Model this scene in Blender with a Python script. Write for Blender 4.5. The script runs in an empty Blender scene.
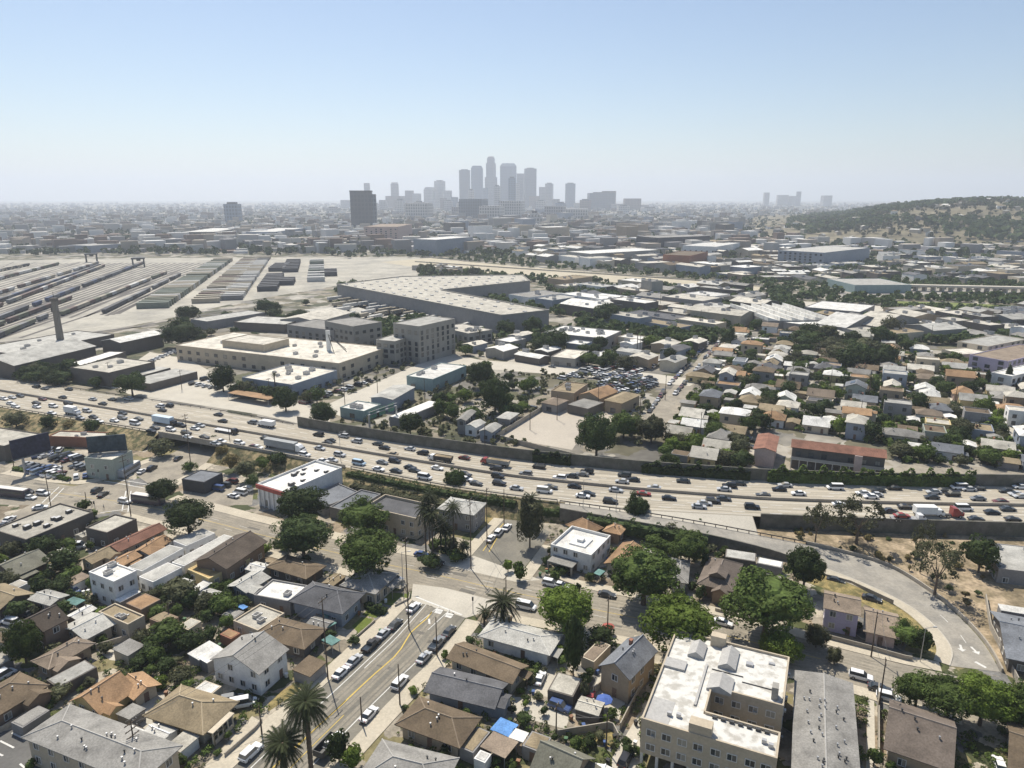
import bpy, math, random
from mathutils import Vector, Matrix
rnd = random.Random(7)
scene = bpy.context.scene
COL = scene.collection
# ------------------------------------------------------------------ camera, light, exposure
CAM_H, PITCH, FPX = 100.0, math.radians(14.74), 711.0
cam_d = bpy.data.cameras.new('camera'); cam = bpy.data.objects.new('camera', cam_d); COL.objects.link(cam)
cam.location = (0, 0, CAM_H); cam.rotation_euler = (math.pi/2 - PITCH, 0, 0)
cam_d.sensor_width = 36.0; cam_d.lens = FPX/1024*36.0; cam_d.clip_start = 1.0; cam_d.clip_end = 60000
scene.camera = cam
SUN_EL, SUN_AZ = math.radians(58), math.radians(-24)      # azimuth from +Y, negative = towards -X
world = bpy.data.worlds.new('World'); scene.world = world; world.use_nodes = True
wn = world.node_tree.nodes; wl = world.node_tree.links
sky = wn.new('ShaderNodeTexSky'); sky.sky_type = 'NISHITA'; sky.sun_disc = False
sky.sun_elevation = SUN_EL; sky.sun_rotation = SUN_AZ
sky.air_density = 1.0; sky.dust_density = 0.7; sky.ozone_density = 2.2; sky.altitude = 100
wl.new(sky.outputs[0], wn['Background'].inputs[0]); wn['Background'].inputs[1].default_value = 0.10
sun_d = bpy.data.lights.new('sun', 'SUN'); sun_d.energy = 5.0; sun_d.angle = math.radians(0.5); sun_d.color = (1.0, 0.93, 0.81)
sun = bpy.data.objects.new('sun', sun_d); COL.objects.link(sun)
sdir = Vector((math.sin(SUN_AZ)*math.cos(SUN_EL), math.cos(SUN_AZ)*math.cos(SUN_EL), math.sin(SUN_EL)))
sun.rotation_euler = (-sdir).to_track_quat('-Z', 'Y').to_euler(); sun.location = (0, 0, 900)
vs = scene.view_settings; vs.view_transform = 'Standard'; vs.look = 'None'; vs.exposure = 0.22; vs.gamma = 1.0; vs.use_curve_mapping = False
scene.cycles.use_denoising = True; scene.cycles.max_bounces = 4; scene.cycles.diffuse_bounces = 2; scene.cycles.glossy_bounces = 1
scene.cycles.transmission_bounces = 2; scene.cycles.transparent_max_bounces = 4; scene.cycles.volume_bounces = 2
HAZE = 0.000115
# ------------------------------------------------------------------ picture <-> place
CP, SP = math.cos(PITCH), math.sin(PITCH)
def ray(px, py):
    u = (px-512)/FPX; v = (py-384)/FPX
    return Vector((u, CP - v*SP, -SP - v*CP))
def P(px, py, z=0.0):
    d = ray(px, py); t = (z-CAM_H)/d.z
    return Vector((d.x*t, d.y*t, z))
def PD(px, py, Y):
    d = ray(px, py); t = Y/d.y
    return Vector((d.x*t, Y, CAM_H+d.z*t))
def proj(p):
    y = p[1]*CP - (p[2]-CAM_H)*SP
    if y < 1: return (1e6, 1e6)
    return (512+FPX*p[0]/y, 384-FPX*(p[1]*SP+(p[2]-CAM_H)*CP)/y)
def pxm(p):                                   # pixels per metre across the view at p
    return FPX/max(1.0, p[1]*CP-(p[2]-CAM_H)*SP)
def lerp(a, b, t): return a+(b-a)*t
def interp(pts, x):
    if x <= pts[0][0]: return pts[0][1]
    for (x0, y0), (x1, y1) in zip(pts, pts[1:]):
        if x <= x1: return lerp(y0, y1, (x-x0)/(x1-x0))
    return pts[-1][1]
def inside(pt, poly):
    x, y = pt[0], pt[1]; c = False; j = len(poly)-1
    for i in range(len(poly)):
        xi, yi = poly[i][0], poly[i][1]; xj, yj = poly[j][0], poly[j][1]
        if (yi > y) != (yj > y) and x < (xj-xi)*(y-yi)/(yj-yi)+xi: c = not c
        j = i
    return c
UP = 5.0                                      # height of the freeway and of all the land beyond it
FAR_E = [(-160,347),(0,378),(128,397),(256,417),(300,427),(400,443),(512,459),(640,472),(768,481),(900,485),(1024,486.5),(1200,488)]
MED_E = [(-160,361),(0,391),(128,412),(256,434),(384,456),(512,477),(640,490),(768,500),(900,504),(1024,506),(1200,508)]
NEAR_E = [(-160,376),(0,407),(128,428),(256,450),(345,467),(440,486),(512,497),(640,510),(768,517),(900,522),(1024,525.5),(1200,529)]
def gz(px, py): return UP if py < interp(NEAR_E, px)+1 else 0.0
# ------------------------------------------------------------------ materials
MATS = {}
def mat(name, col, rough=0.85, var=0.25, scale=0.35, fine=4.0, fvar=0.15, metal=0.0, spec=0.3, rand=0.0, col2=None, lo=.42, hi=.6):
    if name in MATS: return MATS[name]
    m = bpy.data.materials.new(name); m.use_nodes = True; n = m.node_tree.nodes; l = m.node_tree.links
    b = n['Principled BSDF']; b.inputs['Roughness'].default_value = rough; b.inputs['Metallic'].default_value = metal
    b.inputs['Specular IOR Level'].default_value = spec
    MATS[name] = m
    if var == 0 and fvar == 0 and rand == 0 and col2 is None:
        b.inputs['Base Color'].default_value = (*col, 1); return m
    g = n.new('ShaderNodeNewGeometry')
    t1 = n.new('ShaderNodeTexNoise'); t1.inputs['Scale'].default_value = scale; t1.inputs['Detail'].default_value = 4; t1.inputs['Roughness'].default_value = .65
    t2 = n.new('ShaderNodeTexNoise'); t2.inputs['Scale'].default_value = fine; t2.inputs['Detail'].default_value = 3
    l.new(g.outputs['Position'], t1.inputs['Vector']); l.new(g.outputs['Position'], t2.inputs['Vector'])
    def rng(src, amt):
        r = n.new('ShaderNodeMapRange'); r.inputs['From Min'].default_value = .25; r.inputs['From Max'].default_value = .75
        r.inputs['To Min'].default_value = 1-amt; r.inputs['To Max'].default_value = 1+amt; l.new(src, r.inputs['Value']); return r.outputs[0]
    def mul(a, bb):
        x = n.new('ShaderNodeMath'); x.operation = 'MULTIPLY'; l.new(a, x.inputs[0]); l.new(bb, x.inputs[1]); return x.outputs[0]
    f = mul(rng(t1.outputs['Fac'], var), rng(t2.outputs['Fac'], fvar))
    if rand > 0:
        oi = n.new('ShaderNodeObjectInfo'); r = n.new('ShaderNodeMapRange'); r.inputs['To Min'].default_value = 1-rand; r.inputs['To Max'].default_value = 1+rand
        l.new(oi.outputs['Random'], r.inputs['Value']); f = mul(f, r.outputs[0])
    v = n.new('ShaderNodeVectorMath'); v.operation = 'SCALE'; l.new(f, v.inputs['Scale'])
    if col2 is not None:
        t3 = n.new('ShaderNodeTexNoise'); t3.inputs['Scale'].default_value = scale*1.7; t3.inputs['Detail'].default_value = 5
        l.new(g.outputs['Position'], t3.inputs['Vector'])
        mr = n.new('ShaderNodeMapRange'); mr.inputs['From Min'].default_value = lo; mr.inputs['From Max'].default_value = hi; l.new(t3.outputs['Fac'], mr.inputs['Value'])
        mx = n.new('ShaderNodeMix'); mx.data_type = 'RGBA'; l.new(mr.outputs[0], mx.inputs[0])
        mx.inputs[6].default_value = (*col, 1); mx.inputs[7].default_value = (*col2, 1); l.new(mx.outputs[2], v.inputs[0])
    else:
        v.inputs[0].default_value = col
    l.new(v.outputs[0], b.inputs['Base Color'])
    return m
ROOF = dict(brown=(.15,.113,.074), dkbrown=(.088,.07,.055), tan=(.275,.22,.14), orange=(.34,.215,.12), grey=(.25,.24,.22), dkgrey=(.115,.115,.12), white=(.66,.645,.60),
            beige=(.43,.405,.345), olive=(.16,.155,.12), red=(.23,.115,.08), pale=(.40,.39,.355), mauve=(.15,.122,.10), yellow=(.44,.31,.145), blue=(.12,.27,.55),
            teal=(.13,.24,.22), rose=(.25,.198,.148), slate=(.17,.18,.195), cream=(.55,.515,.44))
WALL = dict(cream=(.55,.48,.37), white=(.72,.71,.68), beige=(.47,.40,.30), grey=(.26,.25,.24), brown=(.25,.18,.13), lav=(.42,.37,.47), bluegrey=(.27,.30,.345),
            dark=(.13,.115,.10), teal=(.25,.33,.325), pink=(.52,.40,.35), concrete=(.30,.285,.255), tan=(.36,.28,.195), green=(.33,.36,.31), yellow=(.6,.48,.25), charcoal=(.07,.07,.075), rust=(.30,.14,.09), weathered=(.19,.17,.145))
def roof_m(k): return mat('roof surface '+k, ROOF[k], .9, .25, .18, 3.0, .25, rand=.16, col2=tuple(c*.66 for c in ROOF[k]), lo=.47, hi=.72)
def wall_m(k): return mat('wall plaster '+k, WALL[k], .9, .12, .3, 2.0, .10, rand=.06)
M_GLASS = mat('window glass', (.035,.045,.055), .12, 0, fvar=0, spec=.6)
def blinds():                                  # some panes have a pale blind drawn behind them
    n = M_GLASS.node_tree.nodes; l = M_GLASS.node_tree.links
    oi = n.new('ShaderNodeObjectInfo'); cr = n.new('ShaderNodeValToRGB'); cr.color_ramp.interpolation = 'CONSTANT'
    e = cr.color_ramp.elements; e[0].color = (.03,.04,.05,1); e[1].position = .62; e[1].color = (.10,.105,.105,1); x = e.new(.82); x.color = (.26,.245,.21,1)
    l.new(oi.outputs['Random'], cr.inputs[0]); l.new(cr.outputs[0], n['Principled BSDF'].inputs['Base Color'])
blinds()
M_BLIND = mat('drawn blind', (.20,.185,.155), .6, 0, fvar=0, rand=.75)
M_FRAME = mat('window frame paint', (.62,.60,.56), .6, 0, fvar=0)
M_TRIM = mat('trim paint', (.60,.57,.51), .7, .1, 1, 3, .1)
M_METAL = mat('dull metal', (.42,.42,.42), .45, .1, 1, 4, .1, metal=.5)
M_DARKMETAL = mat('dark metal', (.06,.06,.06), .5, .1, 1, 4, .1)
M_WOOD = mat('weathered pole wood', (.10,.075,.055), .9, .2, 1, 6, .2)
M_TRUNK = mat('bark', (.13,.10,.075), .95, .3, 1, 6, .3)
M_DOOR = mat('door paint', (.18,.12,.09), .6, .1, 1, 4, .1)
M_CONC = mat('concrete', (.46,.425,.355), .9, .14, .12, 2.5, .10)
M_RUBBER = mat('tyre rubber', (.02,.02,.02), .8, 0, fvar=0)
M_LAMP = mat('lamp lens', (.75,.75,.72), .2, 0, fvar=0)
M_TAIL = mat('tail lamp lens', (.4,.02,.02), .3, 0, fvar=0)
# ------------------------------------------------------------------ mesh helper
class MB:
    def __init__(s): s.v = []; s.f = []; s.m = []; s.uv = None
    def add(s, vs, fs, mi=0):
        o = len(s.v); s.v.extend([tuple(x) for x in vs])
        for f in fs: s.f.append(tuple(i+o for i in f)); s.m.append(mi)
        return s
    def box(s, x0, y0, z0, x1, y1, z1, mi=0):
        return s.add([(x0,y0,z0),(x1,y0,z0),(x1,y1,z0),(x0,y1,z0),(x0,y0,z1),(x1,y0,z1),(x1,y1,z1),(x0,y1,z1)],
                     [(3,2,1,0),(4,5,6,7),(0,1,5,4),(1,2,6,5),(2,3,7,6),(3,0,4,7)], mi)
    def quad(s, a, b, c, d, mi=0): return s.add([a,b,c,d], [(0,1,2,3)], mi)
    def prism(s, poly, z0, z1, mi=0, bottom=True):
        n = len(poly)
        vs = [(p[0],p[1],z0) for p in poly]+[(p[0],p[1],z1) for p in poly]
        fs = [(i,(i+1)%n,n+(i+1)%n,n+i) for i in range(n)]+[tuple(range(n,2*n))]
        if bottom: fs.append(tuple(range(n-1,-1,-1)))
        return s.add(vs, fs, mi)
    def tube(s, a, b, r0, r1, n=8, mi=0, cap=True):
        a = Vector(a); b = Vector(b); d = (b-a).normalized()
        u = d.orthogonal().normalized(); w = d.cross(u)
        vs = []
        for c, r in ((a,r0),(b,r1)):
            for k in range(n):
                t = 2*math.pi*k/n; vs.append(c+u*(r*math.cos(t))+w*(r*math.sin(t)))
        fs = [(k,(k+1)%n,n+(k+1)%n,n+k) for k in range(n)]
        if cap: fs += [tuple(range(n-1,-1,-1)), tuple(range(n,2*n))]
        return s.add(vs, fs, mi)
    def loft(s, rings, mi=0, cap=True):
        n = len(rings[0]); vs = [p for r in rings for p in r]; fs = []
        for i in range(len(rings)-1):
            for k in range(n): fs.append((i*n+k, i*n+(k+1)%n, (i+1)*n+(k+1)%n, (i+1)*n+k))
        if cap: fs += [tuple(range(n-1,-1,-1)), tuple(range((len(rings)-1)*n, len(rings)*n))]
        return s.add(vs, fs, mi)
    def mesh(s, name, mats, smooth=False):
        me = bpy.data.meshes.new(name); me.from_pydata(s.v, [], s.f)
        for m in (mats if isinstance(mats, (list,tuple)) else [mats]): me.materials.append(m)
        if any(s.m): me.polygons.foreach_set('material_index', s.m)
        if smooth: me.polygons.foreach_set('use_smooth', [True]*len(s.f))
        if s.uv: 
            l = me.uv_layers.new(name='UVMap')
            for p in me.polygons:
                for li, vi in zip(p.loop_indices, p.vertices): l.data[li].uv = s.uv[vi]
        me.update(); return me
    def build(s, name, mats, parent=None, smooth=False):
        return link(name, s.mesh(name, mats, smooth), parent)
def link(name, me, parent=None, loc=None, rotz=0, scale=None):
    o = bpy.data.objects.new(name, me); COL.objects.link(o)
    if parent is not None: o.parent = parent
    if loc is not None: o.location = loc
    if rotz: o.rotation_euler = (0,0,rotz)
    if scale is not None: o.scale = scale
    return o
THINGS = []
def tag(o, label, cat, group=None):
    o['label'] = label; o['category'] = cat
    if group: o['group'] = group
    THINGS.append(o); return o
def thing(name, label, cat, loc, rotz=0, group=None):
    o = bpy.data.objects.new(name, None); COL.objects.link(o); o.location = loc; o.rotation_euler = (0,0,rotz); o.empty_display_size = .5
    return tag(o, label, cat, group)
def kind(o, k): o['kind'] = k; return o
def dup(root, loc, rotz, label, group=None, scale=None):
    r = root.copy(); COL.objects.link(r); r.location = loc; r.rotation_euler = (0,0,rotz)
    if scale is not None: r.scale = scale
    r['label'] = label
    if group: r['group'] = group
    THINGS.append(r)
    for ch in list(root.children):
        c = ch.copy(); COL.objects.link(c); c.parent = r
        for g in ch.children:
            d = g.copy(); COL.objects.link(d); d.parent = c
    return r
# ------------------------------------------------------------------ landmarks used in labels
LAND = [("the red-roofed motel",838,452),("the flat white courtyard house",580,545),("the U-shaped apartment block",715,695),("the long L-shaped warehouse",450,295),
 ("the grey concrete office block",425,335),("the tall thin tower",58,330),("the white-roofed market",300,478),("the green overhead sign",392,428),("the two date palms",290,725),
 ("the underpass",190,450),("the curved ramp",930,610),("the lavender house",842,605),("the wide beige-roofed depot",285,352),("the paved empty lot",570,425),("the sawtooth-roofed shed",790,308),
 ("the cypress row by the pink apartments",980,375),("the green park strip",950,305),("the river channel",600,275),("the glass skyscrapers",495,190),("the wide shade tree over the avenue",645,572),
 ("the car yard",625,385),("the straight side street",690,375),("the pale diagonal alley",950,395),("the white stucco corner block",112,580),("the container rows",220,280),("the long trailer rows",380,310),
 ("the striped apartment slab",840,252),("the low black tower",360,215),("the palm cluster",435,530),("the hillside",930,225),("the bus at the crossing",25,495),("the dark billboard",30,440),
 ("the turquoise-walled workshop",436,375),("the big round tree by the yards",606,312),("the tall palm among houses",869,385),("the dark oak clump",845,355)]
def near_land(p, skip=0):
    x, y = proj(p)
    s = sorted(LAND, key=lambda a: (a[1]-x)**2+((a[2]-y)*1.8)**2)[skip]
    dx, dy = x-s[1], y-s[2]
    if abs(dx) < 14 and abs(dy) < 8: return 'beside '+s[0]
    if abs(dy)*1.8 > abs(dx): return ('behind ' if dy < 0 else 'in front of ')+s[0]
    return ('left of ' if dx < 0 else 'right of ')+s[0]
FOOT = []                                    # footprints (x, y, radius, rot, w, d)
ROADS = []                                   # world polygons
def free(x, y, r, roads=True):
    for fx, fy, fr, rot, w, d in FOOT:
        dx, dy = x-fx, y-fy
        if dx*dx+dy*dy > (fr+r)**2: continue
        c, s = math.cos(-rot), math.sin(-rot)
        lx, ly = dx*c-dy*s, dx*s+dy*c
        if abs(lx) < w/2+r and abs(ly) < d/2+r: return False
    if roads:
        for poly in ROADS:
            if inside((x,y), poly): return False
    return True
# ------------------------------------------------------------------ buildings
WIN_CACHE = {}
def win_meshes(ww, wh):
    k = (round(ww,1), round(wh,1))
    if k not in WIN_CACHE:
        a, b = ww/2, wh/2; t = .12
        f = MB(); f.box(-a-t,-.10,-b-t,-a,.02,b+t); f.box(a,-.10,-b-t,a+t,.02,b+t); f.box(-a,-.10,b,a,.02,b+t); f.box(-a,-.13,-b-t,a,.02,-b)
        f.box(-.04,-.09,-b,.04,.0,b)
        p = MB().box(-a+.002,-.05,-b+.002,-.02,.012,b-.002).box(.02,-.05,-b+.002,a-.002,.012,b-.002,1)
        q = MB(); q.add(f.v, f.f, 0); q.add(p.v, p.f, 1)
        WIN_CACHE[k] = (f.mesh('window', M_FRAME), p.mesh('pane', [M_GLASS, M_BLIND]), q.mesh('window', [M_DARKMETAL, M_GLASS]))
    return WIN_CACHE[k]
def wall_spots(w, d):
    return (((0,-d/2), 0, w), ((w/2,0), math.pi/2, d), ((0,d/2), math.pi, w), ((-w/2,0), -math.pi/2, d))
def windows(root, x, y, rot, w, d, storeys, base=1.6, fh=3.0, gap=3.6, ww=1.2, wh=1.3, door=True, most=60, pane=True):
    n = 0; done = False
    fm, pm, cm = win_meshes(ww, wh)
    order = sorted(wall_spots(w, d), key=lambda s: -(math.cos(rot+s[1]-math.pi/2)*-x+math.sin(rot+s[1]-math.pi/2)*-y)/math.hypot(x,y))
    for (cx, cy), a, ln in order:
        na = rot+a-math.pi/2
        if (math.cos(na)*-x+math.sin(na)*-y)/math.hypot(x,y) < -.25: continue
        k = max(1, int(ln/gap))
        for st in range(storeys):
            for i in range(k):
                t = (i+.5)/k*ln-ln/2
                if door and not done and st == 0 and i == k//2:
                    done = True
                    dm = MB().box(-.5,-.07,0,.5,.02,2.1)
                    o = dm.build('door', M_DOOR, root); o.location = (cx+math.cos(a)*t, cy+math.sin(a)*t, .05); o.rotation_euler = (0,0,a)
                    MB().box(.32,-.12,.98,.42,-.07,1.06).build('handle', M_METAL, o)
                    continue
                if n >= most: return
                if rnd.random() < .12: continue
                o = link('window', fm if pane else cm, root, (cx+math.cos(a)*t, cy+math.sin(a)*t, base+st*fh), a); n += 1
                if pane: link('pane', pm, o)
def make_building(name, label, cat, x, y, z, rot, w, d, h, roof='hip', rc='brown', wc='cream', storeys=1, ridge=None, pitch=.38, oh=.5, win=True, units=0, vents=0,
                  chim=False, group=None, parapet=.45, gap=3.6, pane=True, unitsize=1.6, foot=True, doors=True, porch=0, solar=False, fh=3.0, ww=1.2, wh=1.3, dark_units=False):
    root = thing(name, label, cat, (x,y,z), rot, group)
    if foot: FOOT.append((x,y,math.hypot(w,d)/2,rot,w,d))
    a, b = w/2, d/2
    if ridge is None: ridge = 'x' if w >= d else 'y'
    wm, rm = wall_m(wc), roof_m(rc)
    wb = MB(); rb = MB(); top = h
    if z == 0 and roof in ('gable','hip') and storeys == 1 and oh >= .5: h = h-.3; oh = oh+.35
    if roof == 'gable':
        if ridge == 'x':
            rise = b*pitch
            wb.add([(-a,-b,-.3),(a,-b,-.3),(a,b,-.3),(-a,b,-.3),(-a,-b,h),(a,-b,h),(a,b,h),(-a,b,h),(-a,0,h+rise),(a,0,h+rise)],
                   [(0,1,5,4),(2,3,7,6),(1,2,6,9,5),(3,0,4,8,7),(4,5,9,8),(6,7,8,9)])
            for s in (-1,1):
                e = (b+oh)*s; ze = h-oh*pitch
                v = [(-a-oh,e,ze+.04),(a+oh,e,ze+.04),(a+oh,0,h+rise+.04),(-a-oh,0,h+rise+.04)]
                v += [(p[0],p[1],p[2]+.16) for p in v]
                rb.add(v, [(0,1,2,3),(4,5,6,7),(0,1,5,4),(1,2,6,5),(3,0,4,7)])
        else:
            rise = a*pitch
            wb.add([(-a,-b,-.3),(a,-b,-.3),(a,b,-.3),(-a,b,-.3),(-a,-b,h),(a,-b,h),(a,b,h),(-a,b,h),(0,-b,h+rise),(0,b,h+rise)],
                   [(1,2,6,5),(3,0,4,7),(0,1,5,8,4),(2,3,7,9,6),(4,8,9,7),(5,6,9,8)])
            for s in (-1,1):
                e = (a+oh)*s; ze = h-oh*pitch
                v = [(e,-b-oh,ze+.04),(e,b+oh,ze+.04),(0,b+oh,h+rise+.04),(0,-b-oh,h+rise+.04)]
                v += [(p[0],p[1],p[2]+.16) for p in v]
                rb.add(v, [(0,1,2,3),(4,5,6,7),(0,1,5,4),(1,2,6,5),(3,0,4,7)])
        top = h+rise
    elif roof == 'hip':
        wb.box(-a,-b,-.3,a,b,h)
        A, B = a+oh, b+oh; rise = min(A,B)*pitch; z0 = h+.01
        if A >= B: r0, r1 = (-(A-B*.95),0), ((A-B*.95),0)
        else: r0, r1 = (0,-(B-A*.95)), (0,(B-A*.95))
        v = [(-A,-B,z0),(A,-B,z0),(A,B,z0),(-A,B,z0),(-A,-B,z0+.18),(A,-B,z0+.18),(A,B,z0+.18),(-A,B,z0+.18),(*r0,z0+rise),(*r1,z0+rise)]
        f = [(3,2,1,0),(0,1,5,4),(1,2,6,5),(2,3,7,6),(3,0,4,7)]
        f += [(4,5,9,8),(5,6,9),(6,7,8,9),(7,4,8)] if A >= B else [(4,5,8),(5,6,9,8),(6,7,9),(7,4,8,9)]
        rb.add(v, f); top = h+rise
    elif roof == 'shed':
        wb.box(-a,-b,-.3,a,b,h)
        v = [(-a-oh,-b-oh,h+.02),(a+oh,-b-oh,h+.02),(a+oh,b+oh,h+.02+d*pitch*.4),(-a-oh,b+oh,h+.02+d*pitch*.4)]
        v += [(p[0],p[1],p[2]+.18) for p in v]
        rb.add(v, [(3,2,1,0),(4,5,6,7),(0,1,5,4),(1,2,6,5),(2,3,7,6),(3,0,4,7)])
    elif roof == 'canopy':
        for sx in (-1,1):
            for sy in (-1,1):
                MB().box(sx*(a-.3)-.06,sy*(b-.3)-.06,-.1,sx*(a-.3)+.06,sy*(b-.3)+.06,h).build('post', M_METAL, root)
        rb.box(-a,-b,h,a,b,h+.14)
    elif roof == 'saw':
        wb.box(-a,-b,-.3,a,b,h)
        n = max(3, int(w/9)); st = w/n
        for i in range(n):
            x0 = -a+i*st
            rb.add([(x0,-b,h+.02),(x0+st-.02,-b,h+.02),(x0+st-.02,b,h+.02),(x0,b,h+.02),(x0,-b,h+2.6),(x0,b,h+2.6)], [(0,1,4),(2,3,5),(1,2,5,4),(3,0,4,5),(3,2,1,0)])
    else:
        wb.box(-a,-b,-.3,a,b,h)
        rb.box(-a+.3,-b+.3,h+.002,a-.3,b-.3,h+.08)
        if parapet:
            pb = MB(); t = .28; q = .03
            pb.box(-a-q,-b-q,h-.002,a+q,-b+t,h+parapet); pb.box(-a-q,b-t,h-.002,a+q,b+q,h+parapet)
            pb.box(-a-q,-b+t,h-.002,-a+t,b-t,h+parapet); pb.box(a-t,-b+t,h-.002,a+q,b-t,h+parapet)
            pb.build('parapet', wm, root)
    if wb.f: wb.build('wall', wm, root)
    rfo = rb.build('roof', rm, root)
    if z == 0 and roof in ('gable','hip') and not vents: vents = 3
    if z == 0 and roof in ('gable','hip') and math.hypot(x, y) < 330:
        cb = MB(); cm_ = mat('ridge cap '+rc, tuple(min(.8, c*1.45+.03) for c in ROOF[rc]), .9, .1, .4, 3, .15)
        if roof == 'gable':
            e = ((-a-oh,0,top+.2),(a+oh,0,top+.2)) if ridge == 'x' else ((0,-b-oh,top+.2),(0,b+oh,top+.2))
            cb.tube(*e, .17, .17, 5)
        else:
            q = [Vector(p) for p in rb.v[4:10]]; i0, i1 = 4, 5
            prs = ((0,4),(3,4),(1,5),(2,5)) if a >= b else ((0,4),(1,4),(2,5),(3,5))
            if (q[4]-q[5]).length > .2: cb.tube(q[4], q[5], .17, .17, 5)
            for i_, j_ in prs: cb.tube(q[i_], q[j_], .14, .14, 5)
        cb.build('ridge_cap', cm_, rfo)
    def roof_z(px_, py_):
        if roof == 'gable': return top-abs(py_ if ridge == 'x' else px_)*pitch+.2
        if roof == 'hip': return h+.05+min((a+oh-abs(px_)), (b+oh-abs(py_)))*pitch
        return h+.08
    for i in range(units):
        ux, uy = rnd.uniform(-a*.7,a*.7), rnd.uniform(-b*.7,b*.7); s = unitsize*rnd.uniform(.7,1.2)
        u = MB().box(-s/2,-s*.4,0,s/2,s*.4,s*.6); u.box(-s*.42,-s*.32,s*.6+.003,s*.42,s*.32,s*.62,1); u.box(s/2+.01,-.15,0,s/2+.9,.15,.3,0)
        o = u.build('rooftop_unit', [M_DARKMETAL, M_METAL] if dark_units else [M_METAL, M_DARKMETAL], rfo); o.location = (ux,uy,roof_z(ux,uy)-.05)
    for i in range(vents):
        ux, uy = rnd.uniform(-a*.75,a*.75), rnd.uniform(-b*.75,b*.75)
        zz = roof_z(ux,uy)
        MB().tube((ux,uy,zz-.25),(ux,uy,zz+.45),.13,.13,6).tube((ux,uy,zz+.45),(ux,uy,zz+.6),.22,.18,6).build('vent', M_METAL if rnd.random()<.6 else M_DARKMETAL, rfo)
    if solar and roof == 'gable':
        s_ = -1 if (ridge == 'x') else 1; m_ = mat('solar panel glass', (.02,.025,.05), .15, 0, fvar=0, spec=.6); pm = MB(); run = (b if ridge == 'x' else a)
        for q0, q1 in ((.15,.62),):
            e0, e1 = run*q0, run*q1; zz0, zz1 = top-e0*pitch+.3, top-e1*pitch+.3; ln_ = (a if ridge == 'x' else b)*.5
            v = [(-ln_,s_*e1,zz1),(ln_,s_*e1,zz1),(ln_,s_*e0,zz0),(-ln_,s_*e0,zz0)] if ridge == 'x' else [(s_*e1,-ln_,zz1),(s_*e1,ln_,zz1),(s_*e0,ln_,zz0),(s_*e0,-ln_,zz0)]
            v += [(p_[0],p_[1],p_[2]+.08) for p_ in v]; pm.add(v, [(3,2,1,0),(4,5,6,7),(0,1,5,4),(1,2,6,5),(2,3,7,6),(3,0,4,7)])
        pm.build('solar_panel', m_, rfo)
    if porch:
        pw, pd = w*rnd.uniform(.35,.6), 2.4; px_ = rnd.choice((-1,1))*(a-pw/2-.1); hz_ = h-.55
        if porch == 1:                             # lean-to porch on posts
            m_ = MB(); m_.add([(px_-pw/2,-b-pd,hz_-.35),(px_+pw/2,-b-pd,hz_-.35),(px_+pw/2,-b-.02,hz_),(px_-pw/2,-b-.02,hz_),(px_-pw/2,-b-pd,hz_-.2),(px_+pw/2,-b-pd,hz_-.2),(px_+pw/2,-b-.02,hz_+.15),(px_-pw/2,-b-.02,hz_+.15)], [(3,2,1,0),(4,5,6,7),(0,1,5,4),(1,2,6,5),(2,3,7,6),(3,0,4,7)])
            for q in (-1,1): m_.box(px_+q*(pw/2-.2)-.08,-b-pd+.1,0,px_+q*(pw/2-.2)+.08,-b-pd+.26,hz_-.36)
            m_.build('porch', rm, root)
        else:                                      # projecting cross-gabled wing
            m_ = MB(); rs = pw/2*pitch; h2 = h-.25; y1 = -b-.02 if roof != 'gable' else -b+.0
            m_.add([(px_-pw/2,-b-pd,-.2),(px_+pw/2,-b-pd,-.2),(px_+pw/2,-b-.02,-.2),(px_-pw/2,-b-.02,-.2),(px_-pw/2,-b-pd,h2),(px_+pw/2,-b-pd,h2),(px_+pw/2,-b-.02,h2),(px_-pw/2,-b-.02,h2),(px_,-b-pd,h2+rs),(px_,-b-.02,h2+rs)], [(0,1,5,8,4),(1,2,6,5),(3,0,4,7),(4,8,9,7),(5,6,9,8)])
            wg = m_.build('wing', wm, root); m_ = MB(); yb_ = -b+(1.2 if ridge == 'x' or roof == 'hip' else .3)
            for q in (-1,1):
                v = [(px_+q*(pw/2+.3),-b-pd-.35,h2-.3*pitch+.05),(px_+q*(pw/2+.3),yb_,h2-.3*pitch+.05),(px_,yb_,h2+rs+.05),(px_,-b-pd-.35,h2+rs+.05)]; v += [(p_[0],p_[1],p_[2]+.14) for p_ in v]
                m_.add(v, [(0,1,2,3),(4,5,6,7),(0,1,5,4),(1,2,6,5),(3,0,4,7)])
            m_.build('roof', rm, wg)
    if chim:
        ux, uy = a*.4, b*.25; zz = roof_z(ux,uy)
        MB().box(ux-.4,uy-.3,zz-.6,ux+.4,uy+.3,zz+1.0).box(ux-.46,uy-.36,zz+1.0,ux+.46,uy+.36,zz+1.14).build('chimney', wall_m('rust'), rfo)
    if win and roof != 'canopy': windows(root, x, y, rot, w, d, storeys, gap=gap, pane=pane, door=doors, fh=fh, ww=ww, wh=wh, base=min(1.6, h*.5) if storeys == 1 else 1.7)
    return root
def lnr(L, N, R, z):
    l, n, r = P(*L, z), P(*N, z), P(*R, z)
    e1, e2 = r-n, l-n
    a1 = math.atan2(e1.y, e1.x); a2 = math.atan2(e2.y, e2.x)-math.pi/2
    w1, w2 = e1.length, e2.length
    dlt = (a2-a1+math.pi) % (2*math.pi)-math.pi
    a = a1+dlt*w2/(w1+w2)
    ux, uy = Vector((math.cos(a), math.sin(a), 0)), Vector((-math.sin(a), math.cos(a), 0))
    w, d = max(1.5, e1.dot(ux)), max(1.5, e2.dot(uy))
    c = n+ux*(w/2)+uy*(d/2)
    return c, a, w, d
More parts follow.
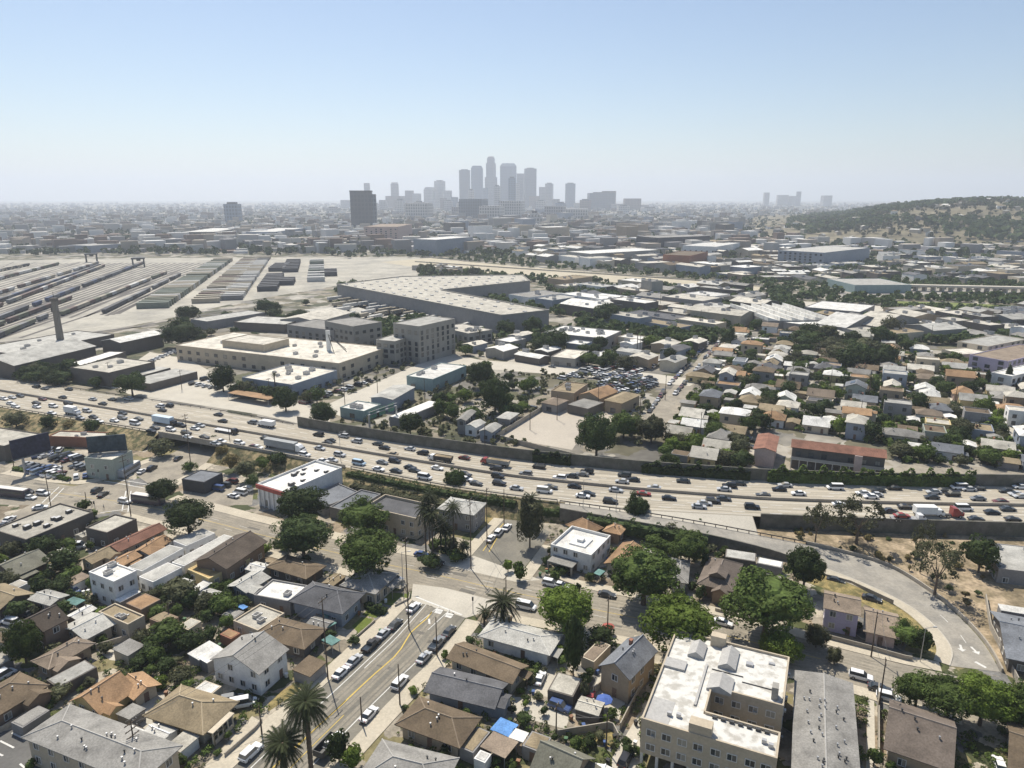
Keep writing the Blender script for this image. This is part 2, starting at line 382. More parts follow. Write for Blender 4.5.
def bld(name, cat, label, L, N, R, h, **k):
    g = k.pop('g', None)
    if g is None: g = gz(N[0], N[1]+4)
    c, a, w, d = lnr(L, N, R, g+h)
    if N[1] < 262:
        l_, n_, r_ = P(*L, g+h), P(*N, g+h), P(*R, g+h); e_ = r_-n_; a = math.atan2(e_.y, e_.x); w = e_.length; d = min(d, max(18, .45*w), 70); c = n_+Vector((math.cos(a),math.sin(a),0))*(w/2)+Vector((-math.sin(a),math.cos(a),0))*(d/2)
    oh = k.get('oh', .5)
    if k.get('roof', 'hip') in ('hip','gable','shed'): w = max(2, w-2*oh); d = max(2, d-2*oh)
    return make_building(name, label, cat, c.x, c.y, g, a, w, d, h, **k)
# ------------------------------------------------------------------ ground, freeway, streets
def parcels(name, cell, rot, cols, var=.25, scale=.2, fine=2.0):
    m = mat(name, (.3,.3,.3), .95, var, scale, fine, .2)
    n = m.node_tree.nodes; l = m.node_tree.links
    g = n.new('ShaderNodeNewGeometry'); mp = n.new('ShaderNodeMapping')
    wt = n.new('ShaderNodeTexNoise'); wt.inputs['Scale'].default_value = 2.2/cell; wt.inputs['Detail'].default_value = 4; l.new(g.outputs['Position'], wt.inputs['Vector'])
    wa = n.new('ShaderNodeVectorMath'); wa.operation = 'MULTIPLY_ADD'; wa.inputs[1].default_value = (cell*.7,cell*.7,0); l.new(wt.outputs['Color'], wa.inputs[0]); l.new(g.outputs['Position'], wa.inputs[2])
    mp.inputs['Rotation'].default_value = (0,0,rot); mp.inputs['Scale'].default_value = (1/cell,1/cell,0)
    l.new(wa.outputs[0], mp.inputs['Vector'])
    vo = n.new('ShaderNodeTexVoronoi'); vo.distance = 'CHEBYCHEV'; vo.inputs['Scale'].default_value = 1.0; l.new(mp.outputs[0], vo.inputs['Vector'])
    sx = n.new('ShaderNodeSeparateColor'); l.new(vo.outputs['Color'], sx.inputs[0])
    cr = n.new('ShaderNodeValToRGB'); cr.color_ramp.interpolation = 'CONSTANT'; l.new(sx.outputs[0], cr.inputs[0])
    el = cr.color_ramp.elements; k = len(cols)
    el[0].position = 0; el[0].color = (*cols[0],1); el[1].position = 1/k; el[1].color = (*cols[1],1)
    for i in range(2, k):
        e = el.new(i/k); e.color = (*cols[i],1)
    sc = [x for x in n if x.type == 'VECT_MATH'][0]
    l.new(cr.outputs[0], sc.inputs[0]); return m
CONC_T, DIRT, DRYG, GRN, ASPH = (.40,.355,.28), (.27,.215,.15), (.20,.175,.09), (.085,.095,.035), (.17,.165,.155)
M_GROUND = parcels('yard ground', 6.5, .83, [(.34,.30,.235), DIRT, GRN, (.27,.24,.19), DRYG, ASPH, (.20,.175,.135), (.19,.155,.11), (.06,.07,.03), CONC_T], .4, .35, 1.5)
M_FARG = parcels('distant city ground', 12, .55, [(.30,.275,.23), (.10,.10,.06), (.20,.185,.155), (.36,.335,.285), (.15,.135,.09), (.17,.16,.14), (.07,.075,.045), (.25,.22,.17), (.13,.12,.08)], .4, .03, .25)
M_ASPH = mat('worn asphalt', (.315,.28,.222), .92, .16, .12, 1.5, .14, col2=(.245,.22,.178), lo=.4, hi=.65)
M_ASPHS = mat('grey asphalt', (.205,.19,.155), .92, .16, .1, 1.5, .14, col2=(.165,.155,.13), lo=.4, hi=.65)
M_ASPHD = mat('dark asphalt', (.13,.127,.12), .92, .18, .12, 1.5, .12)
M_WALKM = mat('pavement concrete', (.47,.42,.33), .92, .12, .25, 2.0, .1)
M_APRON = mat('light concrete road slab', (.475,.44,.37), .92, .10, .15, 2.0, .1)
M_WPAINT = mat('white road paint', (.62,.61,.57), .8, .12, .8, 4, .15)
M_YPAINT = mat('yellow road paint', (.58,.42,.10), .8, .12, .8, 4, .15)
M_LAWN = mat('lawn green', (.115,.145,.03), .95, .3, .4, 3, .25)
M_DRY = mat('dry weeds', (.30,.235,.10), .95, .35, .3, 3, .3, col2=(.16,.14,.06))
M_SOIL = mat('bare soil', (.35,.275,.185), .95, .35, .12, 1.2, .35, col2=(.20,.16,.10), lo=.42, hi=.58)
M_BANK = mat('weedy bank', (.085,.085,.04), .95, .4, .25, 2, .35, col2=(.30,.235,.13))
M_STAIN = mat('stained concrete', (.20,.155,.115), .92, .2, .3, 2, .15)
M_BARR = mat('barrier concrete', (.36,.325,.27), .92, .2, .2, 2, .15)
M_WALLG = mat('sound wall block', (.155,.145,.125), .95, .2, .2, 2, .15, col2=(.11,.11,.085))
def concrete_lanes():
    m = mat('freeway concrete', (.44,.395,.315), .9, .08, .06, 1.5, .07)
    n = m.node_tree.nodes; l = m.node_tree.links
    uv = n.new('ShaderNodeUVMap'); uv.uv_map = 'UVMap'; mp = n.new('ShaderNodeMapping'); mp.inputs['Scale'].default_value = (.012, .85, 1)
    l.new(uv.outputs[0], mp.inputs['Vector']); t = n.new('ShaderNodeTexNoise'); t.inputs['Scale'].default_value = 1.0; t.inputs['Detail'].default_value = 3
    l.new(mp.outputs[0], t.inputs['Vector']); r = n.new('ShaderNodeMapRange'); r.inputs['From Min'].default_value = .3; r.inputs['From Max'].default_value = .7; r.inputs['To Min'].default_value = .58; r.inputs['To Max'].default_value = 1.12
    l.new(t.outputs['Fac'], r.inputs['Value'])
    sc = [x for x in n if x.type == 'VECT_MATH'][0]; b = n['Principled BSDF']
    v = n.new('ShaderNodeVectorMath'); v.operation = 'SCALE'; l.new(sc.outputs[0], v.inputs[0]); l.new(r.outputs[0], v.inputs['Scale']); l.new(v.outputs[0], b.inputs['Base Color'])
    return m
M_FWY = concrete_lanes()
def resample(pts, n):
    pts = [Vector(p) for p in pts]; L = [0]
    for a, b in zip(pts, pts[1:]): L.append(L[-1]+(b-a).length)
    out = []; j = 0
    for i in range(n):
        s = L[-1]*i/(n-1)
        while j < len(L)-2 and L[j+1] < s: j += 1
        t = (s-L[j])/max(1e-6, L[j+1]-L[j]); out.append(pts[j].lerp(pts[j+1], min(1, max(0, t))))
    return out
def smooth(pts, it=2):
    pts = [Vector(p) for p in pts]
    for _ in range(it):
        o = [pts[0]]
        for a, b in zip(pts, pts[1:]): o += [a.lerp(b, .25), a.lerp(b, .75)]
        pts = o+[pts[-1]]
    return pts
def strip(name, A, B, m, n=40, dz=0.0, k='structure', cross=1, isroad=False):
    A = resample(A, n); B = resample(B, n); mb = MB(); vs = []; uv = []; u = 0
    for i in range(n):
        if i: u += ((A[i]+B[i])-(A[i-1]+B[i-1])).length/2
        for c in range(cross+1):
            p = A[i].lerp(B[i], c/cross); vs.append((p.x,p.y,p.z+dz)); uv.append((u, (A[i]-B[i]).length*c/cross))
    w = cross+1
    fs = [(i*w+c, i*w+c+1, (i+1)*w+c+1, (i+1)*w+c) for i in range(n-1) for c in range(cross)]
    a, b, c_ = [Vector(vs[i]) for i in fs[0][:3]]
    if (b-a).cross(c_-a).z < 0: fs = [f[::-1] for f in fs]
    mb.add(vs, fs); mb.uv = uv
    o = mb.build(name, m); kind(o, k)
    if isroad: ROADS.append([(p.x,p.y) for p in A]+[(p.x,p.y) for p in reversed(B)])
    return o
OPEN = []
def poly(name, px, m, z=0.0, dz=.01, isroad=False):
    pts = [P(x, y, z) for x, y in px]
    if name in ('parking_paving','concrete_yard','driveway','lawn'): OPEN.append([(p.x,p.y) for p in pts])
    o = MB().add([(p.x,p.y,z+dz) for p in pts], [tuple(range(len(pts)))]).mesh(name, m)
    if o.polygons[0].normal.z < 0: o.flip_normals()
    ob = link(name, o); kind(ob, 'structure')
    if isroad: ROADS.append([(p.x,p.y) for p in pts])
    return ob
def wpts(E, z, x0=-160, x1=1200, step=8, ext=True):
    pts = [P(x, interp(E, x), z) for x in range(x0, x1+1, step)]
    if ext:
        d = (pts[0]-pts[4]).normalized(); e = (pts[-1]-pts[-5]).normalized()
        pts = [pts[0]+d*400]+pts+[pts[-1]+e*300]
    return pts
FW_F, FW_M, FW_N = smooth(wpts(FAR_E, UP, step=40), 2), smooth(wpts(MED_E, UP, step=40), 2), smooth(wpts(NEAR_E, UP, step=40), 2)
# near ground, one sheet; far land, one sheet to the horizon with a cut edge along the freeway
g = MB(); g.box(-700,-120,-1.0,800,620,0); kind(g.build('ground', M_GROUND), 'structure')
g = MB(); F = resample(FW_F, 300); vs = []; fs = []
for i, p in enumerate(F):
    sx = lerp(-16000, 16000, i/299)
    p = Vector((p.x,p.y-5.0,UP)); vs += [(p.x,p.y,-.5),(p.x,p.y,UP-.05)]
    for t in (.004,.012,.03,.07,.16,.4,1.0): vs.append((lerp(p.x,sx,t), lerp(p.y,20000,t), UP-.04))
w = 9
for i in range(299):
    for c in range(w-1): fs.append((i*w+c, (i+1)*w+c, (i+1)*w+c+1, i*w+c+1))
g.add(vs, fs); kind(g.build('terrain', M_FARG), 'structure')
# freeway deck
strip('freeway', FW_N, FW_F, M_FWY, 160, 0, cross=2, isroad=True)
def between(t, n=400): 
    """a line across the carriageways: 0 near edge .. 1 median .. 2 far edge"""
    a, b, c = resample(FW_N, n), resample(FW_M, n), resample(FW_F, n)
    return [a[i].lerp(b[i], t) if t <= 1 else b[i].lerp(c[i], t-1) for i in range(n)]
strip('median_strip', between(.95), between(1.03), M_STAIN, 160, .012)
def ribbon(mb, pts, w, dz, on=None, mi=0):
    s = 0; ok = True
    for a, b in zip(pts, pts[1:]):
        d = (b-a); ln = d.length
        if on and (s % (on[0]+on[1])) > on[0]: s += ln; continue
        nrm = Vector((-d.y, d.x, 0)).normalized()*(w/2)
        mb.add([a-nrm+Vector((0,0,dz)), a+nrm+Vector((0,0,dz)), b+nrm+Vector((0,0,dz)), b-nrm+Vector((0,0,dz))], [(3,2,1,0)], mi); s += ln
    return mb
mk = MB()
for t in (.20,.36,.52,.68,1.27,1.43,1.59,1.75): ribbon(mk, between(t, 700), .26, .018, (3.5, 7.5))
for t in (.06,.84,1.12,1.90): ribbon(mk, between(t, 300), .15, .018)
kind(mk.build('lane_marking', M_WPAINT), 'structure')
def wall_along(name, pts, z0, z1, th, m, label=None, cat=None, k=None, base=None):
    mb = MB(); pts = [Vector(p) for p in pts]; n = len(pts); vs = []
    for i, p in enumerate(pts):
        d = (pts[min(n-1,i+1)]-pts[max(0,i-1)]); nr = Vector((-d.y,d.x,0)).normalized()*th/2
        b0 = base[i] if base else z0; t0 = z1[i] if isinstance(z1, (list,tuple)) else z1
        vs += [(p.x-nr.x,p.y-nr.y,b0),(p.x+nr.x,p.y+nr.y,b0),(p.x+nr.x,p.y+nr.y,t0),(p.x-nr.x,p.y-nr.y,t0)]
    fs = []
    for i in range(n-1):
        for c in range(4): fs.append((i*4+c, i*4+(c+1)%4, (i+1)*4+(c+1)%4, (i+1)*4+c))
    fs += [(3,2,1,0), tuple((n-1)*4+c for c in range(4))]
    o = mb.add(vs, fs).build(name, m)
    if label: tag(o, label, cat)
    if k: kind(o, k)
    return o
def seg(pts, x0, x1):
    r = [p for p in pts if x0 <= proj(p)[0] <= x1]
    return r
wall_along('median_barrier', resample(FW_M, 200), UP, UP+.95, .5, M_BARR, 'low concrete barrier along the middle of the freeway between both carriageways', 'barrier')
NN = resample(FW_N, 500); FF = resample(FW_F, 500)
wall_along('sound_wall', seg(FF, 298, 1300), UP-.2, UP+4.3, .5, M_WALLG, 'long grey block sound wall along the far side of the freeway', 'wall')
# guard rails (posts are parts)
def rail(name, pts, label, zf=None, gap=4.0, h=.8):
    pts = resample(pts, max(3, int(sum((b-a).length for a, b in zip(pts, pts[1:]))/gap)))
    root = thing(name, label, 'guard rail', pts[0])
    o = wall_along('rail', [p-pts[0] for p in pts], 0, 0, .12, M_METAL, base=[p.z-pts[0].z+h-.32 for p in pts]) if False else None
    mb = MB()
    for a, b in zip(pts, pts[1:]):
        d = (b-a); nr = Vector((-d.y,d.x,0)).normalized()*.06
        mb.add([a-nr+Vector((0,0,h-.3)), b-nr+Vector((0,0,h-.3)), b+nr+Vector((0,0,h-.3)), a+nr+Vector((0,0,h-.3)),
                a-nr+Vector((0,0,h)), b-nr+Vector((0,0,h)), b+nr+Vector((0,0,h)), a+nr+Vector((0,0,h))], [(4,5,6,7),(3,2,1,0),(0,1,5,4),(2,3,7,6)])
    mb.v = [(v[0]-pts[0].x, v[1]-pts[0].y, v[2]-pts[0].z) for v in mb.v]
    mb.build('rail', M_DARKMETAL, root)
    pm = MB().box(-.1,-.1,-.1,.1,.1,h-.05).mesh('post', M_WOOD)
    for p in pts[:100]: link('post', pm, root, p-pts[0])
rail('guard_rail', seg(NN, -20, 158), 'steel guard rail on posts above the weedy bank left of the underpass')
rail('guard_rail', seg(FF, -20, 296), 'steel guard rail along the far edge before the sound wall starts', gap=6)
rail('guard_rail', seg(NN, 346, 560), 'steel guard rail above the ivy hedge between market and palms', gap=5)
wall_along('parapet_wall', seg(NN, 158, 346), UP-.2, UP+.9, .35, M_BARR, 'concrete parapet along the near freeway edge over the underpass', 'wall')
wall_along('retaining_wall', seg(NN, 752, 1300), -.5, UP+1.0, .6, M_WALLG, 'dark retaining wall under the near freeway edge behind the dirt slope', 'wall')
# bank on the near side, open at the underpass
def off(px):
    return interp([(-200,13),(120,13),(158,9),(225,9),(300,7),(345,10),(440,9),(520,7),(620,4),(700,2)], px)
def bank(name, x0, x1, m, z1=0.0):
    s = seg(NN, x0, x1); A = s; B = []
    for i, p in enumerate(s):
        d = s[min(len(s)-1,i+1)]-s[max(0,i-1)]; nr = Vector((d.y,-d.x,0)).normalized()
        B.append(Vector((p.x,p.y,z1-.1))+nr*off(proj(p)[0]))
    return strip(name, A, B, m, 60, -.02, cross=3)
bank('embankment', -900, 160, M_BANK); bank('embankment', 219, 760, M_BANK)
# underpass: girder face, abutments, far retaining wall are one bridge
br = thing('road_bridge', 'concrete freeway bridge with a dark opening over the side street', 'bridge', (0,0,0))
s = seg(NN, 157, 222); f = [FF[min(range(500), key=lambda i: (FF[i]-p).length)] for p in (s[0], s[-1])]
mb = MB()
for a, b in zip(s, s[1:]):
    mb.add([(a.x,a.y,UP-1.5),(b.x,b.y,UP-1.5),(b.x,b.y,UP-.03),(a.x,a.y,UP-.03)], [(0,1,2,3)])
mb.add([(s[0].x,s[0].y,UP-1.5),(s[-1].x,s[-1].y,UP-1.5),(f[1].x,f[1].y,UP-1.5),(f[0].x,f[0].y,UP-1.5)], [(0,1,2,3)])
mb.build('girder', M_BARR, br)
for a, b in ((s[0], f[0]), (s[-1], f[1])):
    wall_along('abutment', [a, b], -.3, UP-.06, .8, M_BARR).parent = br
c0, c1 = s[0].lerp(s[-1], .5), f[0].lerp(f[1], .5)
for k in range(1, 6):
    p = c0.lerp(c1, k/6); MB().tube((p.x,p.y,-.2),(p.x,p.y,UP-1.52),.45,.45,10).build('pier', M_BARR, br)
# ---- ramp
RAMP_F = [(560,503,5),(640,514,5),(700,524,4.2),(768,537,2.7),(812,545.5,1.6),(850,555,.8),(880,563,.4),(905,575,.2),(945,603,.03),(975,632,.03),(990,652,.03),(1000,672,.03)]
RAMP_N = [(560,508,5),(640,522,5),(700,532,4.2),(768,548,2.7),(800,559,1.6),(838,573,.8),(870,586,.4),(896,598,.2),(921,613,.03),(944,635,.03),(954,652,.03),(950,666,.03)]
RF = smooth([P(x,y,z) for x,y,z in RAMP_F]); RN = smooth([P(x,y,z) for x,y,z in RAMP_N])
strip('ramp_road', RN, RF, mat('ramp asphalt', (.335,.31,.265), .92, .16, .12, 1.5, .14, col2=(.26,.245,.215), lo=.4, hi=.65), 90, .02, isroad=True)
a = [p for p in RN if proj(p)[0] < 800]
wall_along('ramp_wall', a, -.4, [p.z+.02 for p in a], .4, M_WALLG, 'dark retaining wall holding up the ramp above the back gardens', 'wall')
def offset(pts, dist):
    o = []
    for i, p in enumerate(pts):
        d = pts[min(len(pts)-1,i+1)]-pts[max(0,i-1)]; o.append(p+Vector((-d.y,d.x,0)).normalized()*dist)
    return o
a = [p for p in RN if 800 <= proj(p)[0] and p.z < 1.7]
strip('pavement', a, offset(a, -3.2), M_WALKM, 40, .14)
b = offset(a, -3.2); strip('weed_strip', b, [Vector((q.x,q.y,.0)) for q in offset(a, -9.0)], M_DRY, 40, .06)
rail('guard_rail', [p for p in RF if proj(p)[0] < 815], 'rusty guard rail between the ramp and the freeway', gap=3.0, h=1.0)
a = [p for p in RF if proj(p)[0] > 800]
wall_along('ramp_parapet', offset(a, .4), 0, [p.z+.95 for p in a], .35, M_BARR, 'low concrete parapet along the outside of the curved ramp', 'wall')
n1 = [p for p in NN if 560 <= proj(p)[0] <= 760]; n2 = [p for p in RF if 560 <= proj(p)[0] <= 760]
wall_along('kerb', offset([p for p in RN if 800 <= proj(p)[0]], -.1), -.1, [p.z+.17 for p in RN if 800 <= proj(p)[0]], .3, M_APRON, k='structure')
strip('gore_paving', n2, n1, M_APRON, 40, -.03)
e1_, e2_ = n1[-1], n2[-1]
wall_along('retaining_wall', resample([e2_, e1_], 6), -.5, [lerp(e2_.z, e1_.z, k/5)-.04 for k in range(6)], .5, M_BARR, 'short pale end wall where the paved wedge beside the ramp stops', 'wall')
n1 = [Vector((p.x,p.y,1.3)) for p in NN if 745 <= proj(p)[0] <= 1130]; n2 = [p for p in offset(RF, .2) if 745 <= proj(p)[0]]+[P(1040,690,0)]
strip('dirt_slope', n2, n1, M_SOIL, 60, -.02, cross=4)
# ---- streets
def road(name, Lp, Rp, m, n=40, z=.03):
    return strip(name, [P(x,y) for x,y in Lp], [P(x,y) for x,y in Rp], m, n, z, isroad=True)
AV_F = [(-160,447),(0,474),(70,486),(128,492),(216,511),(256,522),(384,551),(512,573),(600,592),(715,614),(818,643),(896,663),(955,676),(1040,698)]
AV_N = [(-160,480),(0,505),(70,505),(128,513),(215,535),(256,547),(384,578),(440,591),(512,614),(640,640),(735,658),(840,680),(900,700),(960,715),(1040,735)]
road('avenue', AV_N, AV_F, M_ASPH, 80)
S1L = [(412,600),(384,630),(331,680),(237,763),(120,880)]; S1R = [(466,617),(438,655),(408,683),(381,710),(330,764),(225,880)]
road('side_street', S1R, S1L, M_ASPHS, 40, .034)
road('side_street', [(516,578),(543,545),(550,532)], [(466,561),(501,522),(513,513)], M_ASPHS, 12, .034)
S3L = [(128,470),(165,457),(186,446),(214,428)]; S3R = [(158,490),(190,473),(212,459),(240,440)]
road('side_street', S3R, S3L, M_ASPH, 20, .034)
road('side_street', [(72,508),(0,545),(-80,585)], [(40,500),(0,520),(-80,555)], M_ASPH, 14, .034)
poly('road_slab', [(413,584),(445,588),(492,600),(505,606),(466,618),(411,600)], M_APRON, 0, .040)
poly('road_slab', [(440,564),(474,556),(541,580),(516,582)], M_APRON, 0, .040)
poly('road_slab', [(70,487),(100,481),(150,489),(128,510),(96,513),(52,505)], M_ASPH, 0, .042)
def walk(pxs, width, sgn, h=.13):
    pts = smooth([P(x,y) for x,y in pxs], 1); q = offset(pts, width*sgn)
    strip('pavement', pts, q, M_WALKM, 40, h)
    mb = MB()
    for a_, b_ in zip(pts, pts[1:]): mb.quad((a_.x,a_.y,0),(b_.x,b_.y,0),(b_.x,b_.y,h),(a_.x,a_.y,h))
    kind(mb.build('kerb', M_CONC), 'structure'); ROADS.append([(p.x,p.y) for p in pts]+[(p.x,p.y) for p in reversed(q)])
walk([(413,600),(384,630),(331,680),(237,763),(120,880)], 3.6, -1)
walk([(466,619),(438,655),(408,683),(381,710),(330,764),(225,880)], 4.0, 1)
walk([(168,500),(216,511),(256,522),(384,551),(452,564)], 4.2, 1)
walk([(545,581),(600,592),(715,614),(818,643),(896,663),(942,672)], 3.6, 1)
walk([(128,513),(215,535),(256,547),(384,578),(408,584)], 3.2, -1)
walk([(505,613),(640,640),(735,658),(840,680),(900,700),(960,715)], 3.2, -1)
walk([(0,474),(70,486),(105,481),(128,470),(165,457)], 4.0, 1)
walk([(158,490),(190,473),(212,459)], 4.0, -1)
walk([(468,560),(501,522),(513,513)], 3.5, 1)
walk([(518,578),(543,545)], 3.5, -1)
# paint
wm_ = MB(); ym = MB()
def line(mb, pxs, w, on=None, dz=.055):
    pts = [P(x,y) for x,y in pxs]; L = sum((b-a).length for a, b in zip(pts, pts[1:]))
    return ribbon(mb, resample(smooth(pts,1), max(2, int(L/(1.0 if on else 3.0)))), w, dz, on)
def frac(t, A=S1L, B=S1R):
    a = resample([P(x,y) for x,y in A], 40); b = resample([P(x,y) for x,y in B], 40); return [proj(a[i].lerp(b[i], t)) for i in range(40)]
line(wm_, frac(.20), .22); line(wm_, frac(.83)[8:], .22); line(wm_, frac(.27)[:14], .2)
line(ym, [(432,612),(425,621),(411,631),(403,646),(396,656),(372,676),(330,716),(284,757),(250,790)], .3)
line(ym, frac(.46)[18:], .16); line(ym, frac(.62)[20:], .16)
line(wm_, [(450,610),(428,630)], .2); line(wm_, [(440,606),(420,622)], .18)
for cx, cy in ((439.5,611),(450,615)):
    line(wm_, [(cx-3.5,cy-1.5),(cx+3.0,cy+.4)], 1.0); line(wm_, [(cx-4.5,cy+.6),(cx+1.8,cy+2.3)], 1.0)
line(wm_, [(429,619),(432,621.5),(429.5,624)], .5)
line(ym, [(504,523),(493,536),(483,551)], .25); line(ym, [(507,524),(498,536),(489,552)], .25)
line(wm_, [(416,597),(462,615)], .5)
for t in (.36,.64): line(wm_, frac(t, AV_F, AV_N)[8:34], .12, (3,9))
line(ym, frac(.5, AV_F, AV_N)[10:36], .14)
for q in (([(104,481),(150,489)],),([(108,478),(158,486)],),([(64,488),(48,504)],),([(59,487),(42,503)],),([(100,513),(128,509)],),([(126,491),(122,511)],),([(131,491),(128,512)],)): line(wm_, q[0], .35, dz=.055)
for (x, y) in ((887,584),(895,581)): pass
def arrow(x0, y0, x1, y1):
    a, b = P(x0,y0), P(x1,y1); d = (b-a).normalized(); nn = Vector((-d.y,d.x,0)); h = Vector((0,0,.085)); m_ = a.lerp(b,.6)
    wm_.add([a-nn*.25+h, m_-nn*.25+h, m_+nn*.25+h, a+nn*.25+h], [(0,1,2,3)]); wm_.add([m_-nn*.9+h, b+h, m_+nn*.9+h], [(0,1,2)])
arrow(910,589,917,591.5); arrow(900,591,904,594.5); arrow(971,647,979,655); arrow(960,645,962.5,652)
line(wm_, [(975,662),(986,668)], .7, dz=.085)
line(wm_, frac(.5, [(x,y) for x,y,z in RAMP_F], [(x,y) for x,y,z in RAMP_N])[26:38], .15, (3,5))
line(wm_, [(12,733),(26,740)], .35); line(wm_, [(0,741),(14,748)], .35); line(wm_, [(-10,750),(3,756)], .35); line(wm_, [(20,764),(26,769)], .35)
for o in (wm_.build('road_marking', M_WPAINT), ym.build('road_marking', M_YPAINT)): kind(o, 'structure')
# worn wheel tracks, repair patches and covers in the roadways
wt_ = MB(); pt_ = MB()
for t in (.14,.22,.33,.41,.57,.66,.77,.86): line(wt_, frac(t, AV_F, AV_N)[6:40], .75, dz=.036)
for t in (.30,.37,.52,.58,.70,.77): line(wt_, frac(t), .7, dz=.04)
for t in (.22,.36,.62,.78): line(wt_, frac(t, [(x,y) for x,y,z in RAMP_F[7:]], [(x,y) for x,y,z in RAMP_N[7:]]), .7, dz=.03)
rp = random.Random(12)
for A_, B_, n_ in ((AV_F, AV_N, 26), (S1L, S1R, 16)):
    for k in range(n_):
        i = rp.randrange(4, 35); t = rp.uniform(.12,.85); q = frac(t, A_, B_); a, b = q[i], q[i+1]; f_ = rp.uniform(.15,.7)
        line(pt_, [a, (lerp(a[0],b[0],f_), lerp(a[1],b[1],f_))], rp.uniform(.5,2.4), dz=.044)
kind(wt_.build('wheel_tracks', mat('worn wheel track', (.25,.225,.18), .92, .2, .3, 2, .2)), 'structure'); kind(pt_.build('asphalt_patches', mat('asphalt repair patch', (.15,.14,.12), .92, .2, .4, 2, .2)), 'structure')
# paved and planted patches
poly('parking_paving', [(-30,740),(24,726),(34,735),(140,800),(60,830),(-40,830)], M_ASPHD)
poly('parking_paving', [(18,463),(40,452),(85,460),(95,476),(70,482),(22,475)], M_ASPH)
poly('parking_paving', [(185,497),(224,476),(254,488),(252,505),(225,505),(206,504)], M_ASPH)
poly('concrete_yard', [(127,715),(150,692),(172,692),(150,712),(155,731),(147,731)], M_APRON)
poly('concrete_yard', [(96,650),(113,637),(141,648),(125,662),(110,660)], M_APRON)
poly('concrete_yard', [(50,541),(85,530),(86,548),(70,553),(52,546)], M_APRON)
poly('concrete_yard', [(512,697),(530,697),(570,718),(565,729),(532,720),(512,710)], M_APRON)
poly('concrete_yard', [(524,688),(545,673),(560,676),(547,691),(548,697),(536,695)], M_APRON)
poly('concrete_yard', [(592,692),(600,672),(612,690),(625,703),(618,722),(598,716)], M_APRON)
poly('driveway', [(612,758),(634,722),(645,700),(652,706),(640,722),(640,765),(634,790),(612,790)], M_APRON)
poly('driveway', [(680,607),(690,590),(694,592),(690,606)], M_APRON); poly('driveway', [(866,770),(868,690),(874,692),(876,800),(866,800)], M_APRON)
poly('driveway', [(238,733),(252,716),(262,722),(225,757),(212,768),(200,770)], M_WALKM)
poly('concrete_yard', [(310,560),(334,535),(345,536),(338,562),(326,566)], M_APRON)
poly('lawn', [(574,727),(600,722),(618,736),(610,747),(580,742)], M_DRY); poly('lawn', [(268,704),(280,692),(306,676),(311,678),(296,693),(268,712)], M_DRY)
for q in ([(373,600),(386,592),(410,594),(408,600),(394,607)], [(352,626),(362,617),(372,619),(371,625),(359,634)], [(362,615),(367,610),(384,612),(376,618)], [(575,605),(580,596),(592,598),(590,606)],
          [(717,601),(726,598),(733,601),(726,606)], [(8,530),(12,525),(0,528),(-5,533)]): poly('lawn', q, M_LAWN)
poly('weedy_lot', [(473,522),(485,500),(513,507),(505,520),(482,535)], M_DRY); poly('weedy_lot', [(990,588),(1040,585),(1040,607),(1000,602)], M_DRY)
# ---- beyond the freeway
def fp(name, px, m, dz=.02, isroad=True): return poly(name, px, m, UP, dz, isroad)
fp('parking_paving', [(498,437),(555,403),(618,414),(612,425),(578,441),(572,450)], mat('pale lot concrete', (.43,.385,.32), .9, .1, .05, 1, .08))
fp('side_street', [(640,419),(667,437),(700,375),(722,348),(742,322),(755,305),(748,303),(728,325),(704,352),(672,388)], M_ASPH)
fp('alley', [(893,369),(888,372),(1000,432),(1060,462),(1060,452),(1004,424)], M_APRON, .05)
fp('parking_paving', [(745,462),(756,452),(776,455),(790,462),(890,470),(905,463),(1040,470),(1040,480),(745,472)], M_ASPH, .03)
fp('yard_paving', [(-80,330),(-80,262),(140,258),(420,257),(420,285),(335,286),(240,302),(170,318),(110,330),(20,345)], mat('rail yard ground', (.40,.375,.315), .95, .2, .02, .3, .15, col2=(.28,.265,.23), lo=.45, hi=.7), .03)
fp('side_street', [(315,410),(445,352),(480,360),(640,372),(700,380),(690,386),(600,378),(470,368),(340,416)], M_APRON, .04)
fp('parking_paving', [(318,333),(470,310),(500,325),(440,330),(420,318),(350,305),(300,310)], mat('light lot', (.44,.42,.37), .9, .2, .05, .5, .2), .035)
fp('parking_paving', [(150,352),(190,360),(240,388),(225,404),(90,385),(120,372)], M_APRON, .035)
fp('parking_paving', [(120,389),(225,398),(330,405),(330,428),(300,424),(256,414),(128,394)], M_APRON, .03)
fp('riverbed', [(380,262),(430,258),(512,266),(680,279),(760,287),(760,292),(680,287),(512,275),(420,268)], mat('river channel concrete', (.44,.39,.29), .9, .1, .02, .3, .1), .05)
fp('park_lawn', [(888,301),(960,303),(1060,308),(1060,314),(960,310),(893,306)], mat('park grass', (.17,.20,.06), .95, .25, .05, .5, .2), .05)
fp('trackbed', [(840,297),(1060,297),(1060,291),(840,288)], mat('ballast grey', (.30,.28,.25), .95, .15, .03, .5, .15), .04)
fp('freight_apron', [(780,300),(880,306),(890,316),(830,318)], M_APRON, .04)
